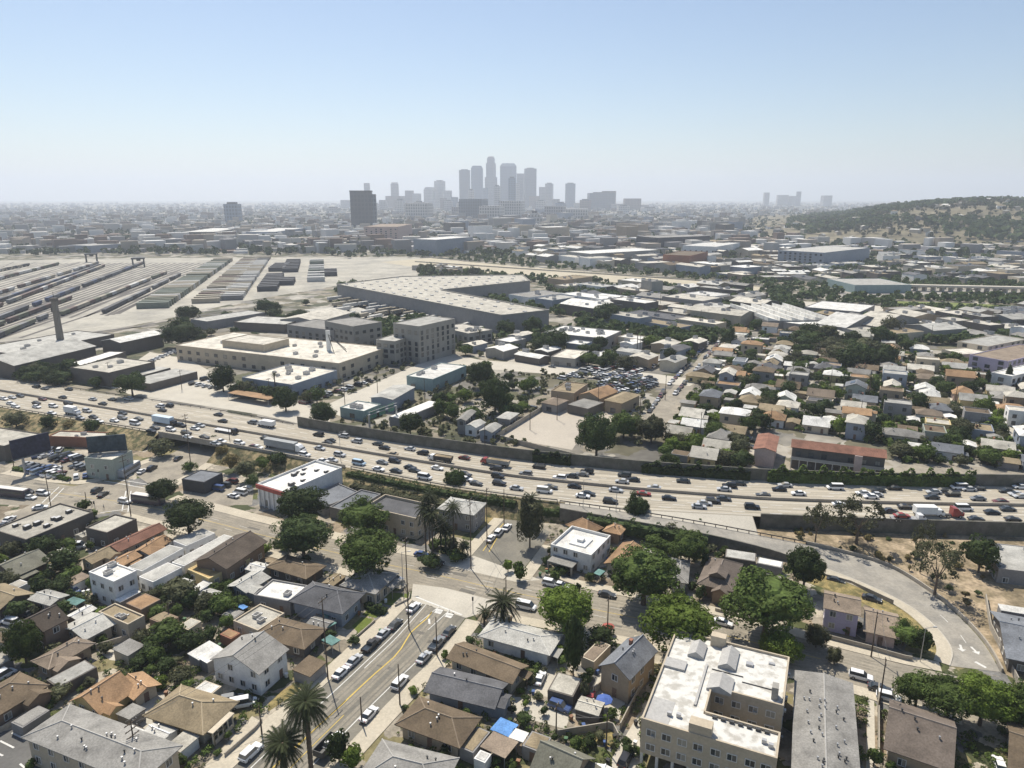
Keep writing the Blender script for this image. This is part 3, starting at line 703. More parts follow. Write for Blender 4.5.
# ------------------------------------------------------------------ near buildings
H, G, F_ = 'hip', 'gable', 'flat'
def B(label, L, N, R, h, roof=H, rc='brown', wc='cream', st=1, name='house', cat='house', **k):
    if name == 'house' and roof in (H,G) and st == 1: k.setdefault('porch', rnd.choice((0,1,1,2)))
    return bld(name, cat, label, L, N, R, h, roof=roof, rc=rc, wc=wc, storeys=st, **k)
B('big grey hip-roofed apartment house at the corner of the striped car park', (29,733),(138,786),(177,744), 6, rc='grey', wc='beige', st=2, name='apartment_house', vents=14, ridge='y', pitch=.30, oh=.7)
tanh = B('tan hip-roofed bungalow with arched corner porch by the brick-paved forecourt', (147,713),(203,733),(235,701), 3.3, rc='tan', wc='cream', vents=2, pitch=.5, oh=.8)
B('orange-roofed gabled cottage with a columned porch behind the grey apartment house', (70,699),(100,711),(135,687), 3.3, G, 'orange', 'yellow', ridge='x', pitch=.6)
B('small orange gabled annex beside the columned-porch cottage', (119,683),(134,697),(158,682), 3, G, 'orange', 'cream', name='annex', pitch=.4)
B('wide brown hip-roofed house above the striped car park', (-40,706),(-8,718),(49,686), 3.5, rc='brown', wc='brown', pitch=.45)
B('pale two-storey stucco house with grey gable roof and white awnings behind', (210,659),(259,675),(289,649), 5.5, G, 'grey', 'white', 2, ridge='x', gap=3.0, pitch=.42)
for q in (((189,654),(199,661),(220,647)), ((199,658),(207,664),(226,651))):
    B('white corrugated lean-to %s behind the pale two-storey house' % ('farther from' if q[0][0] < 195 else 'closer to'), *q, 2.6, 'shed', 'white', 'grey', name='lean_to', cat='shed', win=False, pitch=.12, oh=.2)
B('dark slate hip-roofed house with front gable above the small square lawn', (290,600),(342,613),(363,593), 4.5, rc='dkgrey', wc='bluegrey', pitch=.55, oh=.7)
B('flat white-roofed addition behind the dark slate house', (253,597),(290,603),(309,587), 3.5, F_, 'white', 'grey', units=1, name='house_addition', cat='building')
B('low brown hip-roofed house with turquoise tarps in its front yard', (258,633),(304,648),(322,628), 3.3, rc='brown', wc='dark', pitch=.4, oh=.7)
B('flat beige-roofed block touching the rear of the tarp-yard brown house', (235,621),(258,632),(283,614), 3, F_, 'beige', 'beige', units=2, name='rear_house', cat='house')
B('grey-roofed house with white front arches half under the avenue tree', (342,584),(375,593),(396,573), 4.2, rc='grey', wc='beige', gap=2.4, ww=1.4, wh=2.0)
B('yellow flat-roofed shop wing under the brown gabled hall', (193,567),(209,579),(246,557), 3.2, F_, 'yellow', 'yellow', name='shop', cat='shop', parapet=.15, units=1)
B('dark brown gabled hall rising over the yellow shop roof', (200,556),(226,567),(259,539), 5.5, G, 'dkbrown', 'brown', name='hall', cat='building', ridge='x', pitch=.4, g=0)
for (q, t) in ((((128,567),(142,571),(183,548)), 'long white motel-court row with dark doorways, nearest the white corner block'), (((173,541),(186,546),(215,533)), 'short white court row beside the broad street tree'),
        (((174,561),(184,566),(234,537)), 'longest white court row beside the brown gabled hall'), (((140,576),(153,582),(181,567)), 'short white court row closest to the back-garden trees')):
    B(t, *q, 4, F_, 'pale', 'white', name='court_row', cat='bungalow row', parapet=0, gap=2.6)
B('long red-tiled gabled shop row beside the flat dark block', (109,544),(119,550),(163,527), 3.6, G, 'red', 'cream', name='shop_row', cat='shop', ridge='x')
B('short orange-tiled gabled house behind the white court rows', (137,548),(149,553),(167,538), 3.2, G, 'orange', 'bluegrey', ridge='x')
B('small orange gabled shed house behind the white corner block', (101,565),(111,570),(138,554), 3.2, G, 'orange', 'brown', ridge='x')
B('tan gabled cottage with one pale roof slope by the dark tree clump', (82,557),(92,562),(115,549), 3.5, G, 'tan', 'beige', ridge='x')
B('white stucco two-storey corner block with flat white roof', (85,575),(114,583),(139,573), 7.5, F_, 'white', 'white', 2, name='apartment_block', cat='apartment building', units=2, gap=2.6, fh=3.6)
B('flat-roofed dark brick block next to the bus crossing shops', (85,529),(107,534),(137,520), 5, F_, 'beige', 'dark', name='shop_block', cat='shop')
B('large flat-roofed dark shop building with a line of rooftop machines by the crossing', (-14,533),(26,541),(97,514), 5, F_, 'beige', 'dark', name='shop_building', cat='shop', units=8, unitsize=1.7, dark_units=True)
B('olive gabled house sunk among dark trees behind the big shop building', (-8,566),(15,575),(50,559), 3.2, G, 'olive', 'dark', ridge='x')
B('long tan gabled row house beside the row of parked white cars', (-30,598),(-2,609),(32,592), 3.6, G, 'tan', 'dark', name='row_house')
B('grey low-roofed garage block behind the parked white cars', (31,597),(50,604),(66,594), 3.4, G, 'pale', 'pink', name='garage', cat='garage', pitch=.2)
B('tall brown gabled house with blank brown end wall', (24,619),(43,632),(67,617), 6, G, 'dkbrown', 'brown', 2, ridge='x', pitch=.5)
B('orange-brown hip-roofed house below the tall brown gabled house', (30,662),(49,668),(95,644), 3.3, rc='rose', wc='tan', pitch=.4)
B('long pale gabled outbuilding beside the concrete yard', (65,625),(85,638),(112,622), 3.5, G, 'pale', 'beige', ridge='x', name='outbuilding', cat='building', pitch=.25)
B('tan flat-roofed house with white patched roof below the corner block', (95,615),(128,626),(147,618), 4, F_, 'tan', 'beige', units=2)
B('orange flat-roofed garage next to the white corner block', (125,604),(141,610),(161,600), 3.4, F_, 'orange', 'brown', name='garage', cat='garage', parapet=.1)
B('narrow white lean-to along the side of the corner block', (116,600),(120,603),(140,592), 3, 'shed', 'white', 'grey', name='lean_to', cat='shed', win=False, pitch=.1, oh=.1)
B('long light grey flat shed beside the orange-brown house', (50,678),(58,688),(95,666), 2.7, F_, 'pale', 'dark', name='shed', cat='shed', parapet=0, win=False)
B('small tan flat garage under the back-garden trees', (149,619),(165,625),(179,617), 2.8, F_, 'tan', 'brown', name='garage', cat='garage', parapet=0, win=False)
B('tiny orange-roofed garden shed behind the pale two-storey house', (220,634),(231,639),(240,633), 2.4, F_, 'orange', 'rust', name='garden_shed', cat='shed', parapet=0, win=False)
B('pale grey roofed house nearest the bushy date palm at the corner', (479,636),(549,654),(563,635), 3.5, rc='pale', wc='white', ridge='y', pitch=.3, oh=.6, porch=1)
B('chocolate brown gabled house on the right side of the street', (450,654),(512,681),(524,663), 3.6, G, 'brown', 'cream', ridge='y', pitch=.4, oh=.6)
B('dark grey gabled bungalow with arched white front between two brown roofs', (424,691),(494,706),(510,682), 3.3, G, 'dkgrey', 'bluegrey', ridge='y', pitch=.35, vents=3, oh=.6)
B('brown hip-roofed house with chimney stubs near the bottom of the street', (398,722),(459,746),(478,717), 3.5, rc='brown', wc='beige', vents=4, pitch=.45, oh=.7)
B('grey hip-roofed house cut by the lower picture edge beside the street', (360,775),(436,800),(452,757), 3.5, rc='grey', wc='white', pitch=.4)
B('rusty tan lean-to attached behind the brown hip house', (461,745),(473,753),(488,731), 2.6, F_, 'tan', 'grey', name='lean_to', cat='shed', parapet=0, win=False)
B('bright blue tarp shelter in the cluttered back yard', (489,731),(508,738),(520,726), 2.5, 'canopy', 'blue', name='tarp_shelter', cat='canopy', win=False)
B('rusty pink corrugated patio roof beside the blue tarp', (479,748),(505,759),(520,743), 2.5, 'canopy', 'rose', name='patio_roof', cat='canopy', win=False)
B('square white shed roof at the foot of the rusty patio roof', (474,758),(485,763),(491,754), 2.3, F_, 'white', 'white', name='garden_shed', cat='shed', parapet=0, win=False)
B('white tarp shelter next to the blue tarp', (509,737),(523,743),(528,733), 2.5, 'canopy', 'white', name='tarp_shelter', cat='canopy', win=False)
B('small tan-roofed timber garage below the dry lawn', (522,746),(542,753),(552,738), 2.8, F_, 'tan', 'grey', name='garage', cat='garage', parapet=0, gap=3)
B('olive-roofed steep gabled house cut by the lower picture edge', (528,776),(567,796),(592,755), 4, G, 'olive', 'tan', ridge='y', pitch=.75, units=0)
B('tall grey cross-gabled house beside the concrete driveway', (606,658),(630,680),(645,645), 6.2, G, 'slate', 'tan', 2, ridge='x', pitch=.65, chim=True)
B('flat pinkish garage beside the tall cypress', (583,655),(594,662),(608,644), 2.6, F_, 'rose', 'cream', name='garage', cat='garage', parapet=0, win=False)
B('flat grey garage with a dark open front behind the white car', (547,691),(573,697),(584,679), 2.8, F_, 'beige', 'dark', name='garage', cat='garage', parapet=0, win=False)
B('long grey low-pitched apartment row beside the U-shaped block', (806,673),(789,826),(866,838), 6, G, 'grey', 'beige', 2, name='apartment_row', cat='apartment building', ridge='y', pitch=.14, vents=40, oh=.4)
B('brown gabled house by the utility pole beside the leafy street row', (900,701),(886,746),(952,763), 4.2, G, 'mauve', 'tan', ridge='x', vents=4, pitch=.45)
B('brown-roofed house at the right end under the leafy street row', (1017,722),(1010,772),(1062,785), 4, G, 'brown', 'cream', ridge='x')
B('two-storey lavender house with brown shingle roof above the low street wall', (824,590),(823,608),(861,616), 6, G, 'rose', 'lav', 2, ridge='x', pitch=.35, gap=3.2)
B('single-storey brown-roofed pink wing next to the lavender house', (866,606),(865,629),(898,636), 3.6, G, 'rose', 'pink', ridge='x', pitch=.4)
cr = B('mauve-brown craftsman house with a front dormer facing the avenue', (707,557),(698,583),(732,592), 3.8, rc='mauve', wc='brown', pitch=.6, oh=.9)
B('flat white courtyard house with raised square roof lantern', (553,545),(591,558),(606,537), 5, F_, 'white', 'white', 2, parapet=.9, units=0, gap=3)
B('orange hip-roofed house directly behind the white courtyard house', (566,525),(587,534),(603,528), 3.8, rc='orange', wc='cream', pitch=.7)
B('small orange hip-roofed cottage under the freeway hedge', (604,530),(620,534),(626,526), 3.8, rc='orange', wc='brown', pitch=.5, name='cottage')
B('orange roof house half hidden by the wide avenue tree', (604,563),(625,567),(645,547), 3.5, G, 'orange', 'cream', ridge='x')
B('grey flat garage row below the ramp wall', (728,549),(725,557),(756,561), 3, F_, 'pale', 'dark', name='garage_row', cat='garage', parapet=0, win=False)
B('white-roofed garage at the end of the row below the ramp', (759,557),(757,563),(782,568), 3, F_, 'white', 'grey', name='garage', cat='garage', parapet=0, win=False)
B('small grey house between the wide avenue tree and the craftsman house', (672,558),(670,580),(687,583), 3.5, rc='grey', wc='white')
mk_ = B('big white-roofed market with a red cornice facing the avenue', (254,487),(285,494),(345,470), 7, F_, 'white', 'white', name='market_hall', cat='market', units=8, unitsize=1.5, parapet=.8, dark_units=True, gap=6, ww=2.4, wh=2.2)
B('dark grey flat annex directly behind the white-roofed market', (312,494),(324,508),(354,491), 3, F_, 'slate', 'grey', name='annex', cat='building', win=False)
B('long dark grey flat hall between the market annex and the mansard house', (326,510),(350,513),(385,496), 3.4, F_, 'slate', 'grey', name='hall', cat='building', win=False)
B('two-storey pale house with dark mansard roof beside the palm cluster', (370,506),(416,521),(428,506), 6.2, F_, 'dkgrey', 'beige', 2, gap=3, parapet=.9)
B('two-storey grey hip-roofed house behind the palm cluster', (438,508),(474,516),(484,503), 6, rc='pale', wc='grey', st=2, pitch=.35)
B('small dark flat-roofed shop on the corner lot near the underpass', (185,478),(204,483),(219,473), 4.2, F_, 'slate', 'charcoal', name='shop', cat='shop', win=False, parapet=.3)
B('long low beige flat-roofed store behind the packed car park', (43,431),(48,437),(88,446), 4, F_, 'beige', 'rust', name='store', cat='shop', win=False, units=2)
B('greenish flat-roofed bank block at the corner of the packed car park', (90,456),(112,461),(126,451), 7.5, F_, 'cream', 'green', 2, name='bank_block', cat='building', units=1, gap=4)
B('wide beige flat-roofed warehouse store at the left edge under the weedy bank', (-34,438),(4,447),(38,434), 6, F_, 'beige', 'dark', name='warehouse_store', cat='shop', win=False)
B('flat pale-roofed workshop at the right edge below the freeway wall', (988,543),(999,569),(1062,572), 4.6, F_, 'pale', 'grey', name='workshop', cat='building', parapet=.2, units=2)
B('dark grey gabled shed roof at the right edge beside the ramp fence', (1001,612),(1008,656),(1062,663), 4, G, 'slate', 'dark', name='workshop', cat='building', ridge='x', pitch=.3)
B('white metal lean-to roof behind the dark grey gabled shed', (1000,605),(1001,611),(1062,620), 3.2, 'shed', 'white', 'grey', name='lean_to', cat='shed', win=False, pitch=.1, oh=.1)
B('brown low-pitched house half under the round-crowned avenue tree', (266,567),(306,578),(326,566), 3.2, rc='brown', wc='dark', pitch=.3)
B('pale grey gabled house between the garden trees and the flat white addition', (229,584),(246,591),(268,576), 3.3, G, 'pale', 'bluegrey', ridge='x', pitch=.3)
# porch of the tan bungalow, dormer of the craftsman house, cornice of the market, lantern of the courtyard house
def local(root): return root.matrix_world.copy()
def dims(root):
    for f in FOOT:
        if abs(f[0]-root.location.x) < .01 and abs(f[1]-root.location.y) < .01: return f[4], f[5]
w, d = dims(tanh)
m = MB()
m.box(-w/2-.02,-d/2-2.2,0,-w/2+5.5,-d/2-2.0,.9)
for k in range(5): m.box(-w/2+k*1.3,-d/2-2.2,.9,-w/2+k*1.3+.22,-d/2-1.98,2.9)
m.box(-w/2-.1,-d/2-2.4,2.9,-w/2+5.7,-d/2-.02,3.1); m.build('porch', wall_m('cream'), tanh)
w, d = dims(cr)
m = MB(); m.box(-1.8,-d/2+1.2,4.0,1.8,-d/2+3.8,5.9); dm_ = m.build('dormer', wall_m('dark'), cr)
m = MB(); m.add([(-2.3,-d/2+.7,5.8),(0,-d/2+.7,7.1),(2.3,-d/2+.7,5.8),(-2.3,-d/2+5.4,5.8),(0,-d/2+5.4,7.1),(2.3,-d/2+5.4,5.8)], [(0,1,4,3),(1,2,5,4),(0,2,1),(3,4,5),(0,3,5,2)]); m.build('roof', roof_m('mauve'), dm_)
w, d = dims(mk_)
MB().box(-w/2-.5,-d/2-.4,6.2,-w/2-.05,d/2+.4,7.6).build('cornice', mat('red cornice paint', (.38,.10,.08), .7), mk_)
m = MB()
for k in range(6): m.box(-w/2-.45,-d/2+1+k*(d-2)/5,0,-w/2-.04,-d/2+1.5+k*(d-2)/5,6.2)
m.build('pilasters', wall_m('white'), mk_)
ch = [o for o in COL.objects if o.get('label','').startswith('flat white courtyard')][0]; w, d = dims(ch)
MB().box(-w*.2,-d*.2,5.09,w*.2,d*.2,5.5).box(-w*.07,-d*.07,5.5,w*.07,d*.07,6.3).build('roof_lantern', wall_m('white'), ch)
MB().box(-w/2-4,-d*.2,2.7,-w/2-.05,d*.42,2.95).box(-w/2-4,-d*.2,0,-w/2-3.7,-d*.16,2.7).box(-w/2-4,d*.38,0,-w/2-3.7,d*.42,2.7).build('porch', roof_m('grey'), ch)
# ---- the U-shaped apartment block
c, a, W, D = lnr((677,632),(641.5,720.5),(777,760), 9.6)
hA = 9.6
ap = thing('apartment_block', 'big cream U-shaped apartment block with white patched flat roof and inner court', 'apartment building', (c.x,c.y,0), a)
FOOT.append((c.x,c.y,math.hypot(W,D)/2,a,W,D))
X0, X1, Y0, Y1 = -W/2, W/2, -D/2, D/2; xs, yf, yb = X0+W*.44, Y0+D*.22, Y0+D*.47
out = [(X0,Y0),(X1,Y0),(X1,yf),(xs,yf),(xs,yb),(X1,yb),(X1,Y1),(X0,Y1)]
wm = wall_m('beige')
# open carport along the front of the ground floor
m = MB(); m.prism(out, 2.9, hA); m.prism([(X0+.02,Y0+5),(X1-.02,Y0+5),(X1-.02,yf-.02),(xs-.02,yf-.02),(xs-.02,yb+.02),(X1-.02,yb+.02),(X1-.02,Y1-.02),(X0+.02,Y1-.02)], -.3, 2.9)
m.build('wall', wm, ap)
for k in range(9): 
    x = lerp(X0+.3, X1-.3, k/8); MB().box(x-.25,Y0+.05,-.2,x+.25,Y0+.5,2.899).build('column', M_TRIM, ap)
rm = mat('white patched roofing', (.62,.605,.56), .9, .05, .35, 2, .06, col2=(.42,.40,.355), lo=.48, hi=.62)
rfA = MB(); ins = .3
rfA.prism([(X0+ins,Y0+ins),(X1-ins,Y0+ins),(X1-ins,yf-ins),(xs-ins,yf-ins),(xs-ins,yb+ins),(X1-ins,yb+ins),(X1-ins,Y1-ins),(X0+ins,Y1-ins)], hA+.002, hA+.08)
rfA = rfA.build('roof', rm, ap)
m = MB(); n = len(out)
for i in range(n):
    p, q = Vector((*out[i],0)), Vector((*out[(i+1)%n],0)); dd = (q-p).normalized(); nn = Vector((dd.y,-dd.x,0))
    a0, b0 = p-nn*.25+dd*.0, q-nn*.25
    m.prism([p+nn*.05, q+nn*.05, q-nn*.28, p-nn*.28], hA-.01+i*.002, hA+.55+i*.002)
m.build('parapet', wm, ap)
def rbox(nm, x0, y0, x1, y1, h, mm, par=None, z0=None):
    z0 = hA+.06 if z0 is None else z0
    return MB().box(lerp(X0,X1,x0), lerp(Y0,Y1,y0), z0, lerp(X0,X1,x1), lerp(Y0,Y1,y1), z0+h, 0).build(nm, mm, par or rfA)
grey_r = mat('grey patched roofing', (.40,.39,.37), .9, .1, .5, 2, .1)
rbox('grey_roof_patch', .02,.02,.20,.24,.07, grey_r); rbox('raised_roof_edge', .012,.56,.19,.66,.5, grey_r)
def monitor(x0,y0,x1,y1,h,r):
    x0,x1,y0,y1 = lerp(X0,X1,x0),lerp(X0,X1,x1),lerp(Y0,Y1,y0),lerp(Y0,Y1,y1); xm = (x0+x1)/2; z = hA+.06
    v = [(x0,y0,z),(x1,y0,z),(x1,y1,z),(x0,y1,z),(x0,y0,z+h),(x1,y0,z+h),(x1,y1,z+h),(x0,y1,z+h),(xm,y0,z+h+r),(xm,y1,z+h+r)]
    MB().add(v, [(0,1,5,8,4),(2,3,7,9,6),(1,2,6,5),(3,0,4,7),(4,8,9,7),(5,6,9,8)]).build('roof_monitor', grey_r, rfA)
monitor(.17,.74,.31,.90,.5,1.0); monitor(.44,.70,.59,.92,.5,1.0); monitor(.40,.44,.60,.60,.5,1.0)
t = rbox('stair_tower', .36,.005,.53,.075,2.2, wm); rbox('stair_tower', .33,.93,.46,.99,2.4, wm)
rbox('chimney_stack', .90,.52,.95,.58,2.6, wall_m('concrete'))
rbox('roof_ridge', .34,.26,.36,.70,.35, grey_r); rbox('skylight', .66,.80,.72,.835,.5, M_METAL); rbox('skylight', .84,.88,.89,.90,.3, M_METAL)
rbox('pipe_run', .40,.665,.66,.67,.2, M_DARKMETAL); rbox('pipe_run', .66,.61,.92,.615,.2, M_DARKMETAL)
for x, y in ((.88,.10),(.93,.08),(.17,.10),(.24,.11)): 
    o = rbox('rooftop_unit', x, y, x+.035, y+.02, .8, M_METAL)
for k in range(7): rbox('rooftop_unit', .50+k*.065, .19, .535+k*.065, .205, .5, M_DARKMETAL)
def winrow(y, a_, xs_, zs, ww=1.5, wh=1.2):
    fm, pm, cm = win_meshes(ww, wh)
    for x in xs_:
        for z in zs:
            o = link('window', fm, ap, (x,y,z) if a_ in (0, math.pi) else (y,x,z), a_); link('pane', pm, o)
            if rnd.random() < .3: MB().box(.05,-.55,-wh/2-.02,.7,-.14,-wh/2+.42).build('air_conditioner', M_METAL, o)
winrow(Y0, 0, [lerp(X0,X1,t) for t in (.08,.20,.32,.44,.57,.69,.82,.93)], (4.6,7.6))
winrow(yb, 0, [lerp(xs,X1,t) for t in (.12,.36,.60,.84)], (4.4,7.6))
winrow(X0, -math.pi/2, [lerp(Y0,Y1,t) for t in (.1,.25,.4,.55,.7,.85)], (1.6,4.6,7.6))
winrow(X1, math.pi/2, [lerp(yb,Y1,t) for t in (.15,.4,.65,.88)], (1.6,4.6,7.6))
winrow(Y1, math.pi, [lerp(X0,X1,t) for t in (.1,.3,.6,.8)], (1.6,4.6,7.6))
# billboards
def billboard(label, pa, pb, ztop, zbot, posts, base, col, g=0):
    a0 = P(*pa, ztop); b0 = P(*pb, ztop); c = a0.lerp(b0, .5); rot = math.atan2(b0.y-a0.y, b0.x-a0.x); w = (b0-a0).length
    t = thing('billboard', label, 'billboard', (c.x,c.y,g), rot)
    MB().box(-w/2,-.25,zbot,w/2,.25,ztop).build('panel', col, t)
    MB().box(-w/2-.15,-.4,zbot-.3,w/2+.15,.4,zbot-.01).build('frame', M_DARKMETAL, t)
    MB().box(-w/2,-1.1,zbot-.55,w/2,-.42,zbot-.4).build('catwalk', M_METAL, t)
    for x in posts: MB().tube((x*w,0,-.2),(x*w,0,zbot-.31),.5,.45,10).build('post', M_METAL, t)
billboard('large dark billboard on one grey post before the warehouse store', (9,441),(48,432), 14, 7, (-.25,), None, mat('dark poster', (.035,.035,.06), .8, .4, .3, 1, .3), 0)
billboard('double dark billboard with green top above the bank block', (86,437),(125,434), 14.5, 8.5, (-.2,.3), None, mat('dark bluish poster', (.05,.07,.085), .8, .5, .4, 1, .3), 0)
# overhead sign
a0, b0 = P(370,434,UP), P(412,418,UP)
t = thing('overhead_sign', 'green overhead freeway sign seen from behind on its grey gantry', 'road sign', (a0.x,a0.y,UP), math.atan2((b0-a0).y,(b0-a0).x)); w = (b0-a0).length*.62
MB().box(-.3,-.3,-.1,.3,.3,8).build('post', M_METAL, t); MB().box(w-.3,-.3,-.1,w+.3,.3,8).build('post', M_METAL, t)
MB().box(-.3,-.3,8.01,w+.3,-.1,8.3).box(-.3,.1,8.01,w+.3,.3,8.3).box(-.3,-.3,9.3,w+.3,-.1,9.5).build('truss', M_METAL, t)
for k in range(3): MB().box(1+k*w/3,.32,6.2,k*w/3+w/3-.8,.42,9.8).build('sign_panel', mat('sign green', (.10,.24,.17), .6, .1), t)
# ------------------------------------------------------------------ buildings beyond the freeway, each placed from the photo
def M(label, L, N, R, h, roof=F_, rc='beige', wc='concrete', st=1, name='warehouse', cat='warehouse', **k):
    k.setdefault('pane', False); k.setdefault('g', UP); k.setdefault('gap', 7); k.setdefault('ww', 2.4); k.setdefault('wh', 1.8); k.setdefault('most', 40) if False else None
    k.setdefault('doors', False); k.setdefault('unitsize', 2.4)
    return bld(name, cat, label, L, N, R, h, roof=roof, rc=rc, wc=wc, storeys=st, **k)
M('wide two-storey depot with sunlit beige roof facing the freeway', (183,344),(339,364),(380,347), 9, rc='cream', wc='beige', st=2, units=10, fh=4)
M('raised upper storey standing on the wide beige-roofed depot', (225,340),(264,345.5),(286,339), 13, rc='cream', wc='beige', name='upper_storey', cat='building', win=False, foot=False)
M('pale blue-walled warehouse with beige flat roof in front of the depot', (242,378),(292,385.5),(337,371), 6.5, rc='cream', wc='bluegrey', units=8, gap=5)
M('long low canopy with white and orange roof before the blue-walled warehouse', (231,392),(268,400),(275,396), 3.2, 'canopy', 'orange', name='canopy', cat='canopy', win=False)
M('tall grey concrete office block with slit windows', (401,322),(419,327),(446,318), 22, rc='pale', wc='concrete', st=6, name='office_block', cat='office building', gap=4.5, fh=3.3, ww=1.8, wh=2.2)
M('lower grey concrete wing stepping down from the tall office block', (380,339),(395,342),(409,335), 14, rc='pale', wc='concrete', st=4, name='office_wing', cat='office building', gap=4, fh=3.2)
M('raw concrete loft block with openings behind the wide depot', (335,320),(353,327),(374,321), 14, rc='concrete' if 'concrete' in ROOF else 'grey', wc='concrete', st=3, name='loft_block', cat='building', gap=5, fh=4)
M('low grey wing attached left of the raw concrete loft block', (303,322),(334,331),(346,323), 9, rc='grey', wc='grey', st=2, name='loft_wing', cat='building', gap=6)
M('flat sunlit industrial block behind the tall office block', (440,327),(468,334),(491,330), 8, rc='cream', wc='concrete', st=2, name='factory', cat='factory', units=8, gap=5)
M('turquoise-walled workshop with long white roof', (408,376),(433,380),(464,366), 6, rc='white', wc='teal', name='workshop', cat='workshop', units=3)
M('white-roofed steel shed beside the turquoise workshop', (371,397),(393,400),(413,387), 6, G, 'pale', 'bluegrey', pitch=.15, name='shed', cat='shed', ridge='x', win=False)
M('small square white-roofed store behind the freeway wall', (340,408),(364,412),(381,405), 4.2, rc='white', wc='teal', name='store', cat='shop', units=2)
M('long white carport roof in front of the turquoise workshop', (393,415),(402,419),(437,402), 4, rc='white', wc='grey', name='carport', cat='carport', win=False, parapet=0)
def long_warehouse():
    zt = UP+13; px = [(337,284.8),(502,316),(549,310.8),(441,290.4),(530,281.3),(522,275.2),(402,276.8)]; c = [P(x,y,zt) for x,y in px]; o = c[0]
    pts = [(p.x-o.x,p.y-o.y) for p in c]; t = thing('warehouse', 'long L-shaped warehouse with pale roof dotted by rows of small skylights', 'warehouse', (o.x,o.y,UP))
    MB().prism(pts, -.3, 13).build('wall', wall_m('grey'), t); n = len(pts); cx_, cy_ = sum(p[0] for p in pts)/n, sum(p[1] for p in pts)/n
    rf = MB().prism(pts, 13.004, 13.1).build('roof', roof_m('beige'), t); m = MB()
    for k in range(n):
        a, b = Vector((*pts[k],0)), Vector((*pts[(k+1)%n],0)); d = (b-a).normalized(); nn = Vector((d.y,-d.x,0))*.4
        m.prism([a-nn,b-nn,b+nn,a+nn], 12.9+k*.003, 13.9+k*.003)
    m.build('parapet', wall_m('concrete'), t); sm = MB().box(-1.6,-.8,0,1.6,.8,.7).mesh('skylight', M_METAL); k = 0
    e = Vector((pts[1][0]-pts[0][0], pts[1][1]-pts[0][1])).normalized(); f = Vector((-e.y,e.x)); big = [p for p in pts]
    for i in range(-2, 40):
        for jj in range(-2, 40):
            q = e*(i*17+6)+f*(jj*17+7)
            if k < 100 and inside(q, big) and all(inside(q+Vector(dv), big) for dv in ((4,0),(-4,0),(0,4),(0,-4))): link('skylight', sm, rf, (q.x,q.y,13.1), math.atan2(e.y,e.x)); k += 1
    for p in pts: FOOT.append((o.x+p[0]*.85+cx_*.15, o.y+p[1]*.85+cy_*.15, 45, 0, 60, 60))
    for k in range(12):
        a, b = c[0].lerp(c[1], (k+.5)/12), c[5].lerp(c[4], .5); FOOT.append((a.x+e.y*-25, a.y+e.x*25, 45, math.atan2(e.y,e.x), 40, 70))
long_warehouse()
M('white cluttered-roof warehouse right of the L-shaped warehouse', (546,332),(604,339),(617,331), 7, rc='white', wc='grey', units=24, gap=9)
M('small white flat workshop below the cluttered-roof warehouse', (553,356),(575,359.5),(584,351), 5, rc='cream', wc='concrete', name='workshop', cat='workshop')
M('tan walled hall with brown inset roof behind the paved empty lot', (553,390),(574,394),(583,384), 5, rc='tan', wc='tan', name='hall', cat='building', units=2)
M('orange-tiled low hall next to the tan walled hall', (580,394),(600,399),(616,391), 5, G, 'orange', 'tan', name='hall', cat='building', ridge='x')
M('tan hip-roofed church hall at the corner of the straight side street', (607,399),(622,404),(635,394), 5.5, H, 'tan', 'tan', name='church_hall', cat='building')
M('small pink-grey ridged house standing on the paved empty lot', (542,402),(557,406),(566,400), 4, H, 'rose', 'grey', name='house', cat='house')
M('long grey flat garage at the top of the paved empty lot', (566,405),(588,409),(606,403), 4, rc='grey', wc='dark', name='garage', cat='garage', win=False, parapet=.1)
M('grey two-storey gabled house behind the freeway wall', (457,419),(466,421),(473,411), 6, G, 'grey', 'grey', 2, name='house', cat='house', gap=3, ww=1.2, wh=1.3)
M('small grey porch-fronted house left of the paved empty lot', (480,430),(492,433),(499,425), 4, G, 'pale', 'bluegrey', name='house', cat='house', gap=3, ww=1.2, wh=1.3)
M('grey hip house beside the lot fence', (498,417),(510,420),(516,413), 4, H, 'pale', 'grey', name='house', cat='house', gap=3, ww=1.2, wh=1.3)
M('low pale-roofed house behind the grey two-storey gabled house', (465,425),(476,428),(484,422), 4, G, 'pale', 'white', name='house', cat='house', gap=3, ww=1.2, wh=1.3)
M('dark gabled train shed at the left edge behind the freeway trees', (-30,362),(14,366),(95,346), 7, G, 'pale', 'dark', name='train_shed', cat='warehouse', ridge='x', pitch=.25, win=False, units=0)
M('second dark shed roof behind the tall thin tower', (-30,350),(12,354.5),(116,335), 6, F_, 'pale', 'dark', name='train_shed', cat='warehouse', win=False, units=5)
M('beige flat-roofed warehouse with dark walls below the tall thin tower', (75,367),(109,373.5),(151,362), 7.5, rc='beige', wc='dark', win=False, units=3)
M('low white flat shed behind the dark-walled beige warehouse', (72,363),(82,366),(117,352), 5, rc='white', wc='dark', name='shed', cat='shed', win=False)
M('white curved-roof warehouse near the yard trees', (110,339),(120,343),(156,333), 8, G, 'white', 'dark', ridge='x', pitch=.2, win=False)
M('narrow pale loading shed nearest the dark-walled beige warehouse', (127,374),(133,378),(163,367), 4, rc='pale', wc='dark', name='loading_shed', cat='shed', win=False, parapet=0)
M('second narrow pale loading shed farther right', (142,377),(150,384),(186,370), 4, rc='pale', wc='dark', name='loading_shed', cat='shed', win=False, parapet=0)
M('long grey shed between the round yard tree and the container rows', (200,318),(207,322),(259,312), 6, rc='pale', wc='grey', name='shed', cat='shed', win=False)
M('grey metal shed in front of the dark yard trees', (243,320),(285,325),(293,318), 6, rc='pale', wc='dark', name='shed', cat='shed', win=False)
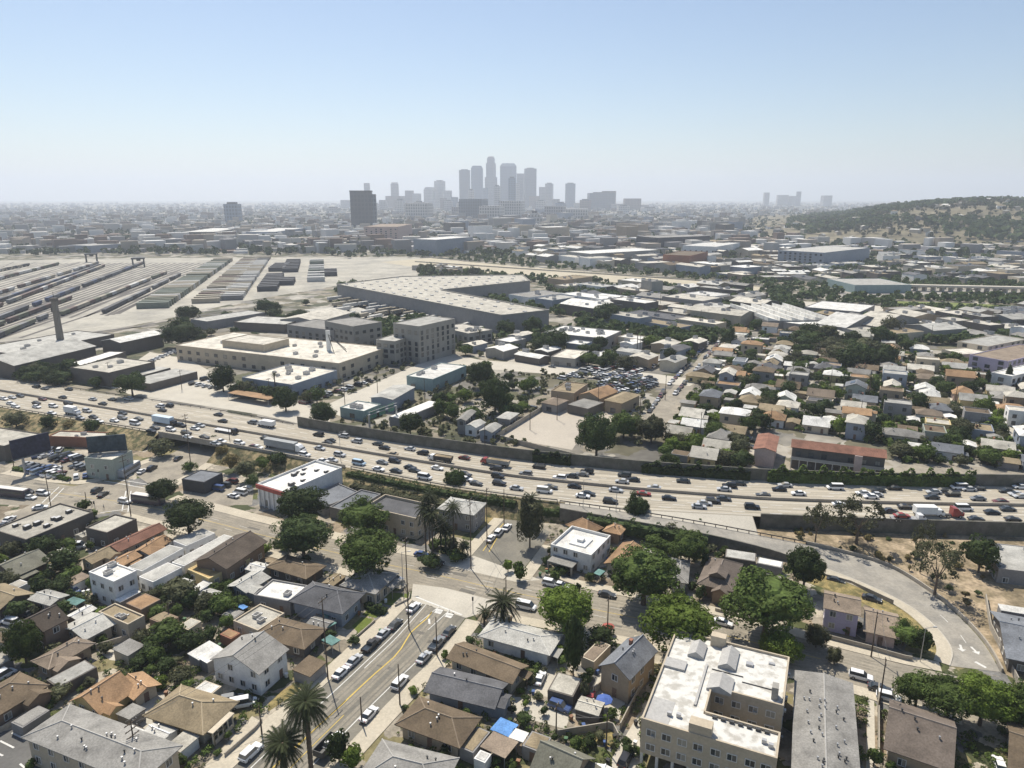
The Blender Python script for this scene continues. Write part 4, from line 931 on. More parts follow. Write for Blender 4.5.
M('pale sheds with peaked roof left of the loft block', (285,318),(318,322),(345,312), 7, G, 'cream', 'grey', name='shed', cat='shed', pitch=.15, win=False)
mo = M('long two-storey motel with red roof slope and dark galleries', (793,440),(791,447),(887,458), 8, G, 'red', 'dark', 2, name='motel', cat='motel', ridge='x', pitch=.42, fh=3.9, gap=4, ww=1.5, wh=1.5)
M('pink walled end wing of the motel with pale flat roof', (758,434),(753,449),(776,452), 6.5, G, 'red', 'pink', 2, name='motel_wing', cat='motel', ridge='y', pitch=.25, win=False)
M('white sawtooth-roofed factory with many parallel ridges', (751,306),(768,321),(826,316), 7, 'saw', 'white', 'grey', name='factory', cat='factory', win=False)
M('three-gabled white warehouse roof nearest the sawtooth factory', (822,322),(846,328),(872,318), 7, G, 'white', 'grey', win=False, pitch=.2, ridge='y')
M('white twin-gabled warehouse right of the three-gabled roof', (856,321),(878,327),(905,317), 7, G, 'cream', 'grey', win=False, pitch=.2, ridge='y')
M('white flat freight shed above the gabled white warehouses', (786,322),(826,328),(838,322), 6, rc='white', wc='grey', win=False)
M('long pale shed with dark eaves beyond the gabled warehouses', (800,309),(860,312.5),(890,307), 6, rc='white', wc='grey', win=False)
M('long teal-roofed rail depot beside the viaduct', (836,279),(855,285.5),(906,284), 8, rc='pale', wc='teal', name='depot', cat='warehouse', win=False)
M('striped white and grey five-storey apartment slab', (806,249),(824,253),(870,248), 20, rc='pale', wc='bluegrey', st=5, name='apartment_slab', cat='apartment building', gap=7, fh=3.8, ww=3.0, wh=2.4)
M('white modern block with pale volumes left of the apartment slab', (703,244),(716,247),(740,243), 18, rc='white', wc='white', st=4, name='modern_block', cat='building', gap=9)
M('long very dark glass building on the far river bank', (655,234),(658,238),(710,236), 24, rc='grey', wc='charcoal', name='glass_building', cat='office building', win=False)
M('pink multi-storey block with red rooftop sign frame', (374,224),(398,227),(412,224), 36, rc='rose', wc='pink', st=8, name='housing_block', cat='apartment building', gap=10, fh=4.2, ww=3, wh=2)
M('grey windowless slab beyond the river channel', (433,237),(436,240),(473,237), 26, rc='white', wc='bluegrey', name='slab_building', cat='building', win=False)
M('long white quay shed on the far bank of the river channel', (585,251),(590,254),(660,250), 14, rc='white', wc='pale' if 'pale' in WALL else 'concrete', name='quay_shed', cat='warehouse', win=False)
M('grey concrete silo works beside the river channel', (647,280),(652,282),(658,280.4), 15, rc='grey', wc='concrete', name='silo_works', cat='factory', win=False, units=3)
M('brown brick warehouse block right of the river bridge', (680,252),(690,256),(708,252), 18, rc='brown', wc='rust', st=3, name='brick_warehouse', cat='warehouse', gap=9)
M('long dark arched hall above the curving rail yard', (86,242),(90,246),(148,242), 12, rc='pale', wc='bluegrey', name='hall', cat='warehouse', win=False)
M('white warehouse with dark eaves at the yard head', (208,229),(214,232),(240,228), 16, rc='white', wc='dark', win=False)
M('long white-roofed distribution shed right of the yard head', (270,229),(275,232),(305,228), 15, rc='white', wc='bluegrey', win=False)
M('pale stucco apartment house with flat roof beside the cypress row', (963,341),(988,347),(1016,338), 9, rc='pale', wc='cream', st=3, name='apartment_house', cat='apartment building', gap=6)
M('low pale flat-roofed house in front of the stucco apartment house', (953,349),(963,355),(985,350), 6, rc='cream', wc='beige', name='house', cat='house')
M('pinkish lavender apartment block at the right edge', (985,352),(1008,362),(1022,345), 9, rc='rose', wc='lav', st=3, name='apartment_block', cat='apartment building', gap=5)
M('white cubic house below the lavender apartment block', (1000,371),(1012,377),(1040,362), 7, rc='white', wc='white', st=2, name='house', cat='house', gap=5)
# galleries of the motel
w, d = dims(mo); m = MB(); m.box(-w/2,-d/2-1.7,3.75,w/2,-d/2-.08,3.95); m.build('gallery', M_TRIM, mo)
MB().box(-w/2,-d/2-1.7,3.96,w/2,-d/2-1.62,4.9).build('railing', M_METAL, mo)
for k in range(12): MB().box(-w/2+k*w/11-.12,-d/2-1.6,0,-w/2+k*w/11+.12,-d/2-1.4,3.74).build('post', M_TRIM, mo)
for t0, t1 in ((.68,.76),): MB().box(-w/2+w*t0,-d/2-2.2,0,-w/2+w*t1,-d/2-1.75,8.2).build('stair_front', wall_m('pink'), mo)
# tower at the left, sign on the depot roof, viaduct
b = P(62,349,UP)
t = thing('water_tower', 'tall thin weathered concrete tower with bracketed top by the rail yard', 'tower', b)
MB().loft([[(x*s,y*s,z) for x, y in ((-1,-1),(1,-1),(1,1),(-1,1))] for s, z in ((1.7,-.3),(1.4,16),(1.25,31))]).build('shaft', wall_m('weathered'), t)
MB().box(-1.7,-1.7,31.01,1.7,1.7,33).build('top_chamber', wall_m('dark'), t); MB().box(-2.6,-.6,24,-1.55,.6,27).build('bracket', M_DARKMETAL, t)
MB().tube((0,0,33.5),(0,0,37),.25,.1,6).build('mast', M_DARKMETAL, t)
b = P(329,351,UP+9)
t = thing('roof_sign', 'white lattice sign mast with stays on the depot roof', 'sign', (b.x,b.y,UP+9.05))
MB().box(-1.2,-.4,0,1.2,.4,12).build('sign_panel', wall_m('white'), t)
for q in ((9,4),(11,-3),(5,-8)): MB().tube((0,0,10),(*q,0),.22,.22,5).build('stay', M_DARKMETAL, t)
a0, b0 = P(838,289,UP), P(1060,294,UP)
t = thing('viaduct', 'long pale concrete rail viaduct crossing behind the park strip', 'bridge', (0,0,0))
wall_along('deck', resample([a0,b0],20), UP+4.5, UP+6.5, 9, M_CONC).parent = t
for p in resample([a0,b0], 26): MB().box(p.x-1,p.y-3,UP-.2,p.x+1,p.y+3,UP+4.49).build('pier', M_CONC, t)
for px0, py0, px1, py1, lab in ((415,262,760,285,'low concrete parapet on the near side of the river channel'),(415,257,760,279,'low concrete parapet on the far side of the river channel')):
    wall_along('river_wall', resample([P(px0,py0,UP),P(px1,py1,UP)],8), UP-.2, UP+1.6, .8, M_CONC, lab, 'wall')
# ------------------------------------------------------------------ houses of the quarter on the right
rotA = math.atan2((P(735,335,UP)-P(655,410,UP)).y, (P(735,335,UP)-P(655,410,UP)).x)
UA, VA = Vector((math.cos(rotA), math.sin(rotA), 0)), Vector((-math.sin(rotA), math.cos(rotA), 0))
RES = [(660,470),(672,412),(700,375),(722,350),(745,330),(790,330),(880,345),(960,362),(1060,372),(1060,478),(905,470),(892,452),(888,446),(790,430),(752,430),(742,470)]
RCOL = {'grey':'grey','pale':'pale grey','brown':'brown','tan':'tan','orange':'orange','beige':'beige','dkgrey':'dark grey','white':'white','rose':'pinkish','mauve':'mauve','slate':'slate','red':'red','cream':'cream'}
RTYPE = {H:'hip-roofed',G:'gabled',F_:'flat-roofed'}
o0 = P(740,420,UP); houses = []
for i in range(-20, 34):
    for j in range(-34, 18):
        p = o0+UA*(i*12.0+rnd.uniform(-1.3,1.3))+VA*(j*15.5+rnd.uniform(-2,2)+(i%2)*2)
        q = proj(p)
        if not inside(q, RES): continue
        if rnd.random() < .10: continue
        w, d = rnd.uniform(6.6,8.8), rnd.uniform(8.5,12)
        if not free(p.x, p.y, 4.0): continue
        rc = rnd.choice(['grey','grey','pale','pale','brown','tan','orange','beige','dkgrey','white','rose','white','slate','tan','orange','cream','brown','beige'])
        wc = rnd.choice(['cream','white','beige','grey','pink','bluegrey','tan','yellow','white','green'])
        rt = rnd.choices([G,H,F_],[.5,.35,.15])[0]; st = 2 if rnd.random() < .18 else 1
        lab = '%s %s %shouse with %s walls %s' % (RCOL[rc], RTYPE[rt], 'two-storey ' if st == 2 else '', {'bluegrey':'blue-grey'}.get(wc,wc), near_land(p))
        make_building('house', lab, 'house', p.x, p.y, UP, rotA+rnd.choice([0,0,math.pi/2])+rnd.uniform(-.04,.04), w, d, 3.4*st, rt, rc, wc, st, pitch=rnd.uniform(.4,.6), pane=False, gap=4.2, group='houses of the quarter beyond the freeway', oh=.6, ww=1.3, wh=1.4, chim=rnd.random()<.2, porch=rnd.choice((0,1,1,2,2)) if rt != F_ else 0, solar=rnd.random()<.16, vents=rnd.choice((0,1,2)))
        if rnd.random() < .55:                                   # back shed
            s = p+VA*(d*.5+4.5)+UA*rnd.uniform(-3,3)
            if free(s.x, s.y, 2.6) and inside(proj(s), RES):
                sc = rnd.choice(['white','pale','beige','tan','grey','brown'])
                make_building('garden_shed', '%s back-yard shed %s' % (RCOL[sc], near_land(s)), 'shed', s.x, s.y, UP, rotA, rnd.uniform(4,6), rnd.uniform(4,6.5), 2.6, rnd.choice([F_,G]), sc, rnd.choice(['cream','grey','tan']), 1, win=False, parapet=0, pitch=.25, group='back-yard sheds of the quarter')
# ------------------------------------------------------------------ works and warehouses of the middle distance
def fill(zone, n, ws, ds, hs, seed, rot, rcs, wcs, nm, cat, group, roofs=(F_,), units=0, gap=1.5, far=''):
    r = random.Random(seed); xs_ = [q[0] for q in zone]; ys_ = [q[1] for q in zone]; made = 0; tries = 0
    while made < n and tries < n*40:
        tries += 1
        px, py = r.uniform(min(xs_),max(xs_)), r.uniform(min(ys_),max(ys_))
        if not inside((px,py), zone): continue
        p = P(px,py,UP); w, d, h = r.uniform(*ws), r.uniform(*ds), r.uniform(*hs)
        if not free(p.x, p.y, min(w,d)*.5+gap): continue
        rc, wc, rt = r.choice(rcs), r.choice(wcs), r.choice(roofs)
        lab = '%s %s %s %s' % (RCOL[rc], RTYPE[rt], nm.replace('_',' '), near_land(p))
        make_building(nm, lab, cat, p.x, p.y, UP, rot+r.choice([0,math.pi/2])+r.uniform(-.06,.06), w, d, h, rt, rc, wc, 1, pitch=.2, win=False, units=units, unitsize=3, group=group, oh=.4)
        made += 1
IND = ['white','white','pale','beige','cream','grey','cream','tan','pale','dkgrey']
WI = ['concrete','grey','beige','white','bluegrey','dark','tan','dark','cream']
fill([(440,345),(500,338),(640,345),(700,345),(680,372),(600,362),(520,372),(470,356)], 16, (9,22),(9,18),(4,6), 3, .9, IND, WI, 'workshop', 'workshop', 'workshops between the depot and the side street', (F_,G), 1)
fill([(510,295),(560,285),(660,288),(760,292),(770,322),(730,330),(640,332),(560,312)], 34, (18,50),(14,34),(5,9), 4, .75, IND, WI, 'warehouse', 'warehouse', 'warehouses before the river', (F_,F_,G), 3)
fill([(880,318),(1040,312),(1040,345),(960,340),(890,345),(760,335),(770,326)], 30, (14,34),(12,24),(4,8), 5, .3, IND, WI, 'warehouse', 'warehouse', 'warehouses behind the quarter', (F_,G), 2)
fill([(750,262),(830,258),(900,258),(1040,262),(1040,286),(900,281),(830,284),(770,284)], 64, (14,44),(12,28),(5,9), 6, .1, IND, WI, 'freight_shed', 'warehouse', 'freight sheds beyond the viaduct', (F_,F_,G), 2)
fill([(480,246),(640,240),(760,250),(820,262),(760,282),(660,272),(540,262)], 130, (14,46),(12,30),(5,13), 8, .5, IND+['brown','dkgrey'], WI, 'river_warehouse', 'warehouse', 'warehouses on the far river bank', (F_,F_,G), 1)
fill([(0,246),(0,222),(200,220),(430,226),(430,252),(260,250),(150,250)], 80, (20,60),(14,36),(5,13), 9, .2, IND, WI, 'yard_warehouse', 'warehouse', 'warehouses behind the rail yard', (F_,), 1)
fill([(345,270),(430,264),(500,268),(470,275),(390,277),(352,281)], 8, (14,30),(10,20),(4,7), 10, .7, IND, WI, 'workshop', 'workshop', 'workshops along the river', (F_,), 1)
fill([(740,232),(1040,228),(1040,258),(760,255)], 80, (14,36),(10,22),(5,11), 11, .4, IND+['brown','grey','dkgrey'], WI, 'distant_block', 'building', 'blocks under the hillside', (F_,G), 0)
fill([(440,216),(740,214),(740,240),(440,240)], 56, (26,70),(22,50),(12,34), 12, .5, IND+['brown','grey'], WI, 'city_block', 'building', 'blocks at the foot of the skyline', (F_,), 0)
# far city: one mass
def city_mass(name, n, yr, seed, hs, ws, m, avoid=None):
    r = random.Random(seed); mb = MB()
    for _ in range(n):
        Y = math.exp(r.uniform(math.log(yr[0]), math.log(yr[1]))); X = r.uniform(-1,1)*Y*.86
        if avoid and avoid(X, Y): continue
        w, d = r.uniform(*ws), r.uniform(*ws)*.7; h = hs[0]+(hs[1]-hs[0])*r.random()**3; a = r.choice([.2,.5,.75]); c, s = math.cos(a), math.sin(a)
        pl = [(X+c*x-s*y, Y+s*x+c*y) for x, y in ((-w/2,-d/2),(w/2,-d/2),(w/2,d/2),(-w/2,d/2))]
        mb.prism(pl, UP-1, UP+h, r.randrange(len(m)), bottom=False)
    kind(mb.build(name, m), 'stuff')
onhill = lambda X, Y: hill_h(X, Y) > 3
def hill_h(X, Y):
    if Y < 1150 or Y > 4200 or X < 300: return 0.0
    px = 512+FPX*X/(Y*CP)
    A = interp([(690,0),(740,2),(800,14),(850,32),(880,52),(920,72),(960,77),(1030,80),(1150,90),(1500,94)], px)
    s = max(0, min(1, (Y-1250)/850)); s = s*s*(3-2*s)
    n = math.sin(X*.011+Y*.004)*math.sin(Y*.013-X*.003)*.5+math.sin(X*.031+2)*math.sin(Y*.027)*.25
    return max(0, A*s*(1+.30*n*(1-s*.55))-2)*(1 if Y < 3000 else max(0, 1-(Y-3000)/1200))
FARM = [mat('far roof pale', (.48,.46,.42), .9, 0, fvar=0, rand=0), mat('far roof grey', (.27,.26,.25), .9, 0, fvar=0), mat('far wall tan', (.36,.31,.25), .9, 0, fvar=0), mat('far roof white', (.62,.61,.58), .9, 0, fvar=0), mat('far brown', (.20,.15,.12), .9, 0, fvar=0)]
city_mass('distant_city', 9000, (1250, 11000), 21, (4,24), (10,40), FARM, onhill)
# hillside
mb = MB(); nx, ny = 90, 60; vs = []
for j in range(ny):
    Y = lerp(1150, 4200, (j/(ny-1))**1.4)
    for i in range(nx):
        X = lerp(300, 6500, (i/(nx-1))**1.5); vs.append((X, Y, UP-.5+hill_h(X,Y)))
mb.add(vs, [(j*nx+i, j*nx+i+1, (j+1)*nx+i+1, (j+1)*nx+i) for j in range(ny-1) for i in range(nx-1)])
kind(mb.build('hills', mat('hillside scrub', (.15,.13,.08), .95, .35, .012, .08, .35, col2=(.25,.215,.145), lo=.50, hi=.66), smooth=True), 'structure')
# ------------------------------------------------------------------ skyline
def facade(name, col, dark=.55):
    m = mat(name, col, .5, .05, .01, .05, .05, spec=.5); n = m.node_tree.nodes; l = m.node_tree.links
    tc = n.new('ShaderNodeTexCoord'); br = n.new('ShaderNodeTexBrick'); br.offset = 0; br.inputs['Scale'].default_value = 1.0
    br.inputs['Brick Width'].default_value = 11.0; br.inputs['Row Height'].default_value = 13.0; br.inputs['Mortar Size'].default_value = 2.2
    br.inputs['Color1'].default_value = (*[c*dark for c in col],1); br.inputs['Color2'].default_value = (*[c*dark*.8 for c in col],1); br.inputs['Mortar'].default_value = (*col,1)
    cx = n.new('ShaderNodeCombineXYZ'); sp = n.new('ShaderNodeSeparateXYZ'); ad = n.new('ShaderNodeMath'); ad.operation = 'ADD'
    l.new(tc.outputs['Object'], sp.inputs[0]); l.new(sp.outputs[0], ad.inputs[0]); l.new(sp.outputs[1], ad.inputs[1]); l.new(ad.outputs[0], cx.inputs[0]); l.new(sp.outputs[2], cx.inputs[1]); l.new(cx.outputs[0], br.inputs['Vector'])
    l.new(br.outputs['Color'], n['Principled BSDF'].inputs['Base Color']); return m
FC = [facade('glass facade dark', (.09,.11,.14), .35), facade('stone facade grey', (.36,.34,.33), .4), facade('concrete facade pale', (.52,.49,.45), .45), facade('glass facade blue', (.15,.20,.27), .4), facade('brown facade', (.22,.16,.13), .4)]
def tower(x0, x1, yt, Y, label, fc, cap=None, depth=None, steps=None):
    a0, b0 = PD(x0,yt,Y), PD(x1,yt,Y); w = b0.x-a0.x; hz = a0.z-UP; d = depth or w*.9
    t = thing('skyscraper', label, 'skyscraper', ((a0.x+b0.x)/2, Y+d/2, UP), rnd.uniform(-.25,.1)*(0 if w > 150 else 1), 'towers of the distant skyline')
    w *= .94; FOOT.append((t.location.x, t.location.y, w, 0, w, d))
    if steps:
        z = -1; lo = MB()
        for fw, fz in steps:
            lo.box(-w*fw/2,-d*fw/2,z,w*fw/2,d*fw/2,hz*fz); z = hz*fz+.01
        lo.build('shaft', FC[fc], t)
    else: MB().box(-w/2,-d/2,-1,w/2,d/2,hz).build('shaft', FC[fc], t)
    k = (steps[-1][0] if steps else 1)*.5
    if cap == 'flat': MB().box(-w*.3*k*2,-d*.3*k*2,hz+.01,w*.3*k*2,d*.3*k*2,hz+7).build('roof_plant', M_DARKMETAL, t)
    if cap == 'crown': MB().loft([[(w*k*r*math.cos(q*math.pi/6),d*k*r*math.sin(q*math.pi/6),z) for q in range(12)] for r, z in ((.98,hz+.01),(.9,hz+10),(.75,hz+15))]).build('crown', FC[2], t)
    if cap == 'chamfer': MB().loft([[(sx*w*r/2,sy*d*r/2,z) for sx, sy in ((-1,-1),(1,-1),(1,1),(-1,1))] for r, z in ((1,hz+.01),(.72,hz+24))]).build('crown', FC[fc], t)
    return t
D0 = 6400
for a in ((487,494.6,158,D0,'tallest stepped skyscraper with a round crown, highest of the skyline',1,'crown',None,[(1.6,.62),(1.25,.9),(1,1)]),
 (470.5,483,168.5,D0-60,'blue-grey skyscraper with chamfered top just left of the tallest',3,'chamfer'),(458.5,470,170,D0+40,'flat-topped glass skyscraper at the left end of the central cluster',0,'flat'),
 (499.5,517,166,D0+60,'broad rounded-top skyscraper just right of the tallest',3,'chamfer'),(517,524.5,173.5,D0+120,'slim grey slab between two broad skyscrapers',1,None),(524.5,536.5,168.5,D0-40,'dark flat-topped skyscraper at the right end of the central cluster',0,'flat'),
 (539,546,187,D0,'low grey shoulder block left of a flat-topped mid tower',1,None),(545.5,553.5,183.5,D0+90,'flat-topped mid tower right of the central cluster',1,'flat'),(565.5,576,183.5,D0,'lone square mid tower standing apart on the right',3,'flat'),
 (589,616,193,D0-900,'broad dark slab office block right of the lone tower',0,'flat'),(603,617,191,D0-860,'taller part behind the broad dark slab',4,None),(625,642,198.5,D0-900,'low dark block at the right end of the skyline',4,None),
 (460,486,199,3300,'wide dark building at the foot of the central cluster',0,None),(480,503,206,3100,'wide pale grey building before the central cluster',2,None),
 (363.5,369,183,D0,'narrow tower peeping over the low black tower',1,None),(390,398,184,D0,'grey tower with domed top between the black tower and the core',1,'crown'),(386,403,196,D0-200,'low wide base block under the domed tower',4,None),
 (404.5,413,190.5,D0,'twin blocky tower, left half',4,None),(412.5,420,193.5,D0-100,'twin blocky tower, lower right half',1,None),(424,434,190,D0,'grey tower with sloped shoulder left of the slim pale tower',2,'chamfer'),
 (434.5,444,181,D0+80,'slim pale tower between two lower blocks',2,'flat'),(444,451,190.5,D0,'square tower right of the slim pale tower',1,None),(340,350,200,D0,'small faint block left of the low black tower',1,None),
 (222.5,237,204,2800,'isolated dark slab on the flat plain to the left',3,'flat'),(452,462,207,3500,'short grey tower block before the cluster',1,None),
 (524,546,213,2500,'white ziggurat-like block below the dark skyscraper',2,'flat',None,[(1,.6),(.7,.85),(.4,1)]),(546,566,206,3400,'grey mid-rise block below the lone tower',1,None),(566,590,209,3300,'long low pale block right of the white ziggurat block',2,None),(405,430,203,3300,'long pale mid-rise before the twin tower',2,None),(500,524,201,3500,'pale mid-rise strip before the rounded-top skyscraper',2,None)):
    tower(*a)
for k, (x0, x1, y) in enumerate(((765,770,192.5),(779,790,195),(790,797,196),(797.5,802,191.5),(824,833,195.5))):
    tower(x0, x1, y, 7800, ['thin faint tower at the left of the far cluster','wide faint block of the far cluster','low faint block between two far towers','tallest faint tower of the far cluster','separate faint block right of the far cluster'][k], 1)
for k, (x0, x1, y, f_) in enumerate(((372,378,204,2),(379,386,200,1),(413,424,202,4),(420,430,205,2),(444,452,201,1),(451,458,197,3),(456,463,203,2),(483,488,188,3),(494,500,186,1),(514,520,183,2),(508,516,178,3),(529,540,196,4),(536,546,201,2),(552,560,199,1),(556,566,203,3),(574,584,203,2),(580,592,200,4),(612,624,204,1),(618,630,206,2),(640,650,205,1),(642,660,208,2),(355,362,204,2),(326,338,208,1),(300,312,210,2),(468,474,190,2),(440,446,198,4),(395,404,200,2),(602,614,206,3),(262,280,211,4),(660,676,209,1))):
    tower(x0, x1, y, (5000,5400,4600,5900)[k%4], '%s mid-rise packed among the skyline towers %s' % (['dark','grey','pale','bluish','brownish'][f_], ['left of the core','under the core','right of the core'][0 if x0 < 455 else 1 if x0 < 545 else 2]), f_, ('flat',None)[k%2])
a0, b0 = PD(348.6,191.5,2300), PD(370,190,2300)
t = thing('office_tower', 'low black slab tower standing alone left of the skyline', 'office tower', ((a0.x+b0.x)/2, 2325, UP), .12)
w = (b0.x-a0.x); MB().box(-w/2,-22,-1,w/2,22,a0.z-UP).build('shaft', facade('black facade', (.055,.055,.06), .7), t)
MB().box(-w/2-1,-23,a0.z-UP+.01,w/2+1,23,a0.z-UP+3).build('roof_band', M_DARKMETAL, t); MB().box(w/2+.01,-16,-1,w/2+12,16,a0.z-UP-8).build('stair_core', FC[0], t)
FOOT.append((t.location.x,t.location.y,60,0,90,60))
# ------------------------------------------------------------------ trees
def leaf_m(name, col, var=.35):
    m = mat(name, col, .8, var, .3, 1.0, .38, rand=.32, spec=.15)
    n = m.node_tree.nodes; l = m.node_tree.links; b = n['Principled BSDF']; out = n['Material Output']
    tr = n.new('ShaderNodeBsdfTranslucent'); mx = n.new('ShaderNodeMixShader'); mx.inputs[0].default_value = .28
    src = b.inputs['Base Color'].links[0].from_socket; l.new(src, tr.inputs['Color']); l.new(b.outputs[0], mx.inputs[1]); l.new(tr.outputs[0], mx.inputs[2]); l.new(mx.outputs[0], out.inputs['Surface'])
    return m
LEAF = dict(bright=leaf_m('leaves bright green', (.112,.158,.028)), mid=leaf_m('leaves mid green', (.082,.118,.03)), dark=leaf_m('leaves dark green', (.052,.076,.025)), olive=leaf_m('leaves grey olive', (.10,.105,.055)), dry=leaf_m('leaves dry brown', (.17,.14,.06)))
def crown_mesh(seed, blobs, cards, size, rin=.62, rb=.36, flat=.0, core=True):
    r = random.Random(seed); mb = MB()
    def rdir():
        z = r.uniform(-1,1); a = r.uniform(0,2*math.pi); s = math.sqrt(1-z*z); return Vector((s*math.cos(a), s*math.sin(a), z))
    if core:  # unseen inner lobes, added to stop light passing through the crown
        for q in range(6):
            c = rdir()*.22; rings = []; k = 7; rr = .52
            for i in range(1, 5):
                ph = math.pi*i/5; rings.append([(c.x+rr*r.uniform(.85,1.1)*math.sin(ph)*math.cos(2*math.pi*j/k), c.y+rr*r.uniform(.85,1.1)*math.sin(ph)*math.sin(2*math.pi*j/k), c.z+rr*math.cos(ph)) for j in range(k)])
            mb.loft(rings)
    for bi in range(blobs):
        d = rdir()
        if d.z < -.62: d.z *= -.4; d.normalize()
        c = d*rin*r.uniform(.6,1.2)*(1.08+.09*math.sin(3*math.atan2(d.y,d.x)+seed)+.08*math.sin(2*math.atan2(d.y,d.x)+seed*2.1)); R = rb*r.uniform(.5,1.4)
        for k in range(cards):
            n = (rdir()+d*.45).normalized(); p = c+Vector((n.x*R, n.y*R, n.z*R*.85))*r.uniform(.75,1.05)
            nn = (n+rdir()*.55).normalized(); u = nn.orthogonal().normalized(); a = r.uniform(0,6.28); v = nn.cross(u)
            u, v = u*math.cos(a)+v*math.sin(a), v*math.cos(a)-u*math.sin(a); s = size*r.uniform(.6,1.3)
            mb.add([p-u*s, p-v*s*.62, p+u*s, p+v*s*.62], [(0,1,2,3)])
    return mb.mesh('crown', LEAF['mid'])
CROWN = dict(big=[crown_mesh(s, 92, 100, .047, .64, .25) for s in (1,2,3,14,15)], airy=[crown_mesh(s, 34, 60, .055, .75, .26, core=False) for s in (4,5)], mid=[crown_mesh(s, 30, 44, .095, .62, .34) for s in (6,7,8,16,17,18)], small=[crown_mesh(s, 12, 26, .17, .55, .42) for s in (9,10,11)], col=[crown_mesh(s, 70, 50, .10, .62, .38) for s in (12,)])
def trunk_mesh(seed, lift):
    r = random.Random(seed); mb = MB()
    mb.tube((0,0,-.02),(0,0,.6),.075,.05,7)
    for k in range(5):
        a = k*1.26+r.uniform(-.3,.3); mb.tube((0,0,.45),(.45*math.cos(a),.45*math.sin(a),.95),.035,.012,5)
    return mb.mesh('trunk', M_TRUNK)
TRUNKS = [trunk_mesh(s, 1) for s in (1,2,3)]
TN = {'bright':'bright green','mid':'mid green','dark':'dark green','olive':'greyish olive','dry':'dry brownish'}
def tree(x, y, z, R, Hc, lift, typ, leaf, label, name='tree', cat='tree', group=None, rz=None):
    t = thing(name, label, cat, (x,y,z), rnd.uniform(0,6.28) if rz is None else rz, group)
    o = link('crown', rnd.choice(CROWN[typ]), t, (0,0,lift+Hc*.46), 0, (R,R,Hc/2))
    o.material_slots[0].link = 'OBJECT'; o.material_slots[0].material = LEAF[leaf]
    th = lift+Hc*.55
    link('trunk', rnd.choice(TRUNKS), t, (0,0,0), 0, (max(2.2,R*.9),max(2.2,R*.9),th))
    FOOT.append((x,y,R*.5,0,R,R)); return t
def tpx(cx, cy, w, h, label, leaf='mid', typ='big', name='tree', cat='tree', lift=None, g=None, **k):
    g = gz(cx, cy+h/2-3) if g is None else g; zc = g+6
    for _ in range(4):
        p = P(cx, cy, zc); s = pxm(p); R = w/2/s; th = math.atan2(CAM_H-zc, math.hypot(p.x,p.y)); vv = (h/s)**2-(2*R*math.sin(th))**2
        Hc = math.sqrt(max(vv, (1.0*R*math.cos(th))**2))/math.cos(th); Hc = max(1.4*R, min(8*R, Hc)); lf = ((.10*Hc+.8) if R > 5 and g == 0 else .04*Hc) if lift is None else lift; zc = g+lf+Hc/2
    return tree(p.x, p.y, g, R, Hc, lf, typ, leaf, label, name, cat, **k)
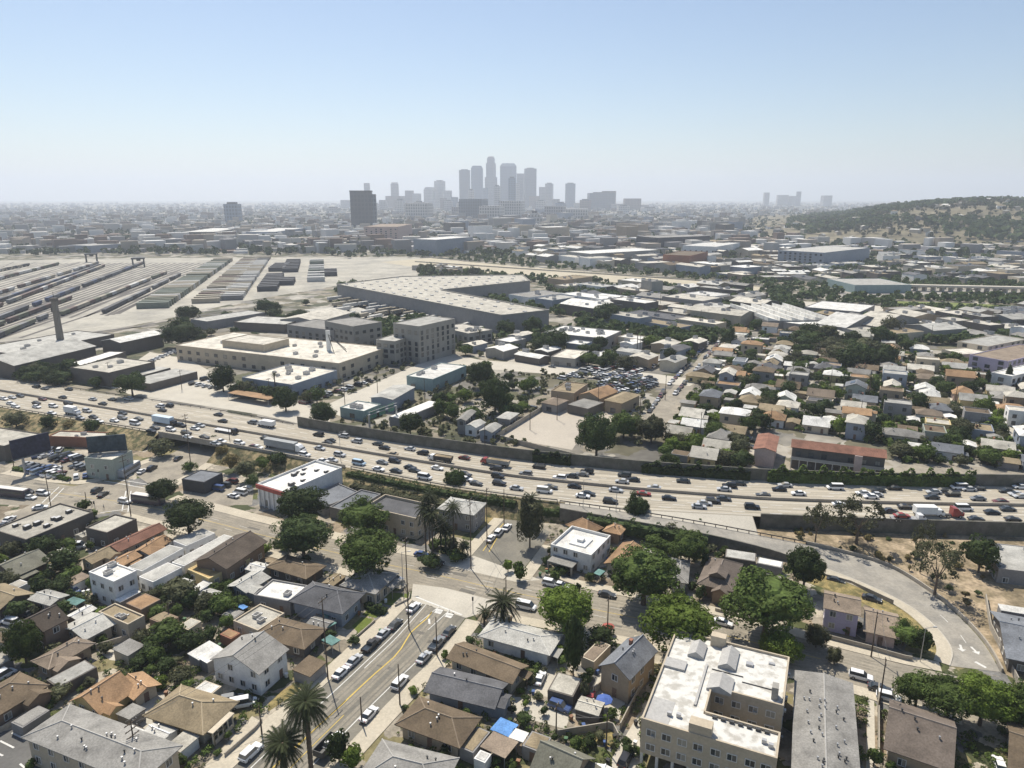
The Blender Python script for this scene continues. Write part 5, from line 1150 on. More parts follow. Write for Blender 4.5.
for a in ((300,503,56,34,'dense dark street tree directly in front of the white-roofed market','dark'),(302,533,60,40,'round-crowned dark avenue tree with visible trunk by the paved yard','dark'),(362,516,52,32,'bushy tree between the grey halls and the mansard house','mid'),
 (367,552,66,54,'largest dark tree over the arched grey-roofed house','mid'),(187,515,50,36,'broad dark boxy tree at the head of the white court rows','dark'),(161,489,32,24,'clipped flat-topped ficus at the crossing','dark'),
 (645,572,80,62,'very wide shade tree spreading over the avenue beside the white courtyard house','mid'),(768,600,90,68,'huge round tree hiding the house right of the craftsman house','mid'),(566,606,62,40,'yellow-green tree at the near kerb over the white van','bright'),
 (680,624,82,38,'yellow-green tree touching the top corner of the U-shaped block','bright'),(781,645,44,36,'smaller yellow-green tree behind the right wing of the U-shaped block','bright'),(690,545,42,36,'mid green tree beside the ramp wall','mid'),
 (637,508,26,34,'dark tree standing against the freeway edge below the red car','dark'),(530,520,28,52,'tall shaggy grey-green tree at the end of the side street','olive'),
 (918,690,44,42,'dark green street tree at the left end of the leafy street row','mid'),(950,697,56,46,'yellow-green street tree, second of the leafy street row','mid'),(985,697,60,52,'brightest broad tree in the middle of the leafy street row','bright'),(1020,706,50,50,'street tree at the right end of the leafy street row','mid'),
 (806,565,40,42,'dark tree by the ramp behind the huge round tree','dark'),(22,640,36,46,'green-topped tree over the tan row houses at the left','mid'),(880,629,20,20,'pale green garden tree before the pink wing','bright'),(905,633,36,28,'dark garden tree at the corner of the ramp','mid'),
 (455,480,26,30,'dark tree rising from the ivy bank above the grey hip-roofed house','dark'),(817,635,26,26,'grey-green street tree between the lavender house and the grey apartment row','olive'),(835,655,16,18,'feathery grey-green tree at the top of the grey apartment row','olive'),
 (597,433,42,46,'big dark tree at the corner of the paved empty lot','dark'),(624,423,34,30,'mid green tree behind the corner tree of the paved lot','mid'),(652,428,34,30,'olive tree around the thin cypress by the side street','olive'),
 (495,393,36,40,'dense dark tree among the small houses left of the paved lot','dark'),(480,373,28,28,'spreading dark tree right of the turquoise workshop','dark'),(410,423,26,26,'dark tree behind the sound wall beside the long white carport','dark'),(322,412,28,24,'dark tree behind the freeway near the small square store','dark'),
 (606,312,30,20,'big round dark tree between the warehouses, alone','dark'),(187,313,26,18,'round dark tree at the near end of the container rows','dark'),(180,333,40,26,'dark grove tree left of the wide depot','dark'),(222,377,26,28,'dark tree before the pale blue-walled warehouse','dark'),(285,398,26,26,'dark tree right of the orange and white canopy','dark'),
 (131,383,32,26,'dark tree beside the narrow loading sheds','dark'),(506,327,22,18,'dark tree at the corner of the L-shaped warehouse','dark'),(533,325,22,20,'second dark tree at the corner of the L-shaped warehouse','dark'),(555,340,30,26,'dark tree below the cluttered-roof warehouse','dark'),(728,335,18,20,'dark tree at the far end of the straight side street','dark'),
 (600,342,16,14,'low dark tree beside the cluttered-roof warehouse','dark'),(300,315,20,12,'dark yard tree behind the depot','dark'),(265,305,22,14,'dark yard tree beside the grey metal shed','dark'),(355,318,12,14,'dark tree behind the raw concrete loft block','dark'),(715,430,26,18,'yellow-green tree in front of the flat pale house by the side street','mid')):
    tpx(*a)
for a in ((860,515,48,42,'airy eucalyptus with a bare trunk on the dirt slope','olive','airy'),(818,518,26,36,'small airy eucalyptus left of the bare-trunk eucalyptus','olive','airy'),(925,541,22,40,'dense dry-green tree against the freeway wall on the slope','olive','airy'),(940,562,42,44,'sprawling olive scrub tree on the dirt slope','olive','airy'),(982,552,34,40,'dark green tree beside the pale workshop at the right edge','dark','mid')):
    tpx(a[0],a[1],a[2],a[3],a[4],a[5],a[6], g=.8, lift=3.5 if a[6]=='airy' else None)
for cx, cy, w, h, lab in ((574,643,20,60,'tall dark cypress beside the pale grey roofed house'),(653,422,5,26,'thin dark cypress at the mouth of the straight side street'),(973,378,4,17,'leftmost cypress of the row by the pink apartments'),(978,379,4,18,'middle cypress of the row by the pink apartments'),(988,378,5,20,'rightmost cypress of the row by the pink apartments'),(1009,375,6,24,'lone dark cypress before the white cubic house'),(884,404,5,20,'thin cypress left of the yellow house front'),(892,405,4,15,'shorter cypress beside the thin cypress')):
    tpx(cx, cy, w, h, lab, 'dark', 'col', 'cypress', 'tree', lift=.3)
# hand-placed clumps: gardens, bank, hedges
GARDEN = [(180,590,38,22),(205,602,24,22),(222,603,30,26),(150,650,26,16),(168,632,40,24),(190,640,30,18),(140,660,20,14),(165,665,22,16),(181,675,26,20),(160,683,18,14),(62,560,34,26),(40,545,30,16),(90,545,10,10),(12,548,26,16),(10,577,24,14),(75,570,18,14),(60,585,26,12),
 (60,690,24,18),(90,682,14,12),(338,745,26,34),(352,756,24,26),(355,640,14,10),(330,634,16,12),(305,560,12,14),(285,545,16,12),(265,548,14,12),(602,636,32,24),(560,650,14,14),(586,690,12,20),(600,735,14,12),(590,741,18,12),(524,718,20,16),(512,709,10,10),(470,640,12,10),(414,690,12,10),(445,655,10,10),(700,592,12,16),(725,602,10,8),
 (546,560,10,10),(555,575,12,12),(550,592,12,8),(577,588,10,12),(520,570,16,22),(508,565,12,14),(430,560,24,10),(455,556,18,8),(670,530,26,16),(655,540,22,16),(705,560,10,22),(660,515,16,10),(795,590,10,18),(875,756,16,22),(890,766,12,12),(845,628,14,9),(858,625,12,9),(893,642,10,8),(925,640,20,26),(270,590,10,8),(240,600,14,12),(230,590,16,14),(215,588,16,12),
 (640,660,14,22),(632,651,8,12),(650,590,8,10),(210,740,0,0),(228,735,8,10),(217,752,10,8),(182,760,14,14),(30,765,12,12),(55,700,12,10),(255,623,10,8),(262,700,8,8),(500,700,8,8),(520,690,10,8),(405,707,8,6),(497,760,12,10),(512,765,14,10),(545,765,12,8)]
for i, (cx, cy, w, h) in enumerate(GARDEN):
    if w == 0: continue
    p = P(cx, cy+h*.3, 0); lf = rnd.choices(['dark','mid','olive','bright'],[.45,.3,.15,.1])[0]
    big = w > 18
    tpx(cx, cy, w, h, '%s %s %s' % (TN[lf], 'garden tree' if big else 'garden shrub', near_land(p)), lf, 'mid' if big else 'small', 'garden_tree' if big else 'shrub', 'tree' if big else 'shrub', lift=None if big else .05, group='garden trees of the near blocks' if big else 'garden shrubs of the near blocks')
for cx, cy, w, h, lf in ((48,421,16,16,'dark'),(92,425,16,16,'dark'),(15,418,24,10,'olive'),(70,424,14,8,'dry'),(112,437,14,14,'olive'),(160,447,26,20,'olive'),(150,436,14,12,'dark'),(190,466,16,8,'mid'),(215,441,10,14,'dark'),(230,460,18,18,'dry'),(222,450,12,12,'dry'),(246,468,24,20,'olive'),(252,480,14,12,'dark'),(262,462,16,14,'mid'),(278,458,20,16,'dark')):
    tpx(cx, cy, w, h, '%s scrub bush on the weedy bank %s' % (TN[lf], near_land(P(cx,cy,2))), lf, 'mid', 'bush', 'bush', lift=.1, g=1.5 if cx < 140 or cx > 215 else 0, group='bushes on the weedy bank')
r5 = random.Random(77)
for k in range(40):
    t_ = r5.random(); px = lerp(780,985,t_); lo_, hi_ = interp([(780,527),(900,532),(985,538)],px), interp([(780,537),(850,551),(905,571),(945,598),(985,640)],px); py = r5.uniform(lo_,hi_); lf = r5.choice(['dry','olive','dry','dark'])
    tpx(px, py, r5.uniform(4,11), r5.uniform(3,8), '%s scrub bush on the dirt slope %s' % (TN[lf], near_land(P(px,py,1))), lf, 'small', 'bush', 'bush', lift=.05, g=.6, group='bushes on the dirt slope')
# hedges on the bank and ivy on the sound wall
def hedge(name, pts, w, h, leaf, label, seed, dens=26, size=.28):
    r = random.Random(seed); mb = MB(); pts = [Vector(p) for p in pts]
    for a_, b_ in zip(pts, pts[1:]):
        L = (b_-a_).length; d = (b_-a_)/L; nn = Vector((-d.y,d.x,0))
        hs = []
        for k in range(int(L*dens)):
            s = r.uniform(0,L); bump = 1+.25*math.sin((s+a_.x)*.9)+.15*math.sin((s+a_.y)*2.3)
            o = r.uniform(-1,1); z = h*bump*math.sqrt(max(.02,1-abs(o)**3))*r.choice([1,1,r.random()])
            p = a_+d*s+nn*(o*w/2)+Vector((0,0,z)); n_ = Vector((r.gauss(0,.6),r.gauss(0,.6),1)).normalized(); u = n_.orthogonal(); v = n_.cross(u); q = size*r.uniform(.6,1.4)
            mb.add([p-u*q,p-v*q*.7,p+u*q,p+v*q*.7],[(0,1,2,3)])
        mb.add([(a_-nn*w*.4)+Vector((0,0,-.3)),(a_+nn*w*.4)+Vector((0,0,-.3)),(b_+nn*w*.4)+Vector((0,0,-.3)),(b_-nn*w*.4)+Vector((0,0,-.3))]+[(p_+Vector((0,0,h*.75))) for p_ in (a_-nn*w*.35,a_+nn*w*.35,b_+nn*w*.35,b_-nn*w*.35)], [(4,5,6,7),(0,1,5,4),(1,2,6,5),(2,3,7,6),(3,0,4,7)])
    return tag(mb.build(name, LEAF[leaf]), label, 'hedge')
s = resample([p for p in NN if 347 <= proj(p)[0] <= 520], 26)
hedge('hedge', [Vector((p.x,p.y,2.4)) for p in offset(s, -2.2)], 3.2, 2.6, 'dark', 'dark ivy hedge along the freeway edge between market and palm cluster', 1)
hedge('hedge', [Vector((p.x,p.y,.8)) for p in offset(s, -6)][2:20], 5.5, 2.0, 'olive', 'lower grey-green shrubbery band in front of the ivy hedge', 2)
s = resample([p for p in NN if 520 <= proj(p)[0] <= 700], 24)
hedge('hedge', [Vector((p.x,p.y,1.8)) for p in offset(s, -3)], 3.0, 2.0, 'dark', 'dark hedge along the freeway edge behind the courtyard house', 3)
s = resample([p for p in RN if 575 <= proj(p)[0] <= 712], 20)
hedge('hedge', [Vector((p.x,p.y,p.z-3.2)) for p in offset(s, -2.0)], 3.4, 3.6, 'dark', 'tall dark hedge hiding the ramp wall above the orange cottage roofs', 10)
s = resample([p for p in FF if 760 <= proj(p)[0] <= 980], 24)
hedge('hedge', [Vector((p.x,p.y,UP+.2)) for p in offset(s, -.9)], 1.6, 4.6, 'mid', 'clipped green creeper hedge on the sound wall below the motel', 4, 40, .4)
s = resample([p for p in FF if 640 <= proj(p)[0] <= 755], 14)
hedge('hedge', [Vector((p.x,p.y,UP+.2)) for p in offset(s, -.8)], 1.2, 3.4, 'dark', 'dark creeper patch on the sound wall left of the motel', 5, 34, .4)
s = resample([p for p in FF if 530 <= proj(p)[0] <= 575], 8)
hedge('hedge', [Vector((p.x,p.y,UP+.2)) for p in offset(s, -.8)], 1.2, 3.6, 'dark', 'short creeper patch on the sound wall below the paved lot', 6, 34, .4)
hedge('hedge', [P(14,470),P(40,474),P(70,481)], 2.0, 1.2, 'mid', 'low clipped hedge between packed car park and pavement', 7)
hedge('hedge', [P(367,606),P(372,611),P(386,614)], 2.2, 1.6, 'dark', 'square dark hedge between the two small lawns', 8)
hedge('hedge', [P(806,668),P(830,661),P(850,668)], 1.0, 1.0, 'mid', 'low roadside hedge above the grey apartment row', 9) if False else None
# palms
def frond_mb(mb, L, droop, yaw, up, w=.55, seg=7, mi=0):
    d = Vector((math.cos(yaw), math.sin(yaw), 0)); side = Vector((-d.y,d.x,0)); pts = []
    for i in range(seg+1):
        t = i/seg; pts.append(d*(L*t*math.cos(up*(1-t)))+Vector((0,0,L*(math.sin(up)*t-droop*t*t))))
    for i in range(seg):
        a_, b_ = pts[i], pts[i+1]; dd = (b_-a_)
        for q in range(3):
            s0 = a_+dd*(q/3); ww = w*(1-.55*abs((i+q/3)/seg-.4))*L*.27
            for sg in (-1,1):
                tip = s0+side*(sg*ww)+dd*.9-Vector((0,0,ww*.45))
                mb.add([s0, s0+dd*.36, tip], [(0,1,2)] if sg < 0 else [(0,2,1)], mi)
def date_palm(x, y, g, trunk, L, label, n=64, tr=.42, leaf='olive', name='date_palm', cat='palm tree', droop=.75, group=None):
    t = thing(name, label, cat, (x,y,g), 0, group); mb = MB()
    for k in range(n):
        u = k/n; frond_mb(mb, L*rnd.uniform(.85,1.08), droop*(1.25-u*.8)*rnd.uniform(.85,1.15), k*2.399, lerp(-.25,1.25,u))
    o = mb.build('crown', LEAF[leaf], t); o.location = (0,0,trunk)
    m = MB(); z = -.2; k = 0
    while z < trunk-.1:
        m.tube((0,0,z),(0,0,z+.5),tr*(1.0+.12*(k%2)),tr*(.93+.12*(k%2)),9); z += .5; k += 1
    m.tube((0,0,trunk-1.2),(0,0,trunk+.2),tr*1.9,tr*.9,9); m.build('trunk', M_TRUNK, t); return t
LEAF['palm'] = leaf_m('palm fronds', (.045,.055,.025), .2)
def palm_at(cx, cy, base, Lpx, label, **k):
    g = gz(*base); b0 = P(*base, g); s = pxm(b0)
    lo, hi = 1, 40
    for _ in range(30):
        m_ = (lo+hi)/2
        if proj((b0.x,b0.y,g+m_))[1] > cy: lo = m_
        else: hi = m_
    return date_palm(b0.x, b0.y, g, lo, Lpx/pxm((b0.x,b0.y,g+lo)), label, leaf='palm', **k)
palm_at(298,703,(312,778),21,'taller of the two date palms beside the street', n=120)
palm_at(281,744,(287,790),19,'shorter of the two date palms beside the street', n=120)
palm_at(502,602,(503,628),17,'bushy date palm at the street corner, wide crown', n=60)
palm_at(486,612,(485,624),9,'small young date palm beside the bushy corner palm', n=36)
palm_at(530,498,(531,528),9,'date palm crown above the shaggy tree by the freeway', n=40)
for i, (cx, cy, bx, by, L) in enumerate(((424,508,426,552,11),(432,514,433,556,11),(438,522,441,552,11),(444,530,446,553,10),(452,507,454,552,10),(430,497,430,548,10),(462,545,463,556,8))):
    palm_at(cx, cy, (bx,by), L, 'fan palm of the palm cluster, %s' % ['leftmost tall one','second tall one','middle one','shorter right one','tallest on the right beside the hip-roofed house','farthest one against the mansard house','lowest one at the street end'][i], n=54, tr=.24, name='fan_palm', droop=.95, group='fan palms of the palm cluster')
palm_at(869,378,(868,402),6,'tall lone fan palm among the houses of the right quarter', n=34, tr=.3, name='fan_palm')
palm_at(637,330,(637,352),4,'thin fan palm in the mixed yards behind the car yard', n=28, tr=.25, name='fan_palm')
palm_at(275,374,(276,396),4,'fan palm before the blue-walled warehouse', n=28, tr=.25, name='fan_palm')
palm_at(480,331,(480,345),3,'small palm behind the flat industrial block', n=24, tr=.25, name='fan_palm')
NEARZ = [(-10,545),(60,520),(150,560),(250,545),(330,560),(345,600),(300,700),(230,770),(-10,770)], [(450,625),(520,622),(700,650),(650,700),(640,790),(370,790)], [(530,520),(620,512),(720,535),(800,565),(815,620),(700,605),(560,585)], [(800,680),(1024,690),(1024,790),(860,790)]
st_rot = math.atan2((P(384,630)-P(331,680)).y, (P(384,630)-P(331,680)).x)
r7 = random.Random(88)
for zi, n_ in ((0,26),(1,4),(2,3)):
    k = t_ = 0; z_ = NEARZ[zi]
    while k < n_ and t_ < 900:
        t_ += 1; px, py = r7.uniform(min(q[0] for q in z_),max(q[0] for q in z_)), r7.uniform(min(q[1] for q in z_),max(q[1] for q in z_)); p = P(px,py,0)
        if not inside((px,py), z_) or not free(p.x,p.y,2.2) or any(inside((p.x,p.y), c_) for c_ in OPEN): continue
        k += 1; rc = r7.choice(['white','pale','grey','tan','brown','beige','rose']); rt = r7.choice([F_,G,'shed'])
        make_building('garden_shed', '%s %s garden shed %s' % (RCOL[rc], {F_:'flat',G:'gabled','shed':'lean-to'}[rt], near_land(p)), 'shed', p.x, p.y, 0, st_rot+r7.choice((0,math.pi/2)), r7.uniform(3,5.5), r7.uniform(3,5), 2.3, rt, rc, r7.choice(['cream','grey','tan','white','dark']), 1, win=False, parapet=0, pitch=.2, oh=.2, group='garden sheds of the near blocks')
# trees of the quarter and beyond, scattered one by one
def scatter(zone, n, seed, Rr, typ, leafs, nm, group, rr=.8, hz=(1.2,2.0)):
    r = random.Random(seed); xs_ = [q[0] for q in zone]; ys_ = [q[1] for q in zone]; made = tries = 0
    while made < n and tries < n*30:
        tries += 1; px, py = r.uniform(min(xs_),max(xs_)), r.uniform(min(ys_),max(ys_))
        if not inside((px,py), zone): continue
        g = gz(px,py); p = P(px,py,g); R = r.uniform(*Rr)
        if not free(p.x,p.y,R*rr): continue
        lf = r.choice(leafs); tree(p.x,p.y,g,R,R*r.uniform(*hz),.02*R+.1,typ,lf,'%s %s %s' % (TN[lf], nm.replace('_',' '), near_land(p)),nm,'tree',group); made += 1
LS = ['dark','dark','mid','mid','olive','dark','bright']
scatter(RES, 110, 30, (1.6,3.0), 'small', LS, 'fruit_tree', 'fruit trees of the quarter', .3)
scatter(RES, 190, 31, (2.4,5.0), 'mid', LS, 'yard_tree', 'yard trees of the quarter', .35)
scatter([(800,335),(890,332),(895,372),(850,372),(800,352)], 26, 32, (5,9), 'mid', ['dark','dark','olive'], 'oak', 'oaks of the dark clump', .3)
scatter([(440,340),(700,340),(690,372),(640,372),(560,362),(520,372),(460,380)], 34, 33, (3,6), 'mid', LS, 'yard_tree', 'trees of the mixed yards', .4)
scatter([(440,385),(500,375),(560,372),(550,392),(500,432),(430,432)], 26, 34, (2.2,4.5), 'mid', LS, 'yard_tree', 'trees left of the paved lot', .4)
scatter([(0,366),(75,375),(75,392),(0,378)], 14, 45, (3.5,5.5), 'mid', ['dark'], 'roadside_tree', 'trees along the far freeway edge', .3)
scatter([(0,362),(120,372),(330,405),(330,420),(256,412),(0,374)], 34, 35, (2.5,5), 'mid', ['dark','dark','olive','mid'], 'roadside_tree', 'trees along the far freeway edge', .4)
scatter([(150,330),(330,300),(360,315),(230,345),(160,352)], 22, 36, (3,6), 'mid', ['dark','dark','olive'], 'yard_tree', 'trees around the depot', .4)
scatter([(340,288),(480,278),(500,268),(400,268),(345,272)], 24, 37, (4,8), 'small', ['dark','olive','mid'], 'river_tree', 'trees along the river yards', .3)
scatter([(890,310),(1040,312),(1040,322),(890,316)], 22, 38, (3,5), 'small', ['mid','bright','dark'], 'park_tree', 'trees along the green park strip', .3)
scatter([(140,580),(255,575),(262,625),(215,640),(150,650)], 12, 46, (1.5,2.8), 'mid', ['dark','dark','mid','olive'], 'garden_tree', 'garden trees of the near blocks', .5)
scatter([(100,645),(190,640),(190,690),(140,680)], 7, 47, (1.2,2.4), 'mid', ['dark','mid','olive'], 'garden_tree', 'garden trees of the near blocks', .5)
scatter([(415,545),(470,545),(465,562),(420,560)], 10, 48, (1.0,2.2), 'small', ['dark','mid','olive'], 'shrub', 'garden shrubs of the near blocks', .5)
scatter([(540,545),(700,530),(700,560),(560,590)], 18, 49, (1.2,2.6), 'mid', ['dark','mid'], 'garden_tree', 'garden trees of the near blocks', .5)
scatter([(0,470),(0,600),(60,690),(260,620),(340,560),(250,545),(120,520)], 34, 39, (1.4,3), 'small', LS, 'garden_tree', 'garden trees of the near blocks', .7)
scatter([(480,640),(640,650),(640,768),(440,768),(460,700)], 20, 40, (.8,1.8), 'small', LS, 'shrub', 'garden shrubs of the near blocks', .8)
scatter([(620,510),(800,560),(780,620),(600,580)], 16, 41, (1,2.6), 'small', LS, 'shrub', 'garden shrubs of the near blocks', .8)
# distant woods
def wood_mass(name, n, seed, fn, R, leaf, per=9):
    r = random.Random(seed); mb = MB(); made = 0
    while made < n:
        X, Y, Z = fn(r)
        if X is None: continue
        made += 1; s = r.uniform(*R)*(1 if Y > 400 else r.choice((1,1,.7)))
        for k in range(per):
            a_ = r.uniform(0,6.28); e = r.uniform(-.2,1.3); d = Vector((math.cos(a_)*math.cos(e),math.sin(a_)*math.cos(e),math.sin(e)))
            p = Vector((X,Y,Z+s*.7))+Vector((d.x*s,d.y*s,d.z*s*.9))*r.uniform(.6,1); n_ = (d+Vector((r.gauss(0,.4),r.gauss(0,.4),r.gauss(0,.4)))).normalized(); u = n_.orthogonal().normalized(); v = n_.cross(u); q = s*r.uniform(.4,.75)*(1 if per < 30 else .38)
            mb.add([p-u*q,p-v*q,p+u*q,p+v*q],[(0,1,2,3)])
    kind(mb.build(name, LEAF[leaf]), 'stuff')
def fn_far(r):
    Y = math.exp(r.uniform(math.log(1150), math.log(8000))); X = r.uniform(-.86,.86)*Y
    px, py = proj((X,Y,UP))
    if hill_h(X,Y) > 14 or (px < 345 and py > 256): return None, 0, 0
    return X, Y, UP
def fn_hill(r):
    Y = r.uniform(1400,3600); X = r.uniform(300,.86*Y); h = hill_h(X,Y)
    if h < 10 or math.sin(X*.009+1)*math.sin(Y*.011)+r.gauss(0,.30) < .12: return None, 0, 0
    return X, Y, UP+h-.5
def fn_hillb(r):
    Y = r.uniform(1350,3400); X = r.uniform(300,.86*Y); h = hill_h(X,Y)
    return (X, Y, UP+h-.5) if h > 12 else (None,0,0)
wood_mass('distant_woods', 6500, 51, fn_far, (4,8), 'dark'); wood_mass('hillside_woods', 2600, 52, fn_hill, (5,11), 'dark'); wood_mass('hillside_woods', 1800, 59, fn_hillb, (3,8), 'olive')
def fn_res(r):
    px, py = r.uniform(640,1050), r.uniform(330,478); p = P(px,py,UP)
    if not inside((px,py), RES) or not free(p.x,p.y,.6): return None, 0, 0
    return p.x, p.y, UP
wood_mass('undergrowth', 800, 54, fn_res, (.7,1.8), 'mid', 14)
def fn_near(r):
    z_ = NEARZ[r.choice((0,0,0,1,1,2,3))]; px = r.uniform(min(q[0] for q in z_),max(q[0] for q in z_)); py = r.uniform(min(q[1] for q in z_),max(q[1] for q in z_)); p = P(px,py,0)
    if not inside((px,py), z_) or not free(p.x,p.y,.5): return None, 0, 0
    for c_ in OPEN:
        if inside((p.x,p.y), c_): return None, 0, 0
    return p.x, p.y, 0
wood_mass('undergrowth', 900, 55, fn_near, (.35,1.0), 'mid', 40)
def fn_side(r):
    px, py = r.choice(((1035,1260),(-230,-25))); px = r.uniform(px,py); py = r.uniform(560,800); p = P(px,py,0)
    return (p.x, p.y, 0) if free(p.x,p.y,1) else (None,0,0)
wood_mass('undergrowth', 420, 58, fn_side, (.7,2.4), 'olive', 30)
wood_mass('undergrowth', 500, 56, fn_near, (.3,.9), 'olive', 40)
def fn_mid(r):
    px, py = r.uniform(0,1040), r.uniform(256,345); p = P(px,py,UP)
    if inside((px,py), RES) or (px < 335 and py > 254) or not free(p.x,p.y,3): return None, 0, 0
    return p.x, p.y, UP
def fn_lots(r):
    px, py = r.uniform(300,650), r.uniform(345,445); p = P(px,py,UP)
    if gz(px,py) == 0 or proj(p)[1] > interp(FAR_E,px)-9 or not free(p.x,p.y,.8): return None, 0, 0
    return p.x, p.y, UP
wood_mass('scattered_bushes', 520, 57, fn_lots, (.6,2.0), 'olive', 14)
wood_mass('scattered_bushes', 2600, 53, fn_mid, (2.2,4.2), 'dark', 12)
# hillside houses
r_ = random.Random(61); k = 0
while k < 90:
    Y = r_.uniform(1450,2600); X = r_.uniform(500,.80*Y); h = hill_h(X,Y)
    if h < 6: continue
    p = Vector((X,Y,UP+h)); k += 1; rc = r_.choice(['pale','white','tan','grey','brown','beige'])
    make_building('hillside_house', '%s hillside house %s' % (RCOL[rc], near_land(p)), 'house', X, Y, UP+h-1.5, r_.uniform(0,3), r_.uniform(14,22), r_.uniform(10,14), r_.uniform(6,9), r_.choice([G,H]), rc, r_.choice(['cream','white','beige','grey']), 1, win=False, group='houses on the hillside')
# ------------------------------------------------------------------ vehicles
CARC = dict(w=((.78,.78,.77),'white'), s=((.46,.47,.48),'silver'), g=((.20,.21,.22),'grey'), k=((.015,.015,.018),'black'), d=((.055,.06,.065),'dark grey'), b=((.05,.09,.22),'blue'), r=((.30,.04,.035),'red'), m=((.13,.035,.035),'maroon'), t=((.36,.29,.19),'tan'), l=((.42,.55,.66),'pale blue'))
def paint(c): return mat('car paint '+CARC[c][1], CARC[c][0], .28, 0, fvar=0, spec=.6)
KN = dict(s='sedan', u='SUV', v='van', p='pickup truck')
KW = dict(s='sedan', u='suv', v='van', p='pickup')
def car_mb(kd):
    """body, glass, wheels as three helpers; x forward"""
    S = dict(s=(4.7,1.8,.95,1.45,[(-2.35,.55,.80),(-2.2,.35,.92),(-1.0,.25,.95),(1.0,.25,.93),(2.1,.3,.78),(2.35,.5,.62)],(-1.75,-1.15,.25,1.15)),
             u=(4.8,1.92,1.05,1.75,[(-2.4,.55,.95),(-2.3,.35,1.05),(-1.0,.3,1.06),(1.2,.3,1.04),(2.2,.35,.95),(2.4,.55,.75)],(-2.3,-2.05,.45,1.2)),
             v=(5.3,1.98,1.10,2.05,[(-2.65,.5,1.05),(-2.55,.35,1.12),(-1.0,.3,1.12),(1.5,.3,1.10),(2.4,.35,.95),(2.65,.5,.7)],(-2.6,-2.5,1.15,1.95)),
             p=(5.5,1.96,1.02,1.78,[(-2.75,.55,.95),(-2.65,.4,1.0),(-.9,.35,1.0),(1.2,.35,1.02),(2.55,.4,.98),(2.75,.55,.75)],(-.75,-.55,.75,1.35)))[kd]
    L, W, hb, ht, secs, cab = S; b = MB(); h = W/2
    b.loft([[(x,-h*.97,z0),(x,-h,lerp(z0,z1,.5)),(x,-h*.93,z1),(x,h*.93,z1),(x,h,lerp(z0,z1,.5)),(x,h*.97,z0)] for x, z0, z1 in secs])
    x0, x1, x2, x3 = cab; zt = ht; zi = hb-.04; a = h*.9; c = h*.74
    b.add([(x1,-c,zt-.03),(x2,-c,zt-.03),(x2,c,zt-.03),(x1,c,zt-.03),(x1+.1,-c*.9,zt+.03),(x2-.1,-c*.9,zt+.03),(x2-.1,c*.9,zt+.03),(x1+.1,c*.9,zt+.03)], [(4,5,6,7),(0,1,5,4),(1,2,6,5),(2,3,7,6),(3,0,4,7)])
    if kd == 'p': b.box(-2.6,-h*.95,1.0,-.85,-h*.85,1.14).box(-2.6,h*.85,1.0,-.85,h*.95,1.14).box(-2.7,-h*.95,1.0,-2.601,h*.95,1.14)
    g = MB(); g.add([(x0,-a,zi),(x3,-a,zi),(x3,a,zi),(x0,a,zi),(x1,-c,zt-.031),(x2,-c,zt-.031),(x2,c,zt-.031),(x1,c,zt-.031)], [(0,1,5,4),(1,2,6,5),(2,3,7,6),(3,0,4,7)])
    if kd == 'p': g.add([(-2.6,-h*.84,1.003),(-.86,-h*.84,1.003),(-.86,h*.84,1.003),(-2.6,h*.84,1.003)], [(0,1,2,3)])
    wh = [(x, y) for x in (-L*.3, L*.31) for y in (-h*.93, h*.93)]
    return b, g, wh, (L, W, secs)
CARM = {}
def wheel_mesh():
    m = MB().tube((0,-.11,0),(0,.11,0),.34,.34,12,0); m.tube((0,-.115,0),(0,.115,0),.19,.19,8,1); return m.mesh('wheel', [M_RUBBER, M_METAL])
WHEEL = wheel_mesh()
def car_small(kd, c):
    if (kd,c) not in CARM:
        b, g, wh, q = car_mb(kd); n = len(b.v); m = MB(); m.add(b.v, b.f, 0); m.add(g.v, g.f, 1)
        for x, y in wh: m.tube((x,y-.11,.34),(x,y+.11,.34),.34,.34,8,2)
        CARM[(kd,c)] = m.mesh(KW[kd], [paint(c), M_GLASS, M_RUBBER])
    return CARM[(kd,c)]
CARP = {}
def car_full(kd, c, loc, rot, label, group):
    if (kd,c) in CARP: return dup(CARP[(kd,c)], loc, rot, label, group)
    b, g, wh, (L, W, secs) = car_mb(kd); t = thing(KW[kd], label, 'car' if kd in 'su' else {'v':'van','p':'pickup truck'}[kd], loc, rot, group)
    b.build('body', paint(c), t); g.build('windows', M_GLASS, t)
    for x, y in wh: link('wheel', WHEEL, t, (x,y,.34))
    for s in (-1,1):
        MB().box(L/2-.22,s*W*.30-.2,.6,L/2-.02,s*W*.30+.2,.76).build('headlight', M_LAMP, t); MB().box(-L/2-.0,s*W*.33-.16,.66,-L/2+.12,s*W*.33+.16,.86).build('tail_light', M_TAIL, t)
        MB().box(.62,s*(W*.47)-.0,.9,.78,s*(W*.47+.16),1.05).build('mirror', paint(c), t)
    CARP[(kd,c)] = t; return t
def carlab(kd, c, rest): return '%s %s %s' % (CARC[c][1], KN[kd], rest)
CAT = dict(s='car', u='car', v='van', p='pickup truck')
MR = resample(FW_M, 500)
def heading(p):
    i = min(range(1,499), key=lambda k: (MR[k]-p).length_squared); d = MR[i+1]-MR[i-1]; near = p.y < MR[i].y
    return math.atan2(d.y, d.x)+(0 if near else math.pi), near, (MR[i]-p).length
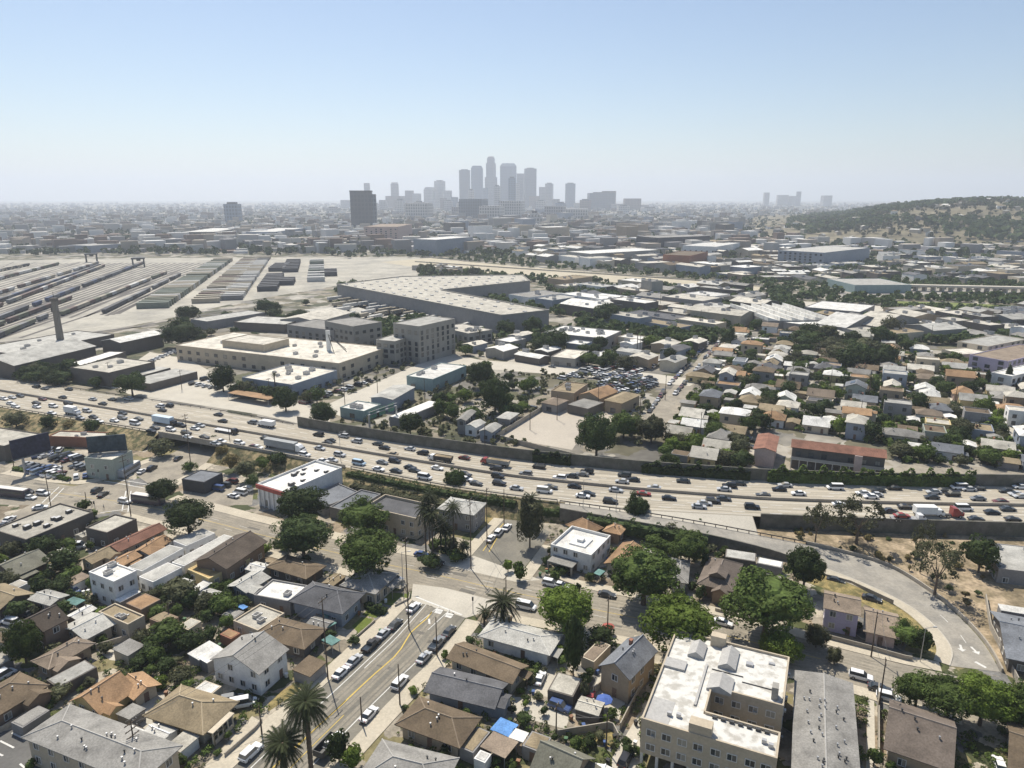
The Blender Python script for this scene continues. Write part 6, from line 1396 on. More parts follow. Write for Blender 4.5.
FT = [((0,380),4,"145,25,k,u 178,32,g,s 275,35,d,s 250,67,d,s 170,75,m,s 370,75,s,s 448,76,d,s 515,74,s,u 15,73,w,s 48,68,s,s 80,62,d,s 42,92,w,s 62,104,w,s 145,90,k,s 146,105,w,s 213,103,w,u 273,92,k,u 207,131,w,s 348,122,s,u 373,146,d,s 320,150,s,s 395,163,w,s 410,93,d,s 457,160,w,s 490,131,d,s 489,150,g,u 540,172,w,v 555,154,d,s 640,103,w,u 676,101,k,u 648,119,k,s 724,180,k,u 683,197,w,u 620,189,d,s 605,202,k,s 745,211,k,u 752,226,w,s 800,180,s,s 780,192,w,s 818,226,d,s 873,136,d,s 890,162,k,s 885,243,w,s 862,252,s,s 958,250,w,u 1010,168,g,u 1015,265,m,s"),
 ((256,380),4,"250,217,k,u 297,240,d,s 280,252,d,s 255,271,s,s 8,267,w,s 38,231,d,s 195,297,w,u 335,297,s,u 268,322,w,s 305,318,s,s 350,222,s,u 403,243,s,u 412,331,l,v 490,354,w,s 505,327,g,s 555,322,k,u 560,361,d,s 540,297,t,s 487,253,d,s 513,269,k,s 615,273,s,s 667,290,k,u 616,347,d,s 633,359,d,s 725,350,w,s 675,387,w,v 833,309,m,s 960,353,k,u 968,382,k,u 837,378,k,u 841,394,w,s 880,411,d,s 973,411,k,u"),
 ((512,380),4,"108,345,k,u 55,373,g,u 190,389,w,u 240,381,d,s 280,374,g,s 300,365,k,u 450,378,d,u 484,396,k,s 440,403,s,s 685,401,d,s 18,430,s,s 130,441,w,v 155,426,d,s 250,423,k,s 283,461,w,s 305,452,d,s 415,438,s,s 393,483,k,u 527,452,r,s 568,427,s,s 628,470,k,s 748,503,s,s 770,490,s,s 803,482,k,u 847,472,d,s 848,434,s,s 870,421,k,u 908,411,d,s 960,505,k,u 1005,458,d,s"),
 ((768,380),4,"68,418,s,s 45,434,k,s 122,451,w,s 268,428,w,v 440,438,d,s 412,464,w,s 380,450,w,s 430,456,s,s 505,429,k,s 288,495,w,s 345,495,d,s 490,521,d,s 550,505,k,s 783,511,w,v 663,445,s,s 655,465,d,s 695,440,d,s 737,454,k,u 765,427,w,v 803,434,s,s 840,430,d,s 840,471,g,s 930,483,m,s 952,440,d,s 960,513,d,s 897,526,k,s 833,553,d,s 980,554,k,s 1010,425,w,s 1010,462,s,s 992,453,s,s")]
def zone_of(x):
    for a_, t in ((60,'at the left end above the warehouse store'),(110,'above the double dark billboard'),(165,'just left of the underpass'),(215,'over the underpass'),(262,'just right of the underpass'),(320,'beside the long grey trailer truck'),(365,'above the market roof'),(425,'near the green overhead sign'),(470,'near the white passenger van'),(530,'near the red tipper truck'),(600,'above the courtyard house hedge'),(660,'near the freeway-edge dark tree'),(730,'above the ramp'),(800,'below the motel end wing'),(880,'below the long red motel'),(950,'near the red tractor unit'),(2000,'at the right end of the freeway')):
        if x < a_: return t
for (ox, oy), sc, txt in FT:
    for q in txt.split():
        x, y, c, kd = q.split(','); px, py = ox+float(x)/sc, oy+float(y)/sc
        p = P(px, py, UP+.75); p.z = UP+.01; h, near, dm = heading(p)
        if dm < 1.9:                                              # keep clear of the median
            nrm = Vector((-math.sin(h), math.cos(h), 0)); p -= nrm*(1.9-dm); p.z = UP+.01
        ln = ['inner','second','third','fourth','outer'][min(4, int(dm/4.2))]
        lab = carlab(kd, c, 'in the %s lane of the %s carriageway %s' % (ln, 'near' if near else 'far', zone_of(px)))
        o = link(KW[kd], car_small(kd, c), None, p, h); tag(o, lab, CAT[kd], 'cars on the freeway')
def truck(px, py, label, kind_, col, cargo, L, name='truck', cat='truck', flip=None, z=UP, rot=None, hh=2.7):
    p = P(px, py, z+1.6); p.z = z+.01
    if rot is None: rot, near, dm = heading(p)
    t = thing(name, label, cat, p, rot)
    x0, x1 = -L/2, L/2; cabL = 2.3
    def wheels(xs_):
        for x in xs_:
            for s in (-1,1): link('wheel', WHEEL, t, (x,s*1.05,.5), 0, (1.45,1.6,1.45))
    if kind_ == 'bus':
        MB().loft([[(x,-1.28*k,.4),(x,-1.3*k,1.6),(x,-1.18*k,3.05),(x,1.18*k,3.05),(x,1.3*k,1.6),(x,1.28*k,.4)] for x, k in ((x0,.96),(x0+.2,1),(x1-.4,1),(x1,.92))]).build('body', cargo, t)
        MB().box(x0+.5,-1.305,1.5,x1-.8,1.305,2.5).box(x1-.06,-1.0,1.3,x1+.02,1.0,2.6).build('windows', M_GLASS, t)
        MB().box(x0+.3,-1.1,3.051,x1-.5,1.1,3.14).build('roof', M_FRAME, t); wheels((x0+2.6,x1-2.4)); return t
    MB().box(x0,-.5,.55,x1-.6,.5,.9).build('chassis', M_DARKMETAL, t)
    m = MB(); xc = x1-cabL
    if kind_ == 'semi': m.box(x1-1.2,-1.0,.6,x1,1.0,1.7); m.loft([[(x,-1.15,.6),(x,-1.15,zt),(x,1.15,zt),(x,1.15,.6)] for x, zt in ((xc-1.2,3.3),(xc+.2,3.1),(x1-1.0,2.0))])
    else: m.loft([[(x,-1.05,.6),(x,-1.08,1.5),(x,-1.0,zt),(x,1.0,zt),(x,1.08,1.5),(x,1.05,.6)] for x, zt in ((xc,2.4),(x1-.9,2.35),(x1-.25,1.6),(x1,1.3))])
    cb = m.build('cab', paint(col), t); MB().box(x1-1.1,-1.09,1.62,x1-.55,1.09,2.2).build('windows', M_GLASS, t)
    if kind_ == 'box' or kind_ == 'semi':
        xe = xc-(1.7 if kind_ == 'semi' else .15)
        if cargo: MB().box(x0,-1.25,1.0,xe,1.25,1.0+hh).build('cargo_box', cargo, t)
    if kind_ == 'tipper':
        m = MB(); xe = xc-.3
        m.add([(x0,-1.0,1.0),(xe,-1.0,1.0),(xe,1.0,1.0),(x0,1.0,1.0),(x0-.3,-1.25,2.5),(xe,-1.25,2.5),(xe,1.25,2.5),(x0-.3,1.25,2.5)], [(3,2,1,0),(0,1,5,4),(1,2,6,5),(2,3,7,6),(3,0,4,7)])
        m.add([(x0-.2,-1.15,2.3),(xe,-1.15,2.3),(xe,1.15,2.3),(x0-.2,1.15,2.3)],[(0,1,2,3)],1); m.build('tipper_body', [cargo, M_SOIL], t)
    if kind_ == 'carrier': MB().box(x0,-1.2,.95,xc-.3,1.2,1.1).build('flatbed', M_METAL, t)
    wheels((x0+1.2, x0+2.4, x1-1.3) if L > 8 else (x0+1.6, x1-1.2)); return t
CW = mat('white truck box', (.74,.74,.72), .6, .06, .5, 2, .05); CG = mat('grey trailer box', (.30,.31,.31), .6, .08, .5, 2, .08); CB_ = mat('pale blue box', (.50,.60,.68), .6, .06, .5, 2, .06)
truck(72.5,411,'white box truck over the weedy bank left of the underpass','box','w',CW,8.5)
truck(165,421,'pale blue box truck with dark cab over the underpass','box','k',CB_,13)
truck(285,446,'long grey semi trailer truck with white cab','semi','w',CG,19,'semi_truck'); truck(266,423,'white tanker-like flat truck before the green overhead sign','box','w',CW,8.5,hh=1.9)
truck(440,457.5,'black tipper truck with white cab on the far carriageway','tipper','w',mat('black tipper', (.05,.05,.055), .6),9.5); truck(495,461,'red-cabbed tipper truck with grey body','tipper','r',CG,11)
truck(476,0,'','box','w',CW,1) if False else None
truck(929,511,'white box truck on the near carriageway beside the red tractor unit','box','w',CW,8.8,hh=2.3); truck(952,512,'red tractor unit without trailer','semi','r',None,6.5,'tractor_unit')
cc = truck(908,516,'flatbed tow truck carrying a red car','carrier','w',None,10,'tow_truck'); p = cc.location+Vector((-1.8*math.cos(cc.rotation_euler.z),-1.8*math.sin(cc.rotation_euler.z),1.1))
tag(link('sedan', car_small('s','r'), None, p, cc.rotation_euler.z), 'red sedan riding on the flatbed tow truck', 'car')
truck(226,429,'black car transporter truck right of the underpass','carrier','k',None,12,'tow_truck')
BD = mat('dark bus side', (.085,.07,.085), .4, .1, .5, 2, .1); avrot = math.atan2((P(128,500)-P(40,490)).y, (P(128,500)-P(40,490)).x)
truck(12,492,'dark city bus with white roof waiting on the avenue at the left edge','bus','w',BD,13,'bus','bus',z=.04,rot=avrot)
truck(148,499,'dark maroon bus with white roof beside the clipped ficus','bus','w',BD,12,'bus','bus',z=.04,rot=avrot-.05)
s3 = math.atan2((P(190,452)-P(150,478)).y, (P(190,452)-P(150,478)).x)
truck(129,469,'long white-roofed bus turning beside the greenish bank block','bus','w',mat('silver bus side', (.35,.36,.38), .4), 11,'bus','bus',z=.04,rot=s3)
# parked and street cars near the camera
st1 = math.atan2((P(384,630)-P(331,680)).y, (P(384,630)-P(331,680)).x)
avd = lambda px: math.atan2((P(px+12,interp(AV_F,px+12)+12)-P(px-12,interp(AV_F,px-12)+12)).y, (P(px+12,interp(AV_F,px+12)+12)-P(px-12,interp(AV_F,px-12)+12)).x)
s2 = math.atan2((P(505,518)-P(475,552)).y, (P(505,518)-P(475,552)).x)
PK = [(341,672,'w','s',st1,'parked on the left kerb, lowest of the kerb row below the dark slate house'),(354,660,'s','s',st1,'parked second from the low end of the left kerb row'),(371,645,'k','p',st1,'parked in the middle of the left kerb row'),(383.5,633,'s','s',st1,'parked just above the black pickup on the left kerb'),(395,624,'d','s',st1,'parked on the left kerb near the small square lawn'),(413.5,607,'w','s',st1,'parked alone at the top of the left kerb near the corner'),
 (400,682,'w','u',st1,'parked on the right kerb before the dark grey bungalow'),(424,657,'s','s',st1,'parked on the right kerb, lower of the group by the brown gabled house'),(437,643,'g','p',st1,'parked on the right kerb with an open bed'),(449,631,'d','s',st1,'parked at the top of the right kerb under a bush'),(369,714,'w','s',st1,'parked at the right kerb beside a thin pole above the shrubs'),(334,741,'w','u',st1,'half hidden by shrubs behind the black trailer'),
 (251,752,'w','u',st1,'with dark roof parked at the lowest left kerb'),(422,0,'w','s',0,''),(507,527,'w','s',s2,'parked at the dead end of the upper side street'),(492,0,'w','s',0,''),(491,538,'w','s',s2,'parked lower on the dead-end side street'),(499,532,'w','u',s2,'parked nearest the freeway on the dead-end side street'),
 (526,606,'w','v',avd(526),'parked at the near kerb under the yellow-green tree'),(551,583,'w','u',avd(551),'parked at the far kerb of the avenue before the courtyard house'),(561,585,'w','s',avd(561),'parked right behind the white SUV on the far kerb'),(607,594,'d','s',avd(607),'waiting in the driveway mouth left of the wide shade tree'),(723,622,'w','s',avd(723),'parked in front of the craftsman house'),
 (861,676,'w','u',avd(860),'parked at the near kerb behind the grey apartment row'),(880,688,'d','s',avd(880),'parked behind the white SUV at the near kerb'),(889,697,'w','u',avd(890),'with dark body windows parked beside the brown gabled house'),(422,554,'b','s',avd(422),'driving past the palm cluster'),(437,562,'k','s',avd(437),'driving behind the blue sedan by the palm cluster'),
 (395,578,'w','s',avd(395),'parked by the arched grey-roofed house'),(97,490,'d','u',s3,'waiting at the crossing, left of two'),(103,494,'k','s',s3,'waiting at the crossing, right of two'),(125,501,'w','u',avd(128),'waiting at the crossing beside the maroon bus'),(40,507,'w','s',avrot+.6,'turning left of the big flat shop building'),(28,491,'k','s',avrot,'following the dark bus on the avenue'),(43,493,'w','u',avrot,'second behind the dark bus on the avenue'),
 (30,497,'w','s',avrot,'beside the dark bus in the near lane'),(4,525,'d','s',s3,'at the left edge beside the grassy island'),(9,519,'w','s',s3,'parked along the big flat shop building'),(152,468,'k','u',s3,'driving toward the underpass'),(178,458,'d','s',s3,'entering the underpass shadow'),(142,471,'w','s',s3,'parked beside the scrub below the bank'),
 (540,678,'w','s',st1+.1,'parked in the yard by the flat grey garage'),(590,700,'r','p',st1+.25,'parked beside the blue umbrella'),(560,706,'b','u',-.5,'pale roofed, parked below the flat grey garage'),(626,758,'k','u',st1-.1,'parked low on the long concrete driveway'),(836,580,'d','s',-.5,'parked above the lavender house wall'),(872,598,'d','s',-.6,'parked behind the pink wing by the weed strip'),
 (243,703,'w','v',.3,'under the white awning beside the tan bungalow'),(232,699,'g','u',.3,'parked in the shade beside the tan bungalow'),(2,676,'w','v',st1,'at the left edge above the wide brown house'),(77,546,'w','v',.2,'parked on the small concrete yard behind the dark brick block'),(1000,765,'w','s',1.2,'parked at the lower right edge in tree shade'),(910,712,'k','s',-.5,'parked under the leafy street row')]
for px, py, c, kd, rot, rest in PK:
    if not rest: continue
    p = P(px, py, .7); p.z = .045; car_full(kd, c, p, rot, carlab(kd, c, rest), 'cars of the near streets')
# packed car parks (one by one)
def lot(rows, group, where, z, seed, step=2.7, small=True):
    r = random.Random(seed)
    for a_, b_, rot in rows:
        A_, B_ = P(*a_, z), P(*b_, z); n = max(1, int((B_-A_).length/step)); 
        ang = math.atan2((B_-A_).y,(B_-A_).x)+math.pi/2+rot
        for i in range(n):
            if r.random() < .05: continue
            p = A_.lerp(B_, (i+.5)/n); p.z = z+.045; c = r.choice('wwssgkkddbmw'); kd = r.choice('sssuuvp')
            o = link(KW[kd], car_small(kd, c), None, p, ang+r.uniform(-.05,.05)); tag(o, carlab(kd, c, where+' '+near_land(p)), CAT[kd], group)
lot([((30,458),(55,453),0),((36,456),(70,462),0),((24,466),(60,470),0),((30,472),(62,478),0),((72,479),(90,476),0),((74,466),(88,470),0),((40,453),(64,451),0),((28,469),(64,475),0),((66,456),(82,461),0)], 'cars in the packed car park by the bank block', 'in the packed car park', 0, 71)
lot([((214,492),(236,481),0),((230,499),(250,489),0)], 'cars on the corner lot near the market', 'on the corner lot', 0, 72)
lot([((60,590),(80,582),0),((64,596),(84,588),0),((0,622),(18,612),0),((4,628),(30,612),0)], 'cars parked between the left gardens', 'parked in a yard', 0, 73)
lot([((596,388),(660,362),0),((602,396),(650,378),0),((596,380),(650,362),0),((620,400),(655,385),0),((590,372),(640,358),0),((575,378),(600,370),0),((594,392),(640,376),0),((610,397),(655,380),0),((592,376),(645,357),0),((600,384),(655,366),0),((560,380),(592,368),0)], 'cars in the car yard beside the straight side street', 'in the crowded car yard', UP, 74, 3.0)
lot([((650,348),(702,338),0),((648,343),(700,333),0),((600,355),(640,347),0),((690,345),(708,336),0)], 'cars on the dealer lot', 'on the dealer lot', UP, 75, 3.4)
lot([((648,414),(664,392),math.pi/2),((668,386),(690,364),math.pi/2),((694,358),(712,340),math.pi/2),((674,396),(700,366),math.pi/2),((704,360),(722,340),math.pi/2)], 'cars along the straight side street', 'parked along the side street', UP, 76, 6.5)
lot([((803,458),(850,462),0),((872,455),(888,458),0),((893,455),(930,462),0),((745,450),(756,440),0),((740,446),(748,436),0)], 'cars beside the red motel', 'parked', UP, 77, 5.5)
lot([((315,400),(352,388),0),((300,405),(330,394),0),((355,387),(372,381),0)], 'cars in front of the depot street', 'parked in a row', UP, 78, 4.0)
lot([((190,384),(222,390),0),((188,377),(215,382),0),((150,362),(175,352),0),((160,372),(185,376),0)], 'cars on the lot left of the blue-walled warehouse', 'parked on the works lot', UP, 79, 4.5)
lot([((900,395),(960,388),0),((930,398),(1000,420),math.pi/2),((540,372),(556,366),0),((520,395),(545,388),0),((528,412),(536,408),0)], 'cars among the quarter streets', 'parked', UP, 80, 8)
# trailers, containers, rail cars
def box_mesh(L, W, Hh, m, wheels=False):
    b = MB().box(-L/2,-W/2,.2 if not wheels else 1.1,L/2,W/2,Hh)
    for x in range(int(L/1.2)): b.box(-L/2+.3+x*1.2,-W/2-.05,.3 if not wheels else 1.2,-L/2+.7+x*1.2,W/2+.05,Hh-.15)
    if wheels:
        for x in (-L*.36,-L*.28,L*.33): b.box(x-.5,-W*.45,0,x+.5,W*.45,1.09,1)
    return b.mesh('container', [m, M_DARKMETAL])
CC = dict(green=(.165,.185,.15), tan=(.34,.30,.23), white=(.50,.49,.46), dark=(.06,.06,.065), blue=(.07,.09,.15), rust=(.13,.085,.07), grey=(.17,.17,.17), olive=(.13,.135,.09))
CONT = {}
def cont(kind_, c, L, W, Hh, wheels=False):
    if (kind_,c) not in CONT: CONT[(kind_,c)] = box_mesh(L,W,Hh,mat('container paint '+c, CC[c], .7, .12, .3, 1, .1),wheels)
    return CONT[(kind_,c)]
def row(a_, b_, n, across, name, cat, group, what, cols, dims_, seed, wheels=False, wid=None):
    r = random.Random(seed); A_, B_ = P(*a_, UP), P(*b_, UP); ang = math.atan2((B_-A_).y,(B_-A_).x)+(math.pi/2 if across else 0)
    for i in range(n):
        if r.random() < .07: continue
        p = A_.lerp(B_, (i+.5)/n); p.z = UP+.05; c = r.choice(cols)
        o = link(name, cont(name+str(dims_), c, *dims_, wheels), None, p, ang); tag(o, '%s %s %s' % (c, what, near_land(p)), cat, group)
CL = (12.2,2.6,2.7)
row((152,309),(224,261),46,True,'shipping_container','container','green containers of the left stack line','container in the green-topped stack line',['green','green','tan','olive','white'],(26,5.0,5.2),91)
row((205,304),(252,259),36,True,'shipping_container','container','tan trailers of the middle line','trailer in the tan middle line',['tan','tan','white','rust','tan'],(24,5.0,4.4),92)
row((230,301),(264,258),36,True,'shipping_container','container','white trailers of the right line','trailer in the white right line',['white','tan','white','grey'],(22,5.0,4.4),93)
for i, (a_, b_, n, c) in enumerate((((267,292),(276,277),9,'dark'),((276,272),(283,266),5,'dark'),((290,273),(294,262),7,'dark'),((284,286),(287,281),3,'dark'),((316,283),(317,262),9,'white'),((329,277),(329,272),3,'dark'))):
    row(a_, b_, n, True, 'stacked_container', 'container', 'container blocks on the pale apron', 'container block standing alone on the pale apron' if n < 4 else 'stacked container in a block on the pale apron', [c,c,'dark' if c == 'dark' else 'green'], (20,7.5,5.4), 94+i)
for i, (a_, b_, n, cols) in enumerate((((-12,274),(28,266),10,['dark','white','tan']),((-12,283),(58,265),16,['rust','white','olive']),((-12,298),(98,264),24,['tan','rust','grey','white']),((-12,312),(104,267),26,['tan','grey','rust','white']),((-12,307),(100,266.5),26,['dark','blue','grey']),((-12,325),(146,263),34,['rust','blue','dark','dark','grey']),((-12,331),(70,300),14,['dark','olive','rust']),((-12,343),(52,316),9,['dark','grey','olive']),((62,316),(166,274),22,['tan','olive','rust','white']),((104,314),(180,276),18,['dark','grey','dark']))):
    row(a_, b_, n, False, 'rail_wagon', 'rail wagon', 'rail wagons in the curving yard', 'rail wagon in the %s track line of the yard' % ['first far','second far','third','wide fourth','fifth','colourful sixth','nearest','cut short','long low','lone right-hand'][i], cols, (17,3.1,3.8), 110+i, True)
tk = MB()
for a_, b_ in (((61,317),(172,272)),((70,318),(185,268)),((101,315),(175,279)),((106,316),(178,280)),((40,318),(150,275)),((20,312),(128,266)),((-20,305),(110,263)),((-10,290),(80,262)),((-10,318),(140,262)),((-10,336),(150,284)),((20,338),(165,290)),((-20,300),(80,268)),((-20,287),(50,265)),((48,320),(160,276)),((85,317),(180,274)),((112,315),(186,280)),((118,314),(192,276)),((-20,329),(120,274)),((-20,345),(200,320)),((0,352),(240,308))):
    ribbon(tk, resample([P(*a_,UP),P(*b_,UP)],30), 3.2, .06)
for k_ in range(34):
    y0 = 268+k_*2.5; x1 = 20+k_*6; ribbon(tk, resample([P(-40,y0+2,UP),P(x1,263,UP)],24), 2.6+k_*.03, .058)
for k_ in range(14): ribbon(tk, resample([P(300-k_*22,262,UP),P(-60-k_*10+k_*k_*.2,300+k_*3,UP)],30), 1.6, .055)
kind(tk.build('rail_tracks', mat('dark ballast track', (.12,.11,.10), .95, .2, .1, 1, .2)), 'structure')
for k_ in range(5):
    row((330+k_*4,300+k_*5.5),(430+k_*14,316+k_*4.5),9,True,'parked_trailer','trailer','white trailers in long rows behind the office block','long box trailer parked behind the depot',['white','white','tan'],(15,2.6,4.0),130+k_,True)
# gantries in the yard
for x, y in ((139,267),(92,262)):
    p = P(x,y,UP); t = thing('yard_gantry', 'dark yard gantry crane %s' % ('over the colourful wagon line' if x > 100 else 'at the far bend of the yard'), 'crane', p, .4)
    for sx in (-1,1):
        for sy in (-1,1): MB().box(sx*7-.6,sy*4-.6,0,sx*7+.6,sy*4+.6,11).build('leg', M_DARKMETAL, t)
    MB().box(-8.5,-4.5,11.01,8.5,4.5,13).build('beam', M_DARKMETAL, t); MB().box(-2,-2,8.5,3,2,11).build('hoist', M_DARKMETAL, t)
# ------------------------------------------------------------------ poles, lamps, wires
POLES = []
def pole(bx, by, ty, label, arms=2, name='utility_pole', r=.17, lamp=False, g=None, keep=True):
    g = gz(bx, by) if g is None else g; b = P(bx,by,g); lo, hi = 2, 45
    for _ in range(30):
        m_ = (lo+hi)/2
        if proj((b.x,b.y,g+m_))[1] > ty: lo = m_
        else: hi = m_
    hgt = max(4, lo); t = thing(name, label, 'street lamp' if lamp else 'utility pole', b, st1 if not lamp else 0)
    MB().tube((0,0,-.3),(0,0,hgt),r,r*.6,8).build('pole', M_METAL if lamp else M_WOOD, t)
    for k in range(arms): 
        c = MB().box(-1.3,-.06,hgt-.7-k*1.3,1.3,.06,hgt-.55-k*1.3).build('crossarm', M_WOOD, t)
        MB().tube((-1.1,0,hgt-.55-k*1.3),(-1.1,0,hgt-.25-k*1.3),.07,.05,5).tube((1.1,0,hgt-.55-k*1.3),(1.1,0,hgt-.25-k*1.3),.07,.05,5).tube((.5,0,hgt-.55-k*1.3),(.5,0,hgt-.25-k*1.3),.07,.05,5).build('insulators', M_METAL, c)
    if lamp:
        MB().tube((0,0,hgt-.1),(1.9,0,hgt+.25),.06,.05,6).build('arm', M_METAL, t); MB().box(1.6,-.16,hgt+.14,2.4,.16,hgt+.32).build('lamp_head', M_METAL, t)
    if keep: POLES.append(Vector((b.x,b.y,g+hgt-.4)))
    return t
for a_ in ((409,629,537,'tallest dark pole at the street corner by the small lawn',2),(328,679,598,'tall grey pole on the left kerb beside the tarp yard',1),(138,768,720,'dark multi-arm pole in front of the grey apartment house',4),(437,656,617,'thin pole on the right kerb by the brown gabled house',0),(400,705,664,'thin pole on the right kerb by the dark grey bungalow',0),(362,724,697,'short thin pole beside the white kerb sedan',0),
  (471,569,498,'dark pole at the avenue corner right of the palm cluster',2),(487,546,488,'tallest dark pole at the dead-end side street',1),(504,524,489,'slim pole at the freeway end of the dead-end street',0),(506,606,575,'pole behind the bushy corner palm',1),(878,712,659,'leaning-shadow pole at the kerb behind the grey apartment row',1),(871,657,612,'pole in front of the lavender house wall',1),
  (556,736,704,'pole in the back yard left of the dry lawn',1),(606,750,713,'grey pole at the fence of the dry lawn',0),(51,507,471,'pole at the corner of the big flat shop building',1),(131,516,455,'thick dark pole at the crossing beside the maroon bus',2),(191,466,414,'tall pole before the underpass',2),(231,452,428,'pole at the right end of the underpass',0),(607,640,596,'pole at the near kerb right of the yellow-green tree',1),
  (14,467,440,'pole beside the large dark billboard',0),(64,478,460,'pole in front of the packed car park',0),(87,505,492,'short signal pole at the crossing',0),(115,583,562,'dark pole against the white corner block',1),(262,735,705,'thin street sign pole by the two date palms',0),(170,622,603,'pole in the gardens behind the orange garage',1)):
    pole(*a_)
for a_ in ((920,662,628,'street lamp at the corner of the curved ramp'),(607,641,0,''),(404,622,0,''),(341,462,432,'freeway lamp at the parapet near the market'),(583,508,480,'freeway lamp above the courtyard house'),(616,512,492,'second freeway lamp above the courtyard house'),(403,585,552,'traffic lamp mast at the avenue corner'),(488,597,0,'')):
    if a_[3]: pole(*a_, arms=0, name='street_lamp', r=.11, lamp=True, g=UP if a_[1] < 520 else 0, keep=False)
for i, (bx, by, ty) in enumerate(((485,455,424),(557,420,395),(640,415,385),(665,400,375),(598,410,385),(530,430,408),(640,350,330),(700,438,412),(750,395,375),(792,380,358),(905,395,375),(955,402,385),(995,428,408),(860,420,400),(770,430,408),(425,402,378),(378,400,372),(460,400,382),(345,405,380),(312,412,392),(110,382,362),(182,390,370),(270,400,378),(830,390,370),(930,345,325),(990,330,312),(870,345,325),(700,330,310),(660,310,292),(560,318,300))):
    p = P(bx,by,UP); pole(bx, by, ty, 'distant wooden utility pole '+near_land(p), 1, keep=False, g=UP)['group'] = 'utility poles beyond the freeway'
def wire(a_, b_, sag, label, r=.035):
    pts = [Vector(a_).lerp(Vector(b_), i/10)-Vector((0,0,4*sag*(i/10)*(1-i/10))) for i in range(11)]; m = MB()
    for p, q in zip(pts, pts[1:]): m.tube(p, q, r, r, 3, cap=False)
    tag(m.build('power_line', M_DARKMETAL), label, 'cable', 'overhead power lines')
for i, (a_, b_) in enumerate(((0,6),(6,7),(0,1),(15,16),(10,11),(2,1),(12,13),(9,6))):
    for s in (-1.0,1.0): wire(POLES[a_]+Vector((s,0,0)), POLES[b_]+Vector((s,0,0)), 1.5, ['overhead cable from the tallest corner pole to the palm-cluster pole','overhead cable from the palm-cluster pole to the dead-end pole','overhead cable along the street from the corner pole to the tarp-yard pole','overhead cable from the crossing pole to the underpass pole','overhead cable between the apartment-row pole and the lavender-wall pole','overhead cable from the multi-arm pole to the tarp-yard pole','overhead cable between the two back-yard poles','overhead cable from the bushy-palm pole to the palm-cluster pole'][i]+(', nearer strand' if s < 0 else ', farther strand'))
# ------------------------------------------------------------------ yard walls, umbrellas, small things
def fence(pxs, h, label, m=None, z=0, cat='wall', name='garden_wall', th=.2):
    pts = resample([P(x,y,z) for x,y in pxs], max(3, len(pxs)*4)); wall_along(name, pts, z-.1, z+h, th, m or M_BARR, label, cat)
for a_ in (([(820,637),(870,650),(905,660),(912,661)],1.2,'low grey street wall below the lavender house'),([(812,575),(850,585),(893,605)],1.4,'grey wall between the lavender house and the weed strip'),([(557,737),(612,728),(618,740)],1.6,'board fence around the dry lawn'),([(594,694),(640,655)],1.8,'fence beside the tall grey cross-gabled house'),([(620,730),(640,690),(652,672)],1.6,'wooden fence along the long concrete driveway'),
  ([(0,733),(40,709),(46,702)],1.2,'low wall above the striped car park'),([(225,757),(256,730),(262,722)],.9,'iron-topped low wall before the tan bungalow'),([(395,607),(409,600),(410,594)],.6,'low kerb wall around the upper small lawn'),([(352,642),(375,622)],.7,'low wall of the lower small lawn'),([(985,600),(990,630),(1005,660),(1020,690)],1.8,'pale fence along the ramp slope at the right edge'),([(715,611),(745,619)],.9,'low garden wall before the craftsman house'),([(878,690),(878,760)],1.8,'pale wall beside the brown gabled house'),([(96,650),(140,637)],1.5,'wall behind the small concrete yard'),([(545,577),(575,588)],1.0,'white garden fence before the courtyard house')):
    fence(*a_)
fence([(496,439),(556,402)], 2.2, 'white fence along the left side of the paved empty lot', z=UP); fence([(500,440),(540,450),(590,462)], 2.0, 'dark fence along the front of the paved empty lot', z=UP)
t_ = P(604,709,0)
t = thing('parasol', 'bright blue octagonal parasol on the white patio', 'parasol', t_)
MB().tube((0,0,0),(0,0,2.6),.05,.05,6).build('pole', M_METAL, t); MB().loft([[(r*math.cos(k*math.pi/4),r*math.sin(k*math.pi/4),z) for k in range(8)] for r, z in ((1.7,2.15),(1.7,2.3),(.9,2.55),(.1,2.8))]).build('canopy', mat('blue parasol cloth', (.07,.13,.38), .8, .1, 1, 4, .1), t)
t_ = P(608,634,0); t = thing('parasol', 'small red parasol beside the cross-gabled house', 'parasol', t_)
MB().tube((0,0,0),(0,0,2.4),.05,.05,6).build('pole', M_METAL, t); MB().loft([[(r*math.cos(k*math.pi/4),r*math.sin(k*math.pi/4),z) for k in range(8)] for r, z in ((1.5,1.95),(1.5,2.1),(.1,2.6))]).build('canopy', mat('red parasol cloth', (.36,.10,.08), .8, .1, 1, 4, .1), t)
for L_, N_, R_, col, lab in (((312,622),(326,629),(338,624),'teal','turquoise tarp canopy in the front yard of the low brown house'),((322,640),(332,646),(340,640),'teal','second turquoise tarp canopy nearer the street'),((66,601),(76,606),(84,600),'teal','turquoise canopy between the grey garages and the corner block'),((598,541),(603,545),(607,541),'blue','small blue tarp between the courtyard house and the orange roof'),((594,573),(600,576),(604,571),'teal','turquoise tarp beside the driveway of the courtyard house'),((236,606),(243,610),(248,607),'blue','blue tarp pile cover under the garden trees'),((320,612),(327,617),(332,613),'teal','long turquoise tarp beside the dark slate house')):
    bld('tarp_shelter', 'canopy', lab, L_, N_, R_, 2.4, roof='canopy', rc=col, win=False, g=0)
t = thing('dump_trailer', 'black high-sided trailer parked at the right kerb under shrubs', 'trailer', P(327,751,.04), st1)
m = MB(); m.box(-2.6,-1.1,.7,2.6,1.1,.8); m.box(-2.6,-1.1,.801,2.6,-1.0,2.0); m.box(-2.6,1.0,.801,2.6,1.1,2.0); m.box(-2.6,-.999,.801,-2.5,.999,2.0); m.box(2.5,-.999,.801,2.6,.999,2.0); m.build('bed', M_DARKMETAL, t)
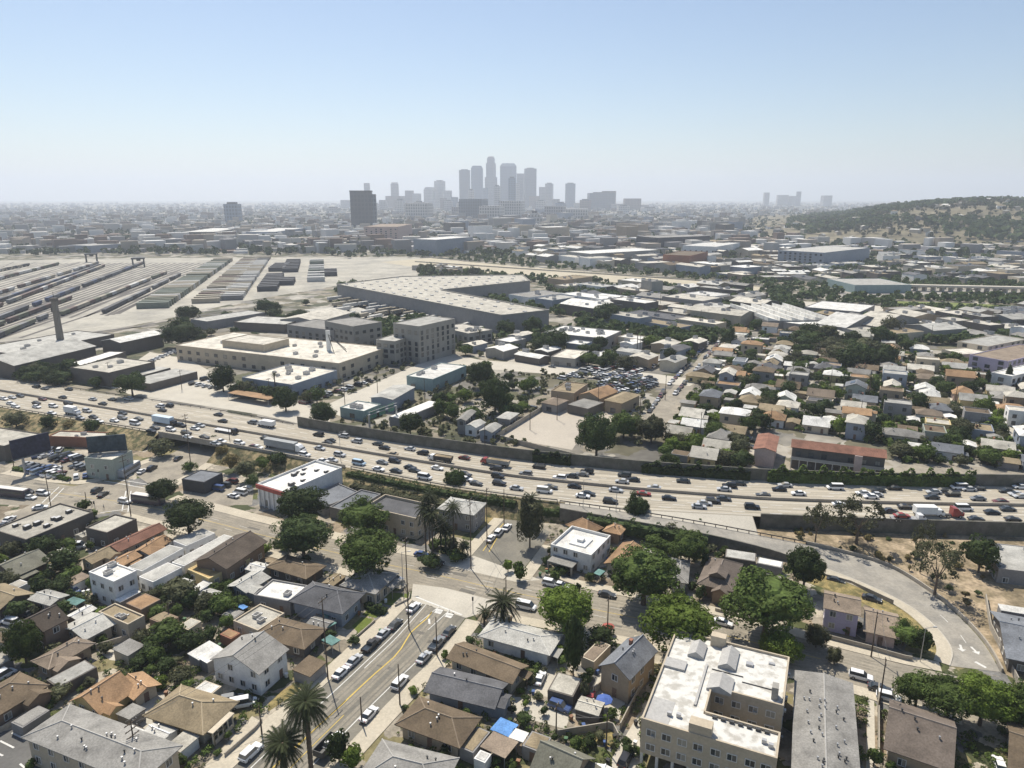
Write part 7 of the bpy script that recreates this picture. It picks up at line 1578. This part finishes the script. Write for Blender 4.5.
for x in (-.5,.5):
    for s in (-1,1): link('wheel', WHEEL, t, (x,s*1.22,.36))
MB().box(2.61,-.08,.5,4.0,.08,.62).build('drawbar', M_DARKMETAL, t)
# yard clutter, each a bin or box standing in a garden
r_ = random.Random(5); bin_m = {}
for c, col in (('blue',(.05,.10,.25)),('black',(.03,.03,.03)),('green',(.06,.14,.06)),('white',(.7,.7,.68)),('rusty',(.25,.12,.06))):
    m = MB(); m.loft([[(sx*.3*k,sy*.33*k,z) for sx, sy in ((-1,-1),(1,-1),(1,1),(-1,1))] for k, z in ((.8,.08),(1,1.0))]); m.box(-.34,-.37,1.002,.34,.37,1.07); bin_m[c] = m.mesh('bin', mat('bin plastic '+c, col, .5, 0, fvar=0))
made = 0
while made < 70:
    zx = r_.choice([(480,640,640,768),(60,560,260,700),(540,560,640,600),(240,590,400,680)]); px, py = r_.uniform(zx[0],zx[2]), r_.uniform(zx[1],zx[3]); p = P(px,py,0)
    if not free(p.x,p.y,.8): continue
    c = r_.choice(list(bin_m)); made += 1; tag(link('rubbish_bin', bin_m[c], None, p, r_.uniform(0,3)), '%s rubbish bin in a yard %s' % (c, near_land(p)), 'bin', 'rubbish bins in the near yards')
# traffic lights at the crossing
for bx, by, lab in ((100,481,'traffic signal on the far corner of the bus crossing'),(128,488,'traffic signal beside the maroon bus'),(96,514,'traffic signal at the corner of the big flat shop building'),(404,603,'traffic signal at the top of the side street'),(473,613,'traffic signal near the bushy corner palm')):
    t = thing('traffic_light', lab, 'traffic light', P(bx,by,0)); MB().tube((0,0,-.1),(0,0,4.6),.1,.08,8).build('pole', M_METAL, t); MB().box(-.2,-.35,3.6,.2,-.1,4.6).build('signal_head', M_DARKMETAL, t)
# people on foot near the crossings
def person_mesh(step):
    me = bpy.data.meshes.new('person'); v = [(0,0,.95),(0,0,1.15),(0,0,1.40),(0,0,1.50),(0,.0,1.62),(0,.01,1.74),(.19,0,1.40),(.23,-.05*step,1.12),(.22,.1*step,.86),(-.19,0,1.40),(-.23,.05*step,1.12),(-.22,-.1*step,.86),(.1,0,.90),(.11,.13*step,.50),(.11,.20*step,.07),(.11,.32*step+.06,.05),(-.1,0,.90),(-.11,-.10*step,.50),(-.11,-.24*step,.10),(-.11,-.14*step,.04)]
    e = [(0,1),(1,2),(2,3),(3,4),(4,5),(2,6),(6,7),(7,8),(2,9),(9,10),(10,11),(0,12),(12,13),(13,14),(14,15),(0,16),(16,17),(17,18),(18,19)]
    me.from_pydata(v, e, []); o = bpy.data.objects.new('person_rig', me); COL.objects.link(o); md = o.modifiers.new('skin','SKIN'); sb = o.modifiers.new('sub','SUBSURF'); sb.levels = 1; sb.render_levels = 1
    rad = [(.15,.11),(.15,.11),(.16,.10),(.06,.06),(.10,.11),(.08,.09),(.07,.07),(.05,.05),(.035,.045),(.07,.07),(.05,.05),(.035,.045),(.10,.10),(.07,.07),(.05,.05),(.045,.04),(.10,.10),(.07,.07),(.05,.05),(.045,.04)]
    for i, q in enumerate(rad): me.skin_vertices[0].data[i].radius = q
    me.skin_vertices[0].data[0].use_root = True
    dg = bpy.context.evaluated_depsgraph_get(); nm = bpy.data.meshes.new_from_object(o.evaluated_get(dg)); bpy.data.objects.remove(o); return nm
base_p = person_mesh(1.0)
def cloth_m(n, c): return mat('cloth '+n, c, .9, 0, fvar=0)
for i, (px, py, top, bot, lab) in enumerate(((92,506,(.05,.05,.06),(.03,.03,.04),'person in dark clothes waiting at the corner of the big shop building'),(88,505,(.4,.1,.08),(.04,.05,.09),'person in a red top beside the dark-clothed person'),(104,509,(.5,.5,.48),(.05,.05,.06),'person in a pale shirt on the pavement by the dark brick block'),(70,483,(.08,.10,.2),(.03,.03,.04),'person in a blue top by the packed car park hedge'),(95,473,(.1,.1,.1),(.15,.12,.08),'person in a black top at the corner of the bank block'))):
    nm = base_p.copy()
    for m_ in (cloth_m('top %d' % i, top), cloth_m('trousers %d' % i, bot), cloth_m('skin', (.35,.22,.15)), cloth_m('hair', (.02,.015,.012)), cloth_m('shoes', (.03,.03,.03))): nm.materials.append(m_)
    for p in nm.polygons:
        z = p.center.z; p.material_index = 4 if z < .1 else 1 if z < .96 else 3 if z > 1.70 else 2 if z > 1.48 or (abs(p.center.x) > .16 and z < .95) else 0
        p.use_smooth = True
    o = bpy.data.objects.new('person', nm); COL.objects.link(o); o.location = P(px,py,.13); o.rotation_euler = (0,0,i*1.3); tag(o, lab, 'person')
# ------------------------------------------------------------------ haze
hz = MB().box(-17000,-600,-2.0,17000,21500,600).build('haze', [])
kind(hz, 'stuff'); hm = bpy.data.materials.new('haze air'); hm.use_nodes = True; n = hm.node_tree.nodes; n.remove(n['Principled BSDF'])
pv = n.new('ShaderNodeVolumePrincipled'); pv.inputs['Color'].default_value = (.82,.89,1.0,1); pv.inputs['Density'].default_value = HAZE; pv.inputs['Anisotropy'].default_value = .25
hm.node_tree.links.new(pv.outputs[0], n['Material Output'].inputs['Volume']); hz.data.materials.append(hm)
# ------------------------------------------------------------------ every label says which one
ORD = ['first','second','third','fourth','fifth','sixth','seventh','eighth','ninth','tenth','eleventh','twelfth','thirteenth','fourteenth','fifteenth','sixteenth','seventeenth','eighteenth','nineteenth','twentieth']
bpy.context.view_layer.update()
def words_ok(s): return len(s.split()) <= 16
by = {}
for o in THINGS: by.setdefault(o['label'].lower(), []).append(o)
def place(o): return proj(o.matrix_world.translation) if o.location.length > .01 or o.type == 'EMPTY' else proj(o.matrix_world @ (sum((Vector(c) for c in o.bound_box), Vector())/8))
for lab, os_ in by.items():
    if len(os_) < 2: continue
    base = os_[0]['label']; q = [(place(o), o) for o in os_]; xs_ = [a_[0][0] for a_ in q]; ys_ = [a_[0][1] for a_ in q]
    hor = (max(xs_)-min(xs_)) >= (max(ys_)-min(ys_))*1.3
    q.sort(key=lambda a_: a_[0][0] if hor else -a_[0][1])
    for i, (_, o) in enumerate(q):
        if len(q) == 2: t_ = (', the left one','the right one')[i] if hor else (', the nearer one','the farther one')[i]
        elif i == len(q)-1: t_ = 'rightmost of them' if hor else 'farthest of them'
        elif i == 0: t_ = 'leftmost of them' if hor else 'nearest of them'
        else: t_ = '%s from the left' % ORD[min(i,19)] if hor else '%s away from the viewer' % ORD[min(i,19)]
        o['label'] = base+', '+t_.lstrip(', ')
for o in THINGS:
    w_ = o['label'].split()
    if len(w_) > 16: o['label'] = ' '.join([x for x in w_ if x not in ('the','of','a')][:16])
import collections as _c
cc_ = _c.Counter(o.name.split('.')[0] for o in THINGS); print('KINDS', cc_.most_common(12))
print('THINGS', len(THINGS), 'OBJECTS', len(bpy.data.objects))
